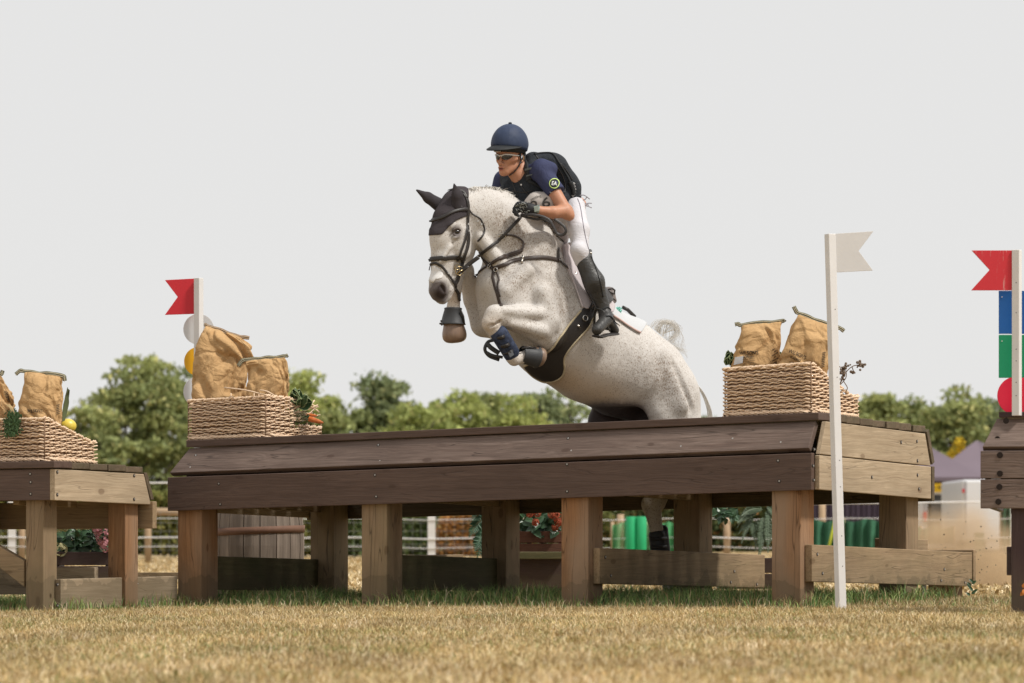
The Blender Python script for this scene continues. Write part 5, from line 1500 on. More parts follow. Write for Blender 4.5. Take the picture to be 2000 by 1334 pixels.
def sack(Y, prof, yaw, depth, label, strip=strip_g, ears=((-1, .05, -.02), (1, .04, -.03)), seed=1, crump=.012, group='paper sacks in the baskets', top_tilt=None, thick_top=.012):
    """prof: list of (px_left, px_right, py) outline rows bottom -> top, measured at distance Y"""
    rg = np.random.RandomState(seed); cy, sy = math.cos(yaw), math.sin(yaw)
    rows = len(prof); NR, NA = 60, 120
    pr = np.array([tuple(p) if len(p) == 4 else (p[0], p[1], p[2], p[2]) for p in prof], float)   # l, r, yl, yr
    t = np.linspace(0, rows - 1, NR); idx = np.arange(rows)
    Lp, Rp, YL, YR = [np.interp(t, idx, pr[:, i]) for i in range(4)]
    from mathutils import noise as mn
    vs_ = []; hgt = t / (rows - 1)
    off = Vector((seed * 3.7, seed * 1.3, seed * 2.1))
    for j in range(NR):
        cl, cr = P(Lp[j], YL[j], Y), P(Rp[j], YR[j], Y)
        c = (cl + cr) / 2; w = (cr - cl).length / 2; ax = (cr - cl).normalized()
        h = hgt[j]; dep = depth / 2 * (max(0, 1 - h ** 2.2) ** .6) + thick_top / 2; back = Vector((0, 1, 0))
        n_exp = 3.5 - 1.3 * h
        for i in range(NA):
            a = 2 * math.pi * i / NA; ca, sa = math.cos(a), math.sin(a)
            x = math.copysign(abs(ca) ** (2 / n_exp), ca); yv = math.copysign(abs(sa) ** (2 / n_exp), sa)
            gus = 1 - (.32 * h * max(0, 1 - abs(yv) * 2.2) * (.5 + .5 * (h < .96)) if h > .05 else 0) * .5
            p = c + ax * (w * x * gus) + back * (dep * yv)
            q = p * 7 + off
            f1 = mn.noise(Vector((q.x * .8, q.y, q.z * .6)))
            wq = Vector((mn.noise(q * .9 + off), mn.noise(q * .9 - off), 0)) * 1.1
            u_, v_ = (x * 2.3 + yv * 2.0 + wq.x + h * .8 * math.sin(seed)), (h * 4.4 + wq.y + x * .5)
            cr_ = (f1 * .8 + 1.5 * facet(u_, v_, seed) + .75 * facet(u_ * 2.2 + 5, v_ * 2.1 + 3, seed + 9) + .16 * facet(u_ * 5 + 5, v_ * 4.6 + 3, seed + 19) - .2) * crump * .95 * (1 - .7 * h ** 8)
            nrm = (ax * x * .35 + back * yv).normalized()
            vs_.append(p + nrm * cr_)
    ff = [(j * NA + i, j * NA + (i + 1) % NA, (j + 1) * NA + (i + 1) % NA, (j + 1) * NA + i) for j in range(NR - 1) for i in range(NA)]
    ff += [tuple(range(NA))[::-1], tuple((NR - 1) * NA + i for i in range(NA))]
    base = P((pr[0, 0] + pr[0, 1]) / 2, (pr[0, 2] + pr[0, 3]) / 2, Y)
    root = empty('paper_sack', base, label, 'paper sack', group)
    bag = mesh('bag', vs_, ff, PAPER, root, True)
    bag.data.polygons.foreach_set("use_smooth", [False] * len(bag.data.polygons)); 
    bag.data.polygons.foreach_set("use_smooth", [True] * len(bag.data.polygons))
    # folded, stitched top strip with free ears
    l, r_ = P(pr[-1, 0], pr[-1, 2], Y - .012), P(pr[-1, 1], pr[-1, 3], Y - .012); ax = (r_ - l).normalized(); up = Vector((-ax.z, 0, ax.x))
    line = []
    e0, e1 = ears
    line.append(l - ax * e0[1] + up * e0[2]); line.append(l - ax * e0[1] * .45 + up * (e0[2] * .25 + .004))
    for k in range(6): line.append(l + ax * ((r_ - l).length * k / 5) + up * rg.uniform(-.004, .004) + Vector((0, rg.uniform(-.006, .006), 0)))
    line.append(r_ + ax * e1[1] * .5 + up * (e1[2] * .3)); line.append(r_ + ax * e1[1] + up * e1[2])
    mb = MB(); q = spline(line, 4)
    nr = [Vector((0, -1, .25 + .3 * math.sin(i * .9))) for i in range(len(q))]
    mb.tube(q, 1, 6, flat=(.0045, .013), nrm=nr)
    st_ = mb.build('stitched_strip', strip, root, False)
    mb = MB()
    for dz in (-.006, .005):
        mb.tube([p + up * dz + Vector((0, -.0055, 0)) for p in q], .0014, 4)
    mb.build('stitching', stitch, st_, True)
    S = Surf(np.array([tuple(v) for v in vs_]), np.array([f for f in ff if len(f) == 4]))
    return root, bag, S

leafm = N('brassica_leaf', .5, .4); o_ = leafm.obj(); leafm.color(leafm.mix(leafm.noise(o_, 22, 4), (.022, .060, .022), (.060, .115, .045))); leafm.bump(leafm.noise(o_, 60, 4), .6, .01); LEAF = leafm.m
vein = plain('pale_leaf_edge', (.42, .50, .26), .6)
def curl_leaf(mb, mbv, c, ax, up, L, W, curl, seed, edge=True):
    rg = random.Random(seed); ax = Vector(ax).normalized(); up = Vector(up).normalized(); sd_ = ax.cross(up).normalized(); n, m_ = 9, 7; b = len(mb.v); rim = []
    for j in range(n):
        t = j / (n - 1); w = W * math.sin(math.pi * min(1, t * .86 + .12)) ** .7
        for i in range(m_):
            s = i / (m_ - 1) * 2 - 1
            ruff = .14 * W * math.sin(s * 9 + t * 15 + seed) * abs(s) * t
            p = Vector(c) + ax * (L * t * (1 - .1 * s * s)) + sd_ * (w * s) + up * (curl * L * t * t + W * .55 * s * s + ruff)
            mb.v.append(p)
            if i in (0, m_ - 1) : rim.append((i, t, p))
    for j in range(n - 1):
        for i in range(m_ - 1): mb.f.append((b + j * m_ + i, b + j * m_ + i + 1, b + (j + 1) * m_ + i + 1, b + (j + 1) * m_ + i))
    if mbv is not None:
        if edge:
            tip = [mb.v[b + (n - 1) * m_ + i] for i in range(m_)]
            mbv.tube([p for i, t, p in rim if i == 0] + tip + [p for i, t, p in rim[::-1] if i], W * .022 + .0006, 4)
        mbv.tube([mb.v[b + j * m_ + m_ // 2] + up * .001 for j in range(n)], W * .05, 4)
def cabbage(px, py, Y, rpx, label, seed, n=9, cat='cabbage'):
    c = P(px, py, Y); r = rpx * Y / F; rg = random.Random(seed)
    root = empty('leafy_cabbage', c, label, cat)
    mb, mv = MB(), MB()
    for i in range(n):
        a = rg.uniform(-.5, math.pi + .5); tilt = rg.uniform(.1, 1)
        ax = Vector((math.cos(a) * tilt, rg.uniform(-.8, .4), math.sin(a) * .8 + .3)); up = Vector((rg.uniform(-1, 1), -1, rg.uniform(-.3, 1)))
        if abs(ax.normalized().dot(up.normalized())) > .85: up = Vector((1, 0, .3))
        curl_leaf(mb, mv, c + Vector((0, 0, -r * .6)), ax, up - ax * up.dot(ax) / ax.length_squared, r * rg.uniform(1.2, 1.7), r * rg.uniform(.4, .65), rg.uniform(-.1, .35), seed * 10 + i)
    mb.build('leaves', LEAF, root, True); mv.build('leaf_ribs', vein, root, True)
    return root

# ---------- basket in the middle, its top torn open on the right
zt_ = ZT + .044
def uv_from(fr, px, v): return fr.u_of(px, v)
v_b = .14
ur_, ul_ = main.u_of(519, v_b), main.u_of(367, v_b)
dvm = main.v_of(628, ur_) - v_b
def z_mid(s):
    du = ul_ - ur_
    if s < dvm: return .25 - .0 * s
    if s < dvm + du: return .26
    if s < 2 * dvm + du: t = (s - dvm - du) / dvm; return .27 if t < .46 else max(.10, .27 - (t - .46) * 1.5)
    return .13
bk1, loc1, tot1 = basket(main, ur_, v_b, ul_ - ur_, dvm, zt_, z_mid, 'wicker basket torn open at its right end, two sacks and carrots in it',
                       broken=lambda s, z: (s > dvm + (ul_ - ur_) + dvm * .50) and z > .10)
mb = MB(); rg_ = random.Random(5)
for i in range(26):      # loose broken strands
    z = .115 + .15 * rg_.random(); sx = ur_; v0 = v_b + dvm * rg_.uniform(.42, .52); L = rg_.uniform(.06, .26)
    p0 = main.T(sx, v0, zt_ + z) + main.U * -.005; p1 = main.T(sx - rg_.uniform(-.02, .03), v0 + L * .6, zt_ + z + rg_.uniform(-.01, .03)); p2 = main.T(sx - rg_.uniform(-.03, .06), v0 + L, zt_ + z + rg_.uniform(-.02, .07))
    mb.tube(spline([p0, p1, p2], 3), .0045, 5)
for a_, b_ in ((( 438, 757), (520, 772)), ((508, 762), (535, 772)), ((448, 775), (460, 780))):
    p = main.front(*a_, v_b - .01); q = main.front(*b_, v_b - .01); mb.tube(spline([p, (p + q) / 2 + Vector((0, -.01, .008)), q], 3), .0045, 5)
for px in (452, 497, 506): mb.tube([main.front(px, 785, v_b), main.front(px - 1, 768, v_b - .004)], .004, 5)
mb.build('broken_strands', WICK, bk1, True)
def yat(fr, px, v): return fr.front(px, HY, v).y
Yb = yat(main, 430, v_b + .26)
s1, bag1, S1 = sack(Yb, [(385, 478, 806, 806), (380, 480, 780, 780), (378, 482, 750, 750), (380, 486, 722, 722), (381, 492, 700, 705), (384, 496, 680, 698), (392, 492, 660, 680), (398, 482, 645, 668), (403, 466, 636, 656)], 0, .26,
     'biggest crumpled brown sack, behind the small sack in the torn basket', strip_b, ((-1, .012, .0), (1, .07, .008)), 3, .030)
Yb2 = yat(main, 520, v_b + .22)
s2, bag2, S2 = sack(Yb2, [(486, 560, 800, 800), (482, 562, 780, 780), (481, 563, 750, 750), (482, 561, 730, 730), (480, 559, 712, 708), (478, 556, 704, 696)], 0, .20,
     'small brown sack right of the biggest one in the torn basket, dark green top strip', strip_g, ((-1, .045, -.03), (1, .022, .006)), 4, .018)
def vtext(S, cx, cy, h, ang, root):
    pass
cabbage(582, 778, Yb2 + .05, 21, 'dark leafy cabbage with pale veins right of the small sack in the torn basket', 11, 10)
car = N('carrot_orange', .45, .4); o_ = car.obj(); car.color(car.mix(car.noise(car.mapped(o_, (60, 60, 10)), 1, 4), (.58, .13, .03), (.78, .24, .06))); car.bump(car.noise(o_, 90, 3), .3, .003); CAR = car.m
def carrot(a, b, r, Y, label, tip=(1, 0)):
    A, B = P(*a, Y), P(*b, Y - .03); root = empty('carrot', A, label, 'carrot', 'carrots in the torn basket')
    t = B - A; mb = MB(); mb.tube([A - t * .05, A, A + t * .3, A + t * .7, A + t * .93, B], [r * .5, r, r * .95, r * .7, r * .35, r * .08], 12); mb.build('root', CAR, root, True)
    mb = MB(); mb.tube([B, B + t * .22 + Vector((0, 0, .004))], [r * .08, .001], 5); 
    for k in range(10): mb.tube(spline([A, A - t * .25 + Vector((random.uniform(-.02, .02), random.uniform(-.02, .02), random.uniform(-.01, .03))), A - t * .6 + Vector((random.uniform(-.05, .05), random.uniform(-.03, .03), random.uniform(-.05, .04)))], 3), .0022, 4)
    mb.build('greens', LEAF, root, True)
Yc_ = yat(main, 600, v_b + .40)
carrot((604, 818), (632, 826), .018, Yc_, 'nearest and largest orange carrot over the right rim of the torn basket')
carrot((600, 811), (620, 812), .012, Yc_ + .05, 'thin carrot lying just above the large one in the torn basket')
mb = MB(); rg_ = random.Random(9)
c = P(578, 815, Yc_)
for i in range(160):
    a = rg_.uniform(0, 6.28); p = c + Vector((rg_.gauss(0, .05), rg_.gauss(0, .03), rg_.gauss(0, .018))); mb.tube([p, p + Vector((.03 * math.cos(a), -.01, .02 * math.sin(a)))], .0022, 4)
tag(mb.build('wilted_greens', plain('faded_greens', (.12, .12, .06), .8), None, True), 'tangled dull green carrot tops in the torn basket beside the carrots', 'greens')

# ---------- basket on the right end of the main table
ur_, ul_ = main.u_of(1584, v_b), main.u_of(1413, v_b)
dvr = main.v_of(1677, ur_) - v_b; du_r = ul_ - ur_
def z_r(s):
    if s < dvr: t = s / dvr; return .16 + .125 * min(1, t * 1.3)
    if s < dvr + du_r: return .285 + .008 * ((s - dvr) / du_r)
    if s < 2 * dvr + du_r: t = (s - dvr - du_r) / dvr; return .293 - .155 * min(1, max(0, (t - .05) / .8)) ** .9
    return .145
bk2, _, _ = basket(main, ur_, v_b, du_r, dvr, zt_, z_r, 'intact wicker basket on the right end of the long table, behind the white flag pole')
Yr = yat(main, 1480, v_b + .20)
s3, bag3, S3 = sack(Yr, [(1428, 1520, 735, 735), (1427, 1521, 718, 718), (1430, 1524, 700, 700), (1436, 1524, 682, 682), (1444, 1524, 662, 662), (1446, 1526, 648, 644), (1447, 1530, 634, 627)], 0, .22,
     'upright brown sack with a small white sticker, left one in the right hand basket', strip_g, ((-1, .035, .004), (1, .008, .008)), 7, .013)
Yr2 = yat(main, 1575, v_b + .22)
s4, bag4, S4 = sack(Yr2, [(1518, 1612, 728, 742), (1517, 1616, 712, 724), (1524, 1622, 695, 705), (1534, 1628, 672, 680), (1540, 1632, 654, 664), (1548, 1636, 632, 652), (1558, 1640, 612, 641)], 0, .22,
     'brown sack leaning right against the white flag pole', strip_g, ((-1, .035, .030), (1, .030, -.008)), 8, .012)
T3, T4 = [S3], [S4]
lettering(T3, "WILSON'S", 1463, 689, 7.4, -2, ink, bag3, 'lettering', True, sx=.78, off=.005); lettering(T3, "BORDERS", 1462, 697.5, 4.4, -2, ink, bag3, 'lettering', True, sx=.78, off=.006)
lettering(T4, "WILSON'S", 1558, 692, 7.4, 24, ink, bag4, 'lettering', True, sx=.78, off=.005); lettering(T4, "BORDERS", 1554, 700.5, 4.4, 24, ink, bag4, 'lettering', True, sx=.78, off=.006)
mb = MB()
def inkline(mbx, S, x0, y0, x1, y1, w=.6):
    strap(mbx, S, [(x0, y0), ((x0 + x1) / 2, (y0 + y1) / 2), (x1, y1)], w, .001, off=.004, dens=3)
for y in (702, 705.5): inkline(mb, T3, 1450, y, 1474, y - 1)
strap(mb, T3, [(1455 + 11 * math.cos(a * .6) + 9, 712 + 4 * math.sin(a * .6)) for a in range(12)], .6, .001, off=.004, dens=2)
for k in range(9): inkline(mb, T3, 1508 + (k % 3) * 3, 684 + k * 3.6, 1513 + (k % 3) * 3, 681 + k * 3.6, 1.2)
mb.build('print', ink, bag3)
mb = MB()
for y in (706, 709): inkline(mb, T4, 1542, y, 1564, y + 8)
for k in range(9): inkline(mb, T4, 1606 - k * .3, 690 + k * 3.4, 1612 - k * .3, 688 + k * 3.4, 1.2)
mb.build('print', ink, bag4)
stick = []
for x, y in ((1437.5, 698.5), (1453, 696.5), (1451.5, 709), (1434.5, 712)): stick.append(put(T3, x, y, .008, Yr))
mesh('sticker', stick, [(0, 1, 2, 3)], plain('white_blue_sticker', (.70, .74, .80), .5, var=.04), bag3)
cabbage(1425, 702, Yr + .02, 17, 'dark green cabbage leaves left of the stickered sack', 21, 10)
cabbage(1523, 696, Yr + .12, 13, 'dark green cabbage leaf peeping out between the two right hand sacks', 22, 6)
# dried seed heads
root = empty('dried_flower_sprig', P(1640, 770, Yr2 + .1), 'brown dried sprig with seed heads right of the white flag pole', 'dried flowers')
mb, mf = MB(), MB(); rg_ = random.Random(4); dry = plain('dry_brown_stem', (.20, .14, .10), .9)
Yd = Yr2 + .12
for pts in ([(1635, 760), (1645, 742), (1650, 730), (1664, 716), (1680, 712)], [(1637, 756), (1652, 738), (1652, 722)], [(1641, 748), (1646, 733), (1640, 715)], [(1648, 745), (1655, 757), (1652, 765)], [(1664, 716), (1668, 728)]):
    mb.tube(spline([P(x, y, Yd + rg_.uniform(-.02, .02)) for x, y in pts], 4), .0028, 5)
for x, y, k in ((1648, 718, 10), (1642, 726, 8), (1680, 712, 9), (1676, 708, 6), (1684, 716, 5), (1665, 729, 6), (1655, 712, 5), (1644, 738, 6), (1650, 730, 5)):
    for i in range(k): mf.sphere(P(x + rg_.gauss(0, 3), y + rg_.gauss(0, 3), Yd + rg_.uniform(-.03, .03)), rg_.uniform(.005, .010), 6, 4)
mb.build('stems', dry, root, True); mf.build('seed_heads', plain('seed_head_brown', (.17, .13, .10), .9, var=.3), root, False)

# ---------- basket on the left table
zl_ = lz1 + .045
ur_ = left.u_of(87, .07); du_l = .62; dvl = left.v_of(187, ur_) - .07
def z_l(s):
    if s < dvl: return .16 + .1 * min(1, s / dvl * 1.3)
    if s < dvl + du_l: return .262
    if s < 2 * dvl + du_l: t = (s - dvl - du_l) / dvl; return .270 - .125 * min(1, max(0, (t - .05) / .85)) ** .9
    return .14
basket(left, ur_, .07, du_l, dvl, zl_, z_l, 'pale wicker basket on the left table with herbs hanging over its rim')
Yl = yat(left, 85, .25)
s5, bag5, S5 = sack(Yl, [(38, 118, 828, 828), (40, 120, 808, 808), (37, 121, 785, 785), (43, 122, 764, 764), (46, 122, 746, 748), (46, 124, 724, 734)], 0, .2,
     'brown sack with a drooping top strip in the left table basket', strip_g, ((-1, .045, -.028), (1, .012, -.030)), 12, .012)
Yl2 = yat(left, 0, .22)
s6, bag6, S6 = sack(Yl2, [(-70, 20, 828, 828), (-72, 26, 800, 800), (-72, 25, 780, 780), (-74, 14, 755, 752), (-76, 2, 735, 730)], 0, .2,
     'brown sack cut off by the left edge of the photo', strip_g, ((-1, .02, 0), (1, .012, .02)), 13, .022)
lettering([S5], "WILSON'S", 68, 802.5, 6.4, 0, ink, bag5, 'lettering', True, sx=.74, off=.006)
mb = MB()
for k in range(6): inkline(mb, [S5], 110, 792 + k * 3.4, 116, 790 + k * 3.4, 1.1)
mb.build('print', ink, bag5)
mb = MB()
for k in range(7): inkline(mb, [S6], 8 + k, 764 + k * 3, 16 + k * .8, 767 + k * 3, 1.2)
mb.build('print', ink, bag6)
# herbs bunch
root = empty('herb_bunch', P(20, 800, yat(left, 20, .03)), 'bunch of green herbs hanging over the left basket rim', 'herbs')
mb = MB(); rg_ = random.Random(12); Yh = yat(left, 20, .02)
for i in range(620):
    t = rg_.random(); x = 26 - 4 * t + rg_.gauss(0, 5.5 + 2.0 * math.sin(math.pi * t)); y = 803 + 46 * t + rg_.gauss(0, 2)
    p = P(x, y, Yh + rg_.uniform(-.05, .03)); a = rg_.uniform(-1.9, -1.2) + rg_.gauss(0, .7)
    L = rg_.uniform(.012, .026); d = Vector((math.cos(a) * L, rg_.uniform(-.4, .4) * L, math.sin(a) * L)); w = Vector((-d.z, 0, d.x)).normalized() * .0035
    mb.add([p - w, p + w, p + d * .6 + w, p + d, p + d * .6 - w], [(0, 1, 2, 3, 4)])
mb.build('foliage', plain('parsley_green', (.045, .085, .03), .7, var=.35, scale=60), root)
mb = MB()
for i in range(9): mb.tube(spline([P(12 + i, 790 + i % 3, Yh), P(20 + i * .6, 798, Yh - .02), P(22 + i * .8, 812, Yh - .02)], 3), .003, 5)
mb.build('stems', plain('straw_stems', (.45, .33, .17), .8), root, True)
mb = MB(); mb.sphere(P(132, 832, Yl + .1), .048, 20, 14, (1.15, 1, .95)); tag(mb.build('squash', plain('yellow_squash', (.68, .52, .07), .4, .5, .1, 12, .1), None, True), 'yellow squash showing over the sloping rim of the left basket', 'squash')
mb, mv = MB(), MB(); curl_leaf(mb, mv, P(120, 822, Yl + .06), (0.15, .05, 1), (.9, -.4, .1), .21, .028, .02, 3, False)
root = empty('leek_leaf', P(120, 822, Yl + .06), 'upright pointed green leaf behind the drooping strip sack', 'leaf'); mb.build('blade', plain('olive_leaf', (.11, .13, .06), .6), root, True)
# ================================================================= flag poles
redp = N('red_painted_board', .5, .35); o_ = redp.obj()
sc = redp.ramp(redp.noise(redp.mapped(o_, (60, 60, 5)), 1, 4, .7), [(.585, 0), (.64, 1)])
redp.color(redp.mix(redp.math('MULTIPLY', sc, .55), (.58, .030, .042), (.62, .40, .36))); REDS = redp.m
RED = plain('bright_red_paint', (.58, .028, .040), .45, var=.05)
def flagpole(name, Y, top, bot, w, dvec, sidew, flag, fmat, label, cat='flag', ground=True, flagY=0.0, yaw=35):
    """square pole seen on its corner"""
    a, b = P(*bot, Y), P(*top, Y); ax = (b - a).normalized(); root = empty(name, a, label, cat)
    s = w * Y / F / (math.cos(R(yaw)) + abs(math.sin(R(yaw)))) / 2 * 1.0
    e1 = Vector((math.cos(R(yaw)), -math.sin(R(yaw)) * -1, 0)); e1 = Vector((math.cos(R(yaw)), math.sin(R(yaw)) * -1, 0)); e2 = Vector((math.sin(R(yaw)), math.cos(R(yaw)), 0))
    mb = MB(); c = (a + b) / 2; mb.box(c, e1 * s * dvec, e2 * s, ax * ((b - a).length / 2))
    po = mb.build('pole', M['whitepaint'], root, bevel=.003)
    for t in (.12, .2, .33, .4, .62, .8):
        p = a + (b - a) * t + e1 * s * .2 - e2 * s; mb = MB(); mb.disc(p, -e2, .0026, .0015, 8); mb.build('screw_hole', M['hole'], po)
    if flag:
        pts = [P(x, y, Y + flagY) for x, y in flag]; mb = MB(); mb.prism(pts, (0, .012, 0)); mb.build('flag', fmat, root, bevel=.001)
    return root
lp = flagpole('flag_pole', 23.6, (388, 543), (388, 1186), 19, 1.0, 0, [(379, 544), (322, 547), (347, 580), (322, 615), (379, 613)], RED, 'white pole with a red swallowtail flag behind the torn basket', flagY=.02)
def disc(root, px, py, rpx, Y, mat, th=.012, rim=None):
    mb = MB(); mb.disc(P(px, py, Y), (0, 1, 0), rpx * Y / F, th, 48); return mb.build('disc', mat, root, bevel=.001)
disc(lp, 388, 643, 30, 23.66, plain('grey_white_disc', (.66, .66, .66), .5, var=.03))
disc(lp, 388, 706, 28.5, 23.66, plain('amber_yellow_disc', (.80, .42, .015), .45, var=.04))
disc(lp, 388, 765, 30, 23.66, plain('white_disc', (.72, .72, .73), .5, var=.03))
wp = flagpole('flag_pole', 20.3, (1621, 457), (1642.5, 1194), 22, 1.0, 0, [(1629, 456.5), (1706, 451.5), (1677, 490), (1705, 528), (1629.5, 532)], M['whitepaint'], 'tall leaning white pole with a white swallowtail flag in front of the long table', flagY=.0, yaw=-28)
rp = flagpole('flag_pole', 18.75, (1986, 488), (1986, 812), 21, 1.0, 0, [(1977, 489), (1898, 489), (1933, 527), (1897, 567), (1977, 567)], REDS, 'white pole at the right edge with a scratched red flag above blue and green boards', yaw=28)
for y0, y1, mt in ((568, 652, plain('blue_board', (.012, .105, .36), .45, var=.04)), (654, 738, plain('green_board', (.010, .26, .12), .45, var=.04))):
    mb = MB(); mb.prism([P(1951, y0, 18.82), P(2021, y0, 18.82), P(2021, y1, 18.82), P(1951, y1, 18.82)], (0, .01, 0)); bd = mb.build('board', mt, rp, bevel=.001)
    mb = MB(); mb.disc(P(1957, y0 + 12, 18.818), (0, -1, 0), .003, .001, 8); mb.build('screw', steel_w if 'steel_w' in globals() else M['whitepaint'], bd)
mb = MB(); mb.disc(P(1986, 773, 18.82), (0, 1, 0), 38 * 18.82 / F, .01, 56); mb.build('disc', plain('crimson_disc', (.68, .018, .055), .4, var=.04), rp, bevel=.001)
# ================================================================= barrel, planters and ferns under and behind the jumps
def planter(name, pxl, pxr, ytop, ybot, Y, mat, label, depth=.3):
    a, b = P(pxl, ybot, Y), P(pxr, ybot, Y); top = P(pxl, ytop, Y).z
    root = empty('planter', Vector(((a.x + b.x) / 2, Y, gz(a.x, Y))), label, 'planter'); h = top - a.z; zg = a.z; n = 2
    for i in range(n):
        z = zg + h * i / n
        board('board', (a.x, Y, z), (b.x, Y, z), Z, h / n - .006, (0, 1, 0), .025, mat, root)
    for x in (a.x, b.x): board('side_board', (x, Y + .027, zg), (x, Y + depth, zg), Z, h, (1 if x == a.x else -1, 0, 0), .025, mat, root)
    mb = MB(); mb.prism([Vector((a.x + .03, Y + .03, top - .03)), Vector((b.x - .03, Y + .03, top - .03)), Vector((b.x - .03, Y + depth - .02, top - .03)), Vector((a.x + .03, Y + depth - .02, top - .03))], (0, 0, .01)); mb.build('soil', M['hole'], root)
    return root
def oval_leaf(mb, c, ax, up, L, W):
    ax = Vector(ax).normalized(); sd_ = ax.cross(Vector(up)); 
    if sd_.length < 1e-3: sd_ = ax.orthogonal()
    sd_.normalize(); n = sd_.cross(ax); c = Vector(c)
    mb.add([c, c + ax * L * .3 - sd_ * W + n * W * .4, c + ax * L * .3, c + ax * L * .3 + sd_ * W + n * W * .4, c + ax * L * .72 - sd_ * W * .75 + n * W * .2, c + ax * L * .7 - n * L * .04, c + ax * L * .72 + sd_ * W * .75 + n * W * .2, c + ax * L - n * L * .12],
           [(0, 2, 1), (0, 3, 2), (1, 2, 5, 4), (2, 3, 6, 5), (4, 5, 7), (5, 6, 7)])
glossy = N('glossy_dark_leaf', .4, .5); o_ = glossy.obj(); glossy.color(glossy.mix(glossy.noise(o_, 30, 3), (.018, .055, .025), (.06, .12, .05))); GLOSS = glossy.m
def bush(mb, px0, px1, y0, y1, Y, n, L, W, rg):
    for _ in range(n):
        p = P(rg.uniform(px0, px1), rg.uniform(y0, y1), Y + rg.uniform(-.04, .16)); a = rg.uniform(0, 6.28)
        oval_leaf(mb, p, (math.cos(a), rg.uniform(-.9, .2), math.sin(a) * .8 - .1), (rg.uniform(-.5, .5), -1, .6), L * rg.uniform(.7, 1.2), W * rg.uniform(.7, 1.2))
def floret_ball(mb, c, r, n, rg, s=.012):
    for _ in range(n):
        d = Vector((rg.gauss(0, 1), rg.gauss(0, 1), rg.gauss(0, 1))).normalized(); p = c + d * r * rg.uniform(.85, 1.05); a = d.orthogonal().normalized(); b = d.cross(a); t = rg.uniform(0, 1.5)
        for k in range(4):
            u = a * math.cos(t + k * 1.5708) + b * math.sin(t + k * 1.5708); w = d.cross(u)
            mb.add([p, p + u * s * .6 + w * s * .4 + d * s * .2, p + u * s + d * s * .1, p + u * s * .6 - w * s * .4 + d * s * .2], [(0, 1, 2, 3)])
def fern(mb, base, tip, sag, n, L, rg):
    base, tip = Vector(base), Vector(tip); pts = []
    for i in range(n + 1):
        t = i / n; pts.append(base.lerp(tip, t) + Vector((0, 0, sag * 4 * t * (1 - t))))
    mb.tube(pts, .003, 4)
    for i in range(1, n):
        t = i / n; d = (pts[i + 1] - pts[i - 1]).normalized(); l = L * math.sin(math.pi * (t * .8 + .18)) 
        s_ = d.cross(Vector((0, -1, .2))).normalized()
        for sg in (-1, 1):
            dr = (s_ * sg + d * .45 + Vector((0, rg.uniform(-.3, .1), rg.uniform(-.2, .1)))).normalized(); oval_leaf(mb, pts[i], dr, (0, -1, .3), l, l * .16)
rg_ = random.Random(31)
# weathered barrel behind the left end of the long table
Yb_ = 25.0; c = P(506, 1164, Yb_); c.z = gz(c.x, c.y); H_ = .78; Rr = .315
root = empty('barrel', c, 'weathered grey wooden barrel with rusty hoops behind the left posts of the long table', 'barrel')
ns_ = 17; mb = MB()
for k in range(ns_):
    a0, a1 = 2 * math.pi * k / ns_ + .012, 2 * math.pi * (k + 1) / ns_ - .012; rj = rg_.uniform(-.004, .004); off = Vector((rg_.uniform(0, 50), rg_.uniform(0, 50), 0)); b = len(mb.v); m_ = 8
    for j in range(m_ + 1):
        t = j / m_; r = Rr * (.88 + .12 * math.sin(math.pi * t)) + rj
        for a in (a0, (a0 + a1) / 2, a1): mb.v.append(c + Vector((r * math.cos(a), r * math.sin(a), H_ * t)))
        for a in (a1, a0): mb.v.append(c + Vector(((r - .025) * math.cos(a), (r - .025) * math.sin(a), H_ * t)))
    for j in range(m_):
        for q in range(5): mb.f.append((b + j * 5 + q, b + j * 5 + (q + 1) % 5, b + (j + 1) * 5 + (q + 1) % 5, b + (j + 1) * 5 + q))
    mb.f.append(tuple(b + q for q in range(5))); mb.f.append(tuple(b + m_ * 5 + q for q in range(5))[::-1])
wc = [((v.z), math.atan2(v.y - c.y, v.x - c.x) * 1.3, (int((math.atan2(v.y - c.y, v.x - c.x) / (2 * math.pi) * ns_) % ns_)) * 3.7) for v in mb.v]
mb.build('staves', M['oldgrey'], root, False, attrs={"wc": wc})
for z, hh in ((.47, .05), (.10, .042), (.70, .042)):
    mb = MB(); r0 = Rr * (.88 + .12 * math.sin(math.pi * z / H_)) + .006; n = 40
    for i in range(n):
        a = 2 * math.pi * i / n
        for rr, zz in ((r0, z), (r0 + .001, z + hh), (r0 - .006, z + hh), (r0 - .006, z)): mb.v.append(c + Vector((rr * math.cos(a), rr * math.sin(a), zz + .012 * math.cos(a))))
    for i in range(n):
        for q in range(4): mb.f.append((4 * i + q, 4 * i + (q + 1) % 4, 4 * ((i + 1) % n) + (q + 1) % 4, 4 * ((i + 1) % n) + q))
    mb.build('hoop', M['rust'], root, True)
# hydrangea planter behind the left table
pr = planter('p', 108, 212, 1076, 1132, 24.2, M['paint_dark'], 'dark brown planter of hydrangeas seen between the left table posts')
root = empty('hydrangea_plant', P(160, 1076, 24.3), 'pink and cream hydrangeas with glossy dark leaves in the left planter', 'flowers')
mb = MB(); bush(mb, 112, 212, 1030, 1078, 24.28, 170, .09, .024, rg_); mb.build('leaves', GLOSS, root)
mb = MB()
for x, y, r in ((196, 1036, .052), (202, 1052, .05), (208, 1066, .045), (190, 1028, .04)): floret_ball(mb, P(x, y, 24.18), r, 70, rg_)
mb.build('pink_flowers', plain('dusty_pink_petals', (.50, .22, .24), .7, var=.3, scale=30), root)
mb = MB()
for x, y, r in ((118, 1073, .045), (114, 1030, .035), (156, 1024, .04), (170, 1025, .035), (126, 1028, .035)): floret_ball(mb, P(x, y, 24.18), r, 60, rg_)
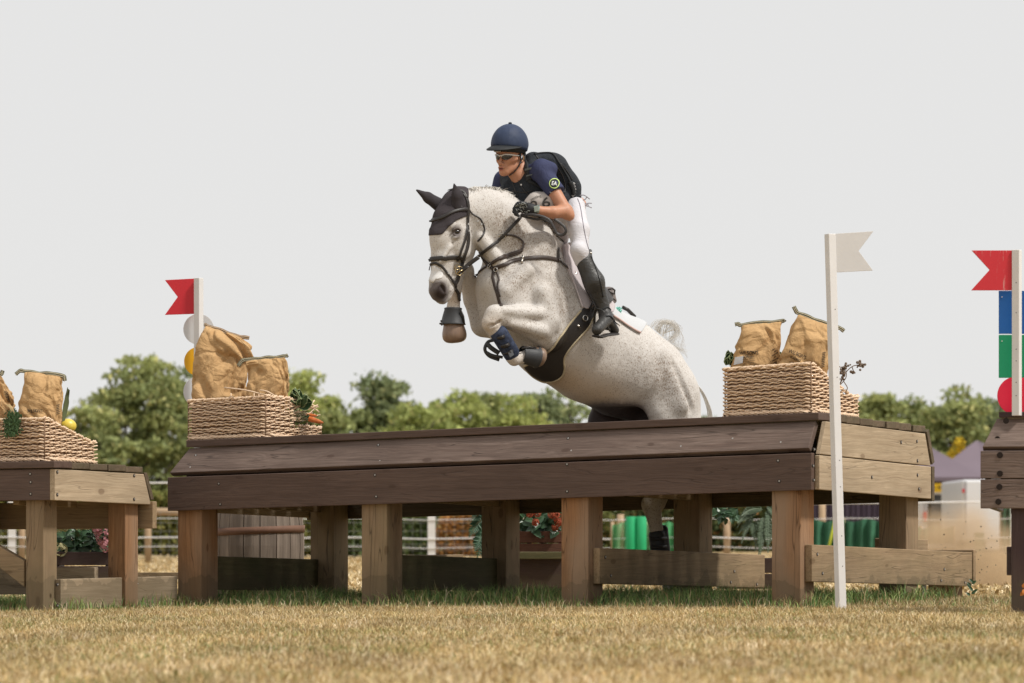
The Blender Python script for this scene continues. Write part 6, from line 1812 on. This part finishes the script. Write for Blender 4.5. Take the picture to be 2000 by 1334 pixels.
mb.build('cream_flowers', plain('cream_petals', (.42, .38, .20), .7, var=.3, scale=30), root)
# planter in the middle with red flowers and ferns
pr = planter('p', 1010, 1098, 1036, 1084, 24.9, wood('red_brown_planter', (.13, .055, .035), (.20, .09, .055), knots=.4), 'red brown planter under the long table with rusty red flowers')
root = empty('red_flower_plant', P(1060, 1036, 25), 'rusty red flower heads over dark leaves under the middle of the table', 'flowers')
mb = MB(); bush(mb, 1018, 1098, 1000, 1044, 24.95, 130, .10, .028, rg_); mb.build('leaves', GLOSS, root)
mb = MB()
for x, y, r in ((1035, 1003, .028), (1050, 1003, .026), (1046, 1020, .026), (1088, 1010, .035), (1078, 1004, .03), (1092, 1020, .03), (1084, 1030, .024)): floret_ball(mb, P(x, y, 24.85), r, 70, rg_, .009)
mb.build('flower_heads', plain('rust_red_petals', (.34, .07, .03), .7, var=.4, scale=40), root)
fernm = plain('dark_fern_green', (.035, .095, .045), .55, .4, .35, 30)
root = empty('fern', P(940, 1060, 24.7), 'fern fronds hanging left of the middle back post under the table', 'fern'); mb = MB()
for a, b in (((948, 1010), (916, 1050)), ((950, 1000), (922, 1018)), ((946, 1030), (932, 1094)), ((948, 1040), (927, 1078)), ((955, 1050), (945, 1098)), ((946, 1004), (930, 1004))):
    fern(mb, P(*a, 24.6), P(*b, 24.5), .02, 16, .055, rg_)
mb.build('fronds', fernm, root)
pr2 = planter('p', 1404, 1520, 1088, 1150, 24.4, M['paint_dark'], 'dark planter with trailing ferns between the two right hand posts')
root = empty('fern', P(1460, 1040, 24.4), 'grey green fern and conifer trailing behind the front right post', 'fern')
mb = MB(); bush(mb, 1400, 1440, 990, 1012, 24.3, 50, .07, .02, rg_); mb.build('broad_leaves', GLOSS, root)
mb = MB()
for i in range(17):
    x0, y0 = rg_.uniform(1465, 1505), rg_.uniform(988, 1030); a = rg_.uniform(.3, 2.9); L = rg_.uniform(30, 60)
    fern(mb, P(x0, y0, 24.25), P(x0 + L * math.cos(a) * .7, y0 + L * abs(math.sin(a)) + 6, 24.15), .03, 22, .030, rg_)
for a, b in (((1490, 1010), (1484, 1092)), ((1500, 1005), (1500, 1080)), ((1478, 1000), (1440, 1022)), ((1485, 995), (1448, 1008))): fern(mb, P(*a, 24.2), P(*b, 24.05), .02, 28, .036, rg_)
mb.build('fronds', plain('grey_green_frond', (.10, .14, .085), .6, .4, .4, 30), root)
# low bench under the planters; its dark front board is added as shade
root = empty('planter_bench', P(1240, 1100, 24.8), 'low bench carrying the planters under the table, dark front board added as shade', 'bench')
board('board', P(1012, 1092, 24.7), P(1100, 1092, 24.7), Z, .05, (0, 1, 0), .4, M['mossy'], root)
board('dark_fill_board', P(1014, 1168, 24.75), P(1100, 1168, 24.75), Z, .275, (0, 1, 0), .03, M['paint_dark'], root)
# fallen conker leaf on the right post
mb = MB(); rg_ = random.Random(2)
for i in range(5): oval_leaf(mb, P(1998 + rg_.uniform(-3, 3), 1150 + rg_.uniform(-6, 6), 17.6), (rg_.uniform(-1, 1), -.2, rg_.uniform(-1, 1)), (0, -1, .2), .03, .01)
tag(mb.build('dead_leaf', plain('orange_dead_leaf', (.45, .16, .03), .7), None), 'small orange dead leaf at the foot of the right hand dark post', 'leaf')
# weed by the right table
mb = MB(); q = P(1898, 1165, 21.5)
for i in range(9): oval_leaf(mb, q + Vector((rg_.uniform(-.01, .01), 0, .004 + i * .010)), (rg_.choice((-1, 1)), -.3, .8), (0, -1, .3), .035, .009)
root = tag(mb.build('weed', GLOSS, None), 'single small green weed growing in the gap before the right table', 'weed')
# ================================================================= trees, hedge, fence, gazebos and vehicles behind
lf = N('tree_foliage', .75, .15); lf.color(lf.attr('col').outputs['Color']); 
tl = lf.n('ShaderNodeBsdfTranslucent'); lf.l(lf.attr('col').outputs['Color'], tl.inputs[0]); ms = lf.n('ShaderNodeMixShader'); ms.inputs[0].default_value = .35
lf.l(lf.b.outputs[0], ms.inputs[1]); lf.l(tl.outputs[0], ms.inputs[2]); lf.l(ms.outputs[0], lf.t.nodes['Material Output'].inputs[0]); FOL = lf.m
bark = plain('bark', (.12, .10, .08), .9, .1, .3, 6, .6)
def leaf_cloud(name, C, size, col, parent=None, rng=np.random):
    n = len(C); a = rng.normal(size=(n, 3)); a /= np.linalg.norm(a, axis=1)[:, None]; b = rng.normal(size=(n, 3)); b -= a * (a * b).sum(1)[:, None]; b /= np.linalg.norm(b, axis=1)[:, None]
    s = size[:, None] * .5
    V = np.stack([C - a * s, C - b * s * .55, C + a * s, C + b * s * .55], 1).reshape(-1, 3); Q = np.arange(n * 4).reshape(-1, 4)
    c = np.ones((n, 4, 4)); c[:, :, :3] = col[:, None, :]
    return fast_mesh(name, V, [Q], FOL, parent, False, {'col': c.reshape(-1, 4)})
def tree(px, ytop, hw, Y, label, seed, pal, name='tree', n=6500, ybase=None, cat='tree', leaf=.30, trunk=True, group='trees along the field edge', squat=1.0):
    rng = np.random.RandomState(seed); base = P(px, HY, Y); base.z = gz(base.x, base.y); top = P(px, ytop, Y).z; H = top - base.z; W = hw * Y / F
    root = empty(name, base, label, cat, group)
    if trunk:
        mb = MB(); pts = [base + Vector((0, 0, H * t)) + Vector((rng.normal() * .06 * t * H, rng.normal() * .1, 0)) for t in (0, .15, .35, .55, .75)]
        mb.tube(pts, [H * .035, H * .028, H * .022, H * .014, H * .005], 8)
        for k in range(9):
            t = rng.uniform(.25, .65); p = base + Vector((0, 0, H * t)); a = rng.uniform(0, 6.28)
            q = p + Vector((math.cos(a) * W * .7, math.sin(a) * W * .5, H * rng.uniform(.12, .3))); mb.tube([p, (p + q) / 2 + Vector((0, 0, -.03 * H)), q], [H * .013, H * .009, H * .003], 6)
        mb.build('trunk', bark, root, True)
    n = int(n * 1.25); hw_ = 1; W *= 1.28; nc = max(14, int(n / 80)); cc = []
    while len(cc) < nc:
        u = rng.uniform(-1, 1, 3); r = np.linalg.norm(u)
        if r > 1 or r < .35: continue
        zt = u[2] * .5 + .5; wid = (.74 + .26 * math.sin(math.pi * min(1, zt * 1.05))) 
        wob = 1 + .16 * math.sin(3 * math.atan2(u[1], u[0]) + seed) + .12 * math.sin(5 * zt + seed * 2)
        cc.append((base.x + u[0] * W * wid * wob, base.y + u[1] * W * .8, base.z + H * (.17 + .77 * zt)))
    cc = np.array(cc); per = int(n / nc); rr = rng.uniform(.10, .20, nc) * H * .75
    d = rng.normal(size=(nc, per, 3)); d /= np.linalg.norm(d, axis=2)[..., None]; d[..., 2] = np.abs(d[..., 2]) * .9 - .25
    Cn = cc[:, None, :] + d * rr[:, None, None] * rng.uniform(.35, 1.08, (nc, per, 1)) * np.array([1, 1, .75])
    Cn = Cn.reshape(-1, 3); Cn[:, 2] = np.minimum(Cn[:, 2], top + .15)
    tone = np.repeat(rng.uniform(0, 1, nc), per); pl = np.array(pal); col = pl[0] * (1 - tone[:, None]) + pl[1] * tone[:, None]
    yl = rng.rand(len(Cn)) < .10; col[yl] = pl[2]; col *= rng.uniform(.7, 1.25, (len(Cn), 1))
    leaf_cloud('crown', Cn, rng.uniform(.6, 1.3, len(Cn)) * leaf, col, root, rng)
    return root
OAK = [(.25, .29, .125), (.40, .43, .17), (.54, .52, .22)]  # crown palettes paler and greyer, distance haze put into the colour
LIME = [(.33, .38, .13), (.49, .52, .18), (.62, .60, .25)]
DARK = [(.20, .245, .135), (.32, .36, .17), (.44, .45, .21)]
tree(272, 682, 98, 150, 'big round oak at the left, tallest crown on the skyline', 1, OAK, n=9000)
tree(182, 768, 52, 146, 'small leafy tree at the far left foot of the big round oak', 2, OAK, n=4200)
tree(352, 705, 62, 156, 'tree close behind the red swallowtail flag and the amber disc', 3, DARK, n=5000)
tree(450, 740, 70, 152, 'tree hidden mostly by the biggest brown sack', 4, OAK, n=4500)
tree(585, 706, 78, 150, 'broad tree right of the torn basket, its slope falling to the right', 5, LIME, n=7000)
tree(655, 776, 44, 146, 'low tree at the right foot of the broad tree by the torn basket', 6, OAK, n=3000)
tree(697, 778, 36, 149, 'low filler tree left of the upright dark tree', 31, OAK, n=2600)
tree(1010, 768, 45, 147, 'pale low tree between the hanging hoof and the girth', 32, LIME, n=3000)
tree(745, 712, 50, 150, 'upright tree with a gap left of it, midway between torn basket and horse', 7, DARK, n=5000)
tree(815, 758, 56, 144, 'bright green tree in front of the upright dark one', 8, LIME, n=4200)
tree(890, 742, 60, 150, 'rounded light tree below the hanging bell boot of the horse', 9, LIME, n=5000)
tree(970, 738, 55, 152, 'tree right of the hanging hoof, under the folded forelegs', 10, OAK, n=4600)
tree(1062, 726, 52, 156, 'dark tree directly under the horse girth', 11, DARK, n=4600)
tree(1130, 768, 45, 150, 'dark low tree under the belly of the horse', 12, DARK, n=3200)
tree(1392, 782, 34, 150, 'narrow bit of tree between the horse rump and the right basket', 13, DARK, n=2600)
tree(1470, 800, 55, 150, 'tree behind the right basket, barely visible', 14, DARK, n=2600)
tree(1600, 800, 60, 150, 'low tree behind the white flag pole', 15, DARK, n=2600)
tree(1700, 742, 56, 150, 'leafy tree just right of the dried sprig', 16, OAK, n=5200)
tree(1780, 762, 55, 153, 'green tree above the right end of the long table', 17, OAK, n=4800)
tree(1862, 748, 62, 150, 'tree left of the blue and green boards, above the gazebos', 18, OAK, n=5600)
tree(1925, 756, 48, 154, 'tree close behind the crimson disc', 19, DARK, n=4200)
tree(2000, 770, 60, 150, 'tree at the right edge behind the flag pole boards', 20, DARK, n=3500)
# low scrub along the tree line, too dense to count
rng = np.random.RandomState(77); n = 52000
X = rng.uniform(-34, 38, n) ; hh = (1.1 + 1.6 * noise2(X + 50, X * 0, .35) + .8 * noise2(X + 11, X * 0, 1.1)); Zs = rng.uniform(0, 1, n) ** .8 * hh
Yv = 138 + rng.uniform(-1.5, 1.5, n); g = noise2(X, Zs + 20, .8)[:, None]
col = np.array([.08, .11, .04]) * (1 - g) + np.array([.24, .25, .08]) * g; col *= rng.uniform(.7, 1.25, (n, 1))
tag(leaf_cloud('undergrowth', np.stack([X, Yv, Zs], 1), rng.uniform(.15, .38, n), col, None, rng), 'dense yellow green scrub along the foot of the trees', kind='stuff')
# hedge nearer, behind the wire fence
def scrub(name, px0, px1, ytop, Y, n, pal, label, cat, seed, leaf=.09, ybot=1088, grp=None, dep=.6):
    rng = np.random.RandomState(seed); px = rng.uniform(px0, px1, n); x = (px - CX) * Y / F; top = CH + (HY - ytop) * Y / F
    e = 1 - .6 * np.clip(1 - np.minimum(px - px0, px1 - px) / (.12 * (px1 - px0)), 0, 1) ** 2
    h = top * (.72 + .4 * noise2(x * 1.0 + seed, x * 0, 2.2)) * e; z = rng.uniform(0, 1, n) ** .75 * h; g = noise2(x + seed, z, 4.)[:, None]; pl = np.array(pal)
    col = pl[0] * (1 - g) + pl[1] * g; k = rng.rand(n) < .12; col[k] = pl[2]; col *= rng.uniform(.7, 1.3, (n, 1))
    root = empty(name, ((px0 + px1) / 2 * Y / F - CX * Y / F, Y, 0), label, cat, grp)
    leaf_cloud('foliage', np.stack([x, Y + rng.uniform(-dep, dep, n), z], 1), rng.uniform(.6, 1.4, n) * leaf, col, root, rng)
    mb = MB()
    for _ in range(12):
        p = P(rng.uniform(px0, px1), HY, Y); p.z = 0; mb.tube([p, p + Vector((rng.uniform(-.1, .1), 0, top * .5))], .02, 5)
    mb.build('stems', bark, root, True)
HG = [(.14, .16, .045), (.27, .27, .08), (.33, .30, .10)]
scrub('hedge', -60, 700, 950, 78, 52000, HG, 'yellow green hedge behind the wire fence on the left half', 'hedge', 5, .15)
scrub('shrub', 660, 860, 985, 76, 20000, [(.09, .14, .05), (.17, .22, .08), (.25, .26, .1)], 'mid green shrub behind the fence seen beneath the left half of the table', 'shrub', 6, .11, grp='shrubs behind the fence')
scrub('orange_shrub', 850, 985, 995, 74, 16000, [(.34, .17, .05), (.50, .26, .09), (.24, .20, .08)], 'orange leaved shrub behind the fence seen beneath the middle of the table', 'shrub', 7, .10, grp='shrubs behind the fence')
scrub('shrub', 975, 1215, 985, 76, 20000, [(.12, .15, .05), (.26, .25, .08), (.38, .22, .08)], 'olive shrub behind the fence left of the green netting', 'shrub', 8, .11, grp='shrubs behind the fence')
scrub('shrub', 1200, 1600, 960, 84, 24000, [(.07, .10, .04), (.16, .18, .07), (.38, .20, .08)], 'dark shrub behind the green netting', 'shrub', 9, .11, grp='shrubs behind the fence')
scrub('yellow_shrub', 1828, 1885, 866, 98, 5200, [(.55, .36, .02), (.62, .46, .05), (.22, .24, .06)], 'yellow flowering shrub between the two gazebo roofs', 'shrub', 10, .13, grp='shrubs behind the fence')
# ---- wire fence
YF = 64.0
root = empty('wire_fence', P(1000, HY, YF), 'wire stock fence with white posts, brown posts and white tapes across the field', 'fence')
greyw = plain('galvanised_wire', (.30, .31, .30), .5); softw = plain('pale_fence_timber', (.42, .30, .19), .8, var=.2, scale=6)
for px in (24, 843, 1981, 2110): 
    a = P(px, 1100, YF); mb = MB(); mb.box((a.x, YF - .03, .60), (.068, 0, 0), (0, .03, 0), (0, 0, .62)); mb.build('white_post', M['whitepaint'], root)
for px, zt in ((43, .95), (289, 1.0), (640, .9), (1212, .8), (1606, 1.15), (1420, .9)):
    a = P(px, HY, YF); mb = MB(); mb.tube([Vector((a.x, YF, -.1)), Vector((a.x, YF, zt))], .06, 10); mb.build('post', softw, root, True)
x0, x1 = P(-80, HY, YF).x, P(2100, HY, YF).x
for y, r in ((1014, .007), (1051, .012), (1069, .007)):
    z = CH + (HY - y) * YF / F; mb = MB(); pts = [Vector((x0 + (x1 - x0) * t / 24, YF - .07, z + .02 * math.sin(t * 1.7) + (.0))) for t in range(25)]; mb.tube(pts, r, 5); mb.build('tape', M['whitepaint'], root, True)
z = CH + (HY - 947) * YF / F; a, b = P(-80, 947, YF - .5), P(430, 942, YF - .5); mb = MB(); mb.tube([a, b], .014, 5); mb.build('tape', M['whitepaint'], root, True)
z = CH + (HY - 981) * YF / F; a, b = P(1560, 984, YF - .2), P(1960, 980, YF - .2); mb = MB(); mb.tube([a, b], .016, 5); mb.build('tape', M['whitepaint'], root, True)
mb = MB(); a, b = P(230, 999, YF + .1), P(470, 1001, YF + .1); mb.tube([a, (a + b) / 2, b], .07, 10); mb.build('rail', softw, root, True)
mb = MB(); xx = x0
xe = P(1180, HY, YF).x
while xx < xe: mb.box((xx, YF, .42), (.0016, 0, 0), (0, .0016, 0), (0, 0, .44)); xx += .15
for z in (.06, .16, .26, .37, .50, .65, .84): mb.box(((x0 + xe) / 2, YF + .004, z), ((xe - x0) / 2, 0, 0), (0, .002, 0), (0, 0, .0026))
mb.build('stock_net', greyw, root)
# ---- green netting and rolls
netm = N('green_windbreak_net', .8, .1); o_ = netm.obj(); netm.color(netm.mix(netm.noise(netm.mapped(o_, (9, 1, 1)), 1, 4), (.06, .33, .13), (.16, .52, .24)))
tr = netm.n('ShaderNodeBsdfTransparent'); m2 = netm.n('ShaderNodeMixShader'); m2.inputs[0].default_value = .28; netm.l(netm.b.outputs[0], m2.inputs[1]); netm.l(tr.outputs[0], m2.inputs[2]); netm.l(m2.outputs[0], netm.t.nodes['Material Output'].inputs[0])
def netting(px0, px1, ytop, ybot, Y, label, mat=None, seed=1):
    root = empty('netting', P((px0 + px1) / 2, ybot, Y), label, 'netting', 'green netting panels'); mb = MB(); n = 40; rg = random.Random(seed)
    for i in range(n + 1):
        px = px0 + (px1 - px0) * i / n; y_ = Y + .10 * math.sin(i * 1.3) + .05 * math.sin(i * 3.1); yt = ytop + 3 * math.sin(i * .5 + seed)
        mb.v += [P(px, ybot, y_), P(px, yt, y_), P(px, yt, y_ + .01), P(px, ybot, y_ + .01)]
    for i in range(n): mb.f.append((4 * i, 4 * i + 1, 4 * i + 5, 4 * i + 4))
    mb.build('net', mat or netm.m, root, True)
    mb = MB()
    for px in (px0, (px0 + px1) / 2, px1): mb = MB(); mb.tube([P(px, ybot + 3, Y + .1), P(px, ytop - 3, Y + .1)], .03, 6); mb.build('stake', softw, root, True)
    return root
netd = plain('dark_green_net', (.045, .15, .085), .8, var=.5, scale=5)
netting(1196, 1330, 1022, 1083, 60, 'bright green netting behind the hind leg of the horse', None, 1)
netting(1560, 1735, 1016, 1078, 60, 'dark green netting right of the white flag pole', netd, 2)
netting(1735, 1862, 1030, 1062, 61, 'dull green netting sagging behind the dust', netd, 3)
netting(1955, 2040, 985, 1075, 66, 'green netting at the right edge beside the white van', netd, 4)
rollm = plain('emerald_plastic', (.02, .36, .14), .5, var=.15)
for px, w, lab in ((1232, 10, 'left of two upright rolls of emerald netting'), (1252, 11, 'right of two upright rolls of emerald netting')):
    mb = MB(); a, b = P(px, 1080, 59), P(px, 1009, 59); mb.tube([a, a.lerp(b, .02), b.lerp(a, .02), b], [w * 59 / F * .96, w * 59 / F, w * 59 / F, w * 59 / F * .9], 16); o = mb.build('netting_roll', rollm, None, True); tag(o, lab, 'roll', 'netting rolls')
mb = MB(); mb.tube([P(1610, 1110, 57), P(1636, 992, 57)], .022, 6); tag(mb.build('guy_rope', plain('yellow_rope', (.50, .55, .05), .7), None, True), 'slanting yellow guy rope left of the white flag pole foot', 'rope')
# ---- gazebos
canv = plain('mauve_grey_canvas', (.175, .14, .165), .8, .15, .08, 2, .2); canvd = plain('dark_mauve_canvas', (.085, .065, .09), .8, .15, .15, 2, .2)
def gazebo(pxp, ypk, pxl, pxr, yeave, yval, Y, label, walls=False):
    c = P(pxp, ypk, Y + 1.5); l, r_ = P(pxl, yeave, Y), P(pxr, yeave, Y); dz = (r_ - l).length; root = empty('gazebo', Vector((c.x, c.y, 0)), label, 'gazebo', 'mauve gazebos')
    zE = l.z; cor = [Vector((l.x, Y, zE)), Vector((r_.x, Y, zE)), Vector((r_.x, Y + dz * .9, zE)), Vector((l.x, Y + dz * .9, zE))]; pk = Vector((c.x, Y + dz * .45, P(0, ypk, Y + dz * .45).z))
    mb = MB(); n = 10; 
    for i in range(4):
        a, b = cor[i], cor[(i + 1) % 4]; bb = len(mb.v)
        for j in range(n + 1):
            t = j / n
            for k in range(n + 1):
                s = k / n; e = a.lerp(b, s); p = e.lerp(pk, t); sagf = -.22 * math.sin(math.pi * t) * (1 - .3 * t); p.z += sagf * (1 - .6 * abs(2 * s - 1)) * .9 - (0.05 * math.sin(math.pi * s) if t < .05 else 0) + .08 * abs(2 * s - 1) * math.sin(math.pi * t); mb.v.append(p)
        for j in range(n):
            for k in range(n): mb.f.append((bb + j * (n + 1) + k, bb + j * (n + 1) + k + 1, bb + (j + 1) * (n + 1) + k + 1, bb + (j + 1) * (n + 1) + k))
    mb.build('roof', canv, root, True); mb = MB(); vz = P(0, yval, Y).z - zE
    for i in range(4): mb.add([cor[i], cor[(i + 1) % 4], cor[(i + 1) % 4] + Vector((0, 0, vz)), cor[i] + Vector((0, 0, vz))], [(0, 1, 2, 3)])
    mb.build('valance', canv, root)
    for q in cor: mb = MB(); mb.tube([Vector((q.x, q.y, 0)), q], .025, 6); mb.build('leg', greyw, root, True)
    if walls:
        mb = MB(); m_ = 60
        for i in range(m_ + 1):
            t = i / m_; x = cor[0].x + (cor[1].x - cor[0].x) * walls * t; y = Y + .12 * abs(math.sin(i * .9)); mb.v += [Vector((x, y, .1)), Vector((x, y, zE + vz))]
        mb.f += [(2 * i, 2 * i + 2, 2 * i + 3, 2 * i + 1) for i in range(m_)]; mb.build('wall', canvd, root, True)
    return root
gazebo(1762, 842, 1560, 1924, 932, 940, 86, 'mauve gazebo just behind the right end of the long table', .50)
gazebo(1908, 860, 1820, 2060, 928, 936, 96, 'mauve gazebo whose peak shows left of the dark right table')
# ---- horse trailer and white van
wbody = plain('white_vehicle_paint', (.72, .73, .75), .35, .5, .03, 3, 0); dkg = plain('dark_glass', (.03, .032, .035), .15, .6); gryp = plain('grey_trim', (.35, .35, .36), .5)
root = empty('horse_trailer', P(1845, 1080, 92), 'back of a white horse trailer with a yellow number plate under the gazebo', 'trailer')
def pbox(px0, px1, y0, y1, Y, d, name, mat, parent, bevel=.0):
    mb = MB(); a, b = P(px0, y1, Y), P(px1, y0, Y); mb.prism([a, Vector((b.x, Y, a.z)), b, Vector((a.x, Y, b.z))], (0, d, 0)); return mb.build(name, mat, parent, bevel=bevel)
pbox(1796, 1882, 925, 1072, 92, 3.2, 'body', wbody, root, .04); pbox(1812, 1874, 967, 1044, 91.97, .05, 'rear_window', dkg, root); pbox(1805, 1818, 972, 1020, 91.97, .05, 'panel', gryp, root); pbox(1800, 1880, 961, 965, 91.93, .08, 'rail', wbody, root)
pl_ = pbox(1806, 1852, 944.5, 961, 91.9, .03, 'number_plate', plain('yellow_plate', (.80, .50, .02), .5, var=.03), root)
pbox(1800, 1856, 943, 962.5, 91.94, .02, 'plate_frame', dkg, root)
v, f = text_mesh("W36 WEP", True)
hp = 10 * 91.8 / F * 1.38; cpl = P(1829, 956.8, 91.88); o = mesh('lettering', [cpl + Vector((x * hp * .62, 0, y * hp)) for x, y, z in v], f, ink, pl_)
for px in (1807, 1877): pbox(px - 3, px + 3, 1000, 1018, 91.9, .05, 'tail_lamp', RED, root)
for px in (1815, 1868):
    mb = MB(); mb.disc(P(px, 1066, 92.5), (1, 0, 0), .33, .2, 22); mb.build('wheel', dkg, root)
root = empty('white_van', P(1920, 1080, 80), 'tall plain white van side behind the dust cloud', 'van')
pbox(1880, 1962, 937, 1058, 80, 4, 'body', wbody, root, .05); pbox(1925, 1961, 1050, 1075, 80.02, .9, 'lower_panel', wbody, root, .03); pbox(1884, 1888, 940, 1045, 79.97, .05, 'door_seam', gryp, root); pbox(1880, 1884, 955, 962, 79.9, .1, 'side_lamp', RED, root)
for px in (1900, 1948):
    mb = MB(); mb.disc(P(px, 1066, 80.1), (0, 1, 0), .34, .22, 24); w_ = mb.build('wheel', dkg, root); mb = MB(); mb.disc(P(px, 1066, 80.09), (0, 1, 0), .18, .1, 20); mb.build('rim', gryp, w_)
pbox(1906, 1922, 1040, 1078, 78, .3, 'crate_x', netd, None) and tag(bpy.data.objects['crate_x'], 'dark green feed bin standing before the white van', 'bin'); bpy.data.objects['crate_x'].name = 'feed_bin'
# ---- dust kicked up behind the jump
dm_ = bpy.data.materials.new('kicked_up_dust'); dm_.use_nodes = True; t_ = dm_.node_tree; t_.nodes.clear()
ou = t_.nodes.new('ShaderNodeOutputMaterial'); pv = t_.nodes.new('ShaderNodeVolumePrincipled'); pv.inputs['Color'].default_value = (.84, .64, .42, 1); pv.inputs['Anisotropy'].default_value = .2
tc = t_.nodes.new('ShaderNodeTexCoord'); nz = t_.nodes.new('ShaderNodeTexNoise'); nz.inputs['Scale'].default_value = 2.6; nz.inputs['Detail'].default_value = 4; nz.inputs['Roughness'].default_value = .6; nz.inputs['Distortion'].default_value = .4
t_.links.new(tc.outputs['Object'], nz.inputs['Vector'])
gen = t_.nodes.new('ShaderNodeVectorMath'); gen.operation = 'LENGTH'; mp_ = t_.nodes.new('ShaderNodeMapping'); mp_.inputs['Location'].default_value = (-1, -1, -.82); mp_.inputs['Scale'].default_value = (2, 2, 1.95)
t_.links.new(tc.outputs['Generated'], mp_.inputs[0]); t_.links.new(mp_.outputs[0], gen.inputs[0])
def mth(op, a, b):
    x = t_.nodes.new('ShaderNodeMath'); x.operation = op
    for i, v in enumerate((a, b)):
        if isinstance(v, bpy.types.NodeSocket): t_.links.new(v, x.inputs[i])
        else: x.inputs[i].default_value = v
    return x.outputs[0]
fall = mth('SUBTRACT', 1.0, gen.outputs['Value']); dn = mth('ADD', mth('MULTIPLY', fall, 1.3), mth('MULTIPLY', mth('SUBTRACT', nz.outputs['Fac'], .55), 2.6)); dn = mth('MULTIPLY', mth('MAXIMUM', dn, 0.0), mth('MINIMUM', mth('MAXIMUM', mth('MULTIPLY', fall, 2.2), 0.0), 1.0))
t_.links.new(mth('MULTIPLY', dn, 3.4), pv.inputs['Density']); t_.links.new(pv.outputs[0], ou.inputs['Volume'])
mb = MB(); a = P(1893, 1120, 27.5); mb.box((a.x - .0, 27.6, .28), (.80, 0, 0), (0, 1.0, 0), (0, 0, .60)); tag(mb.build('dust_cloud', dm_, None), 'cloud of tan dust kicked up behind the right end of the table', kind='stuff')
mb = MB(); rg_ = random.Random(8)
for i in range(46):
    p = P(rg_.gauss(1900, 38), rg_.gauss(1075, 42), rg_.uniform(25.5, 27.5))
    if p.z > .05: mb.sphere(p, rg_.uniform(.0025, .006), 5, 4)
tag(mb.build('flying_dirt', plain('dark_soil', (.05, .035, .025), .9), None), 'specks of dark soil flying in the dust cloud', kind='stuff')
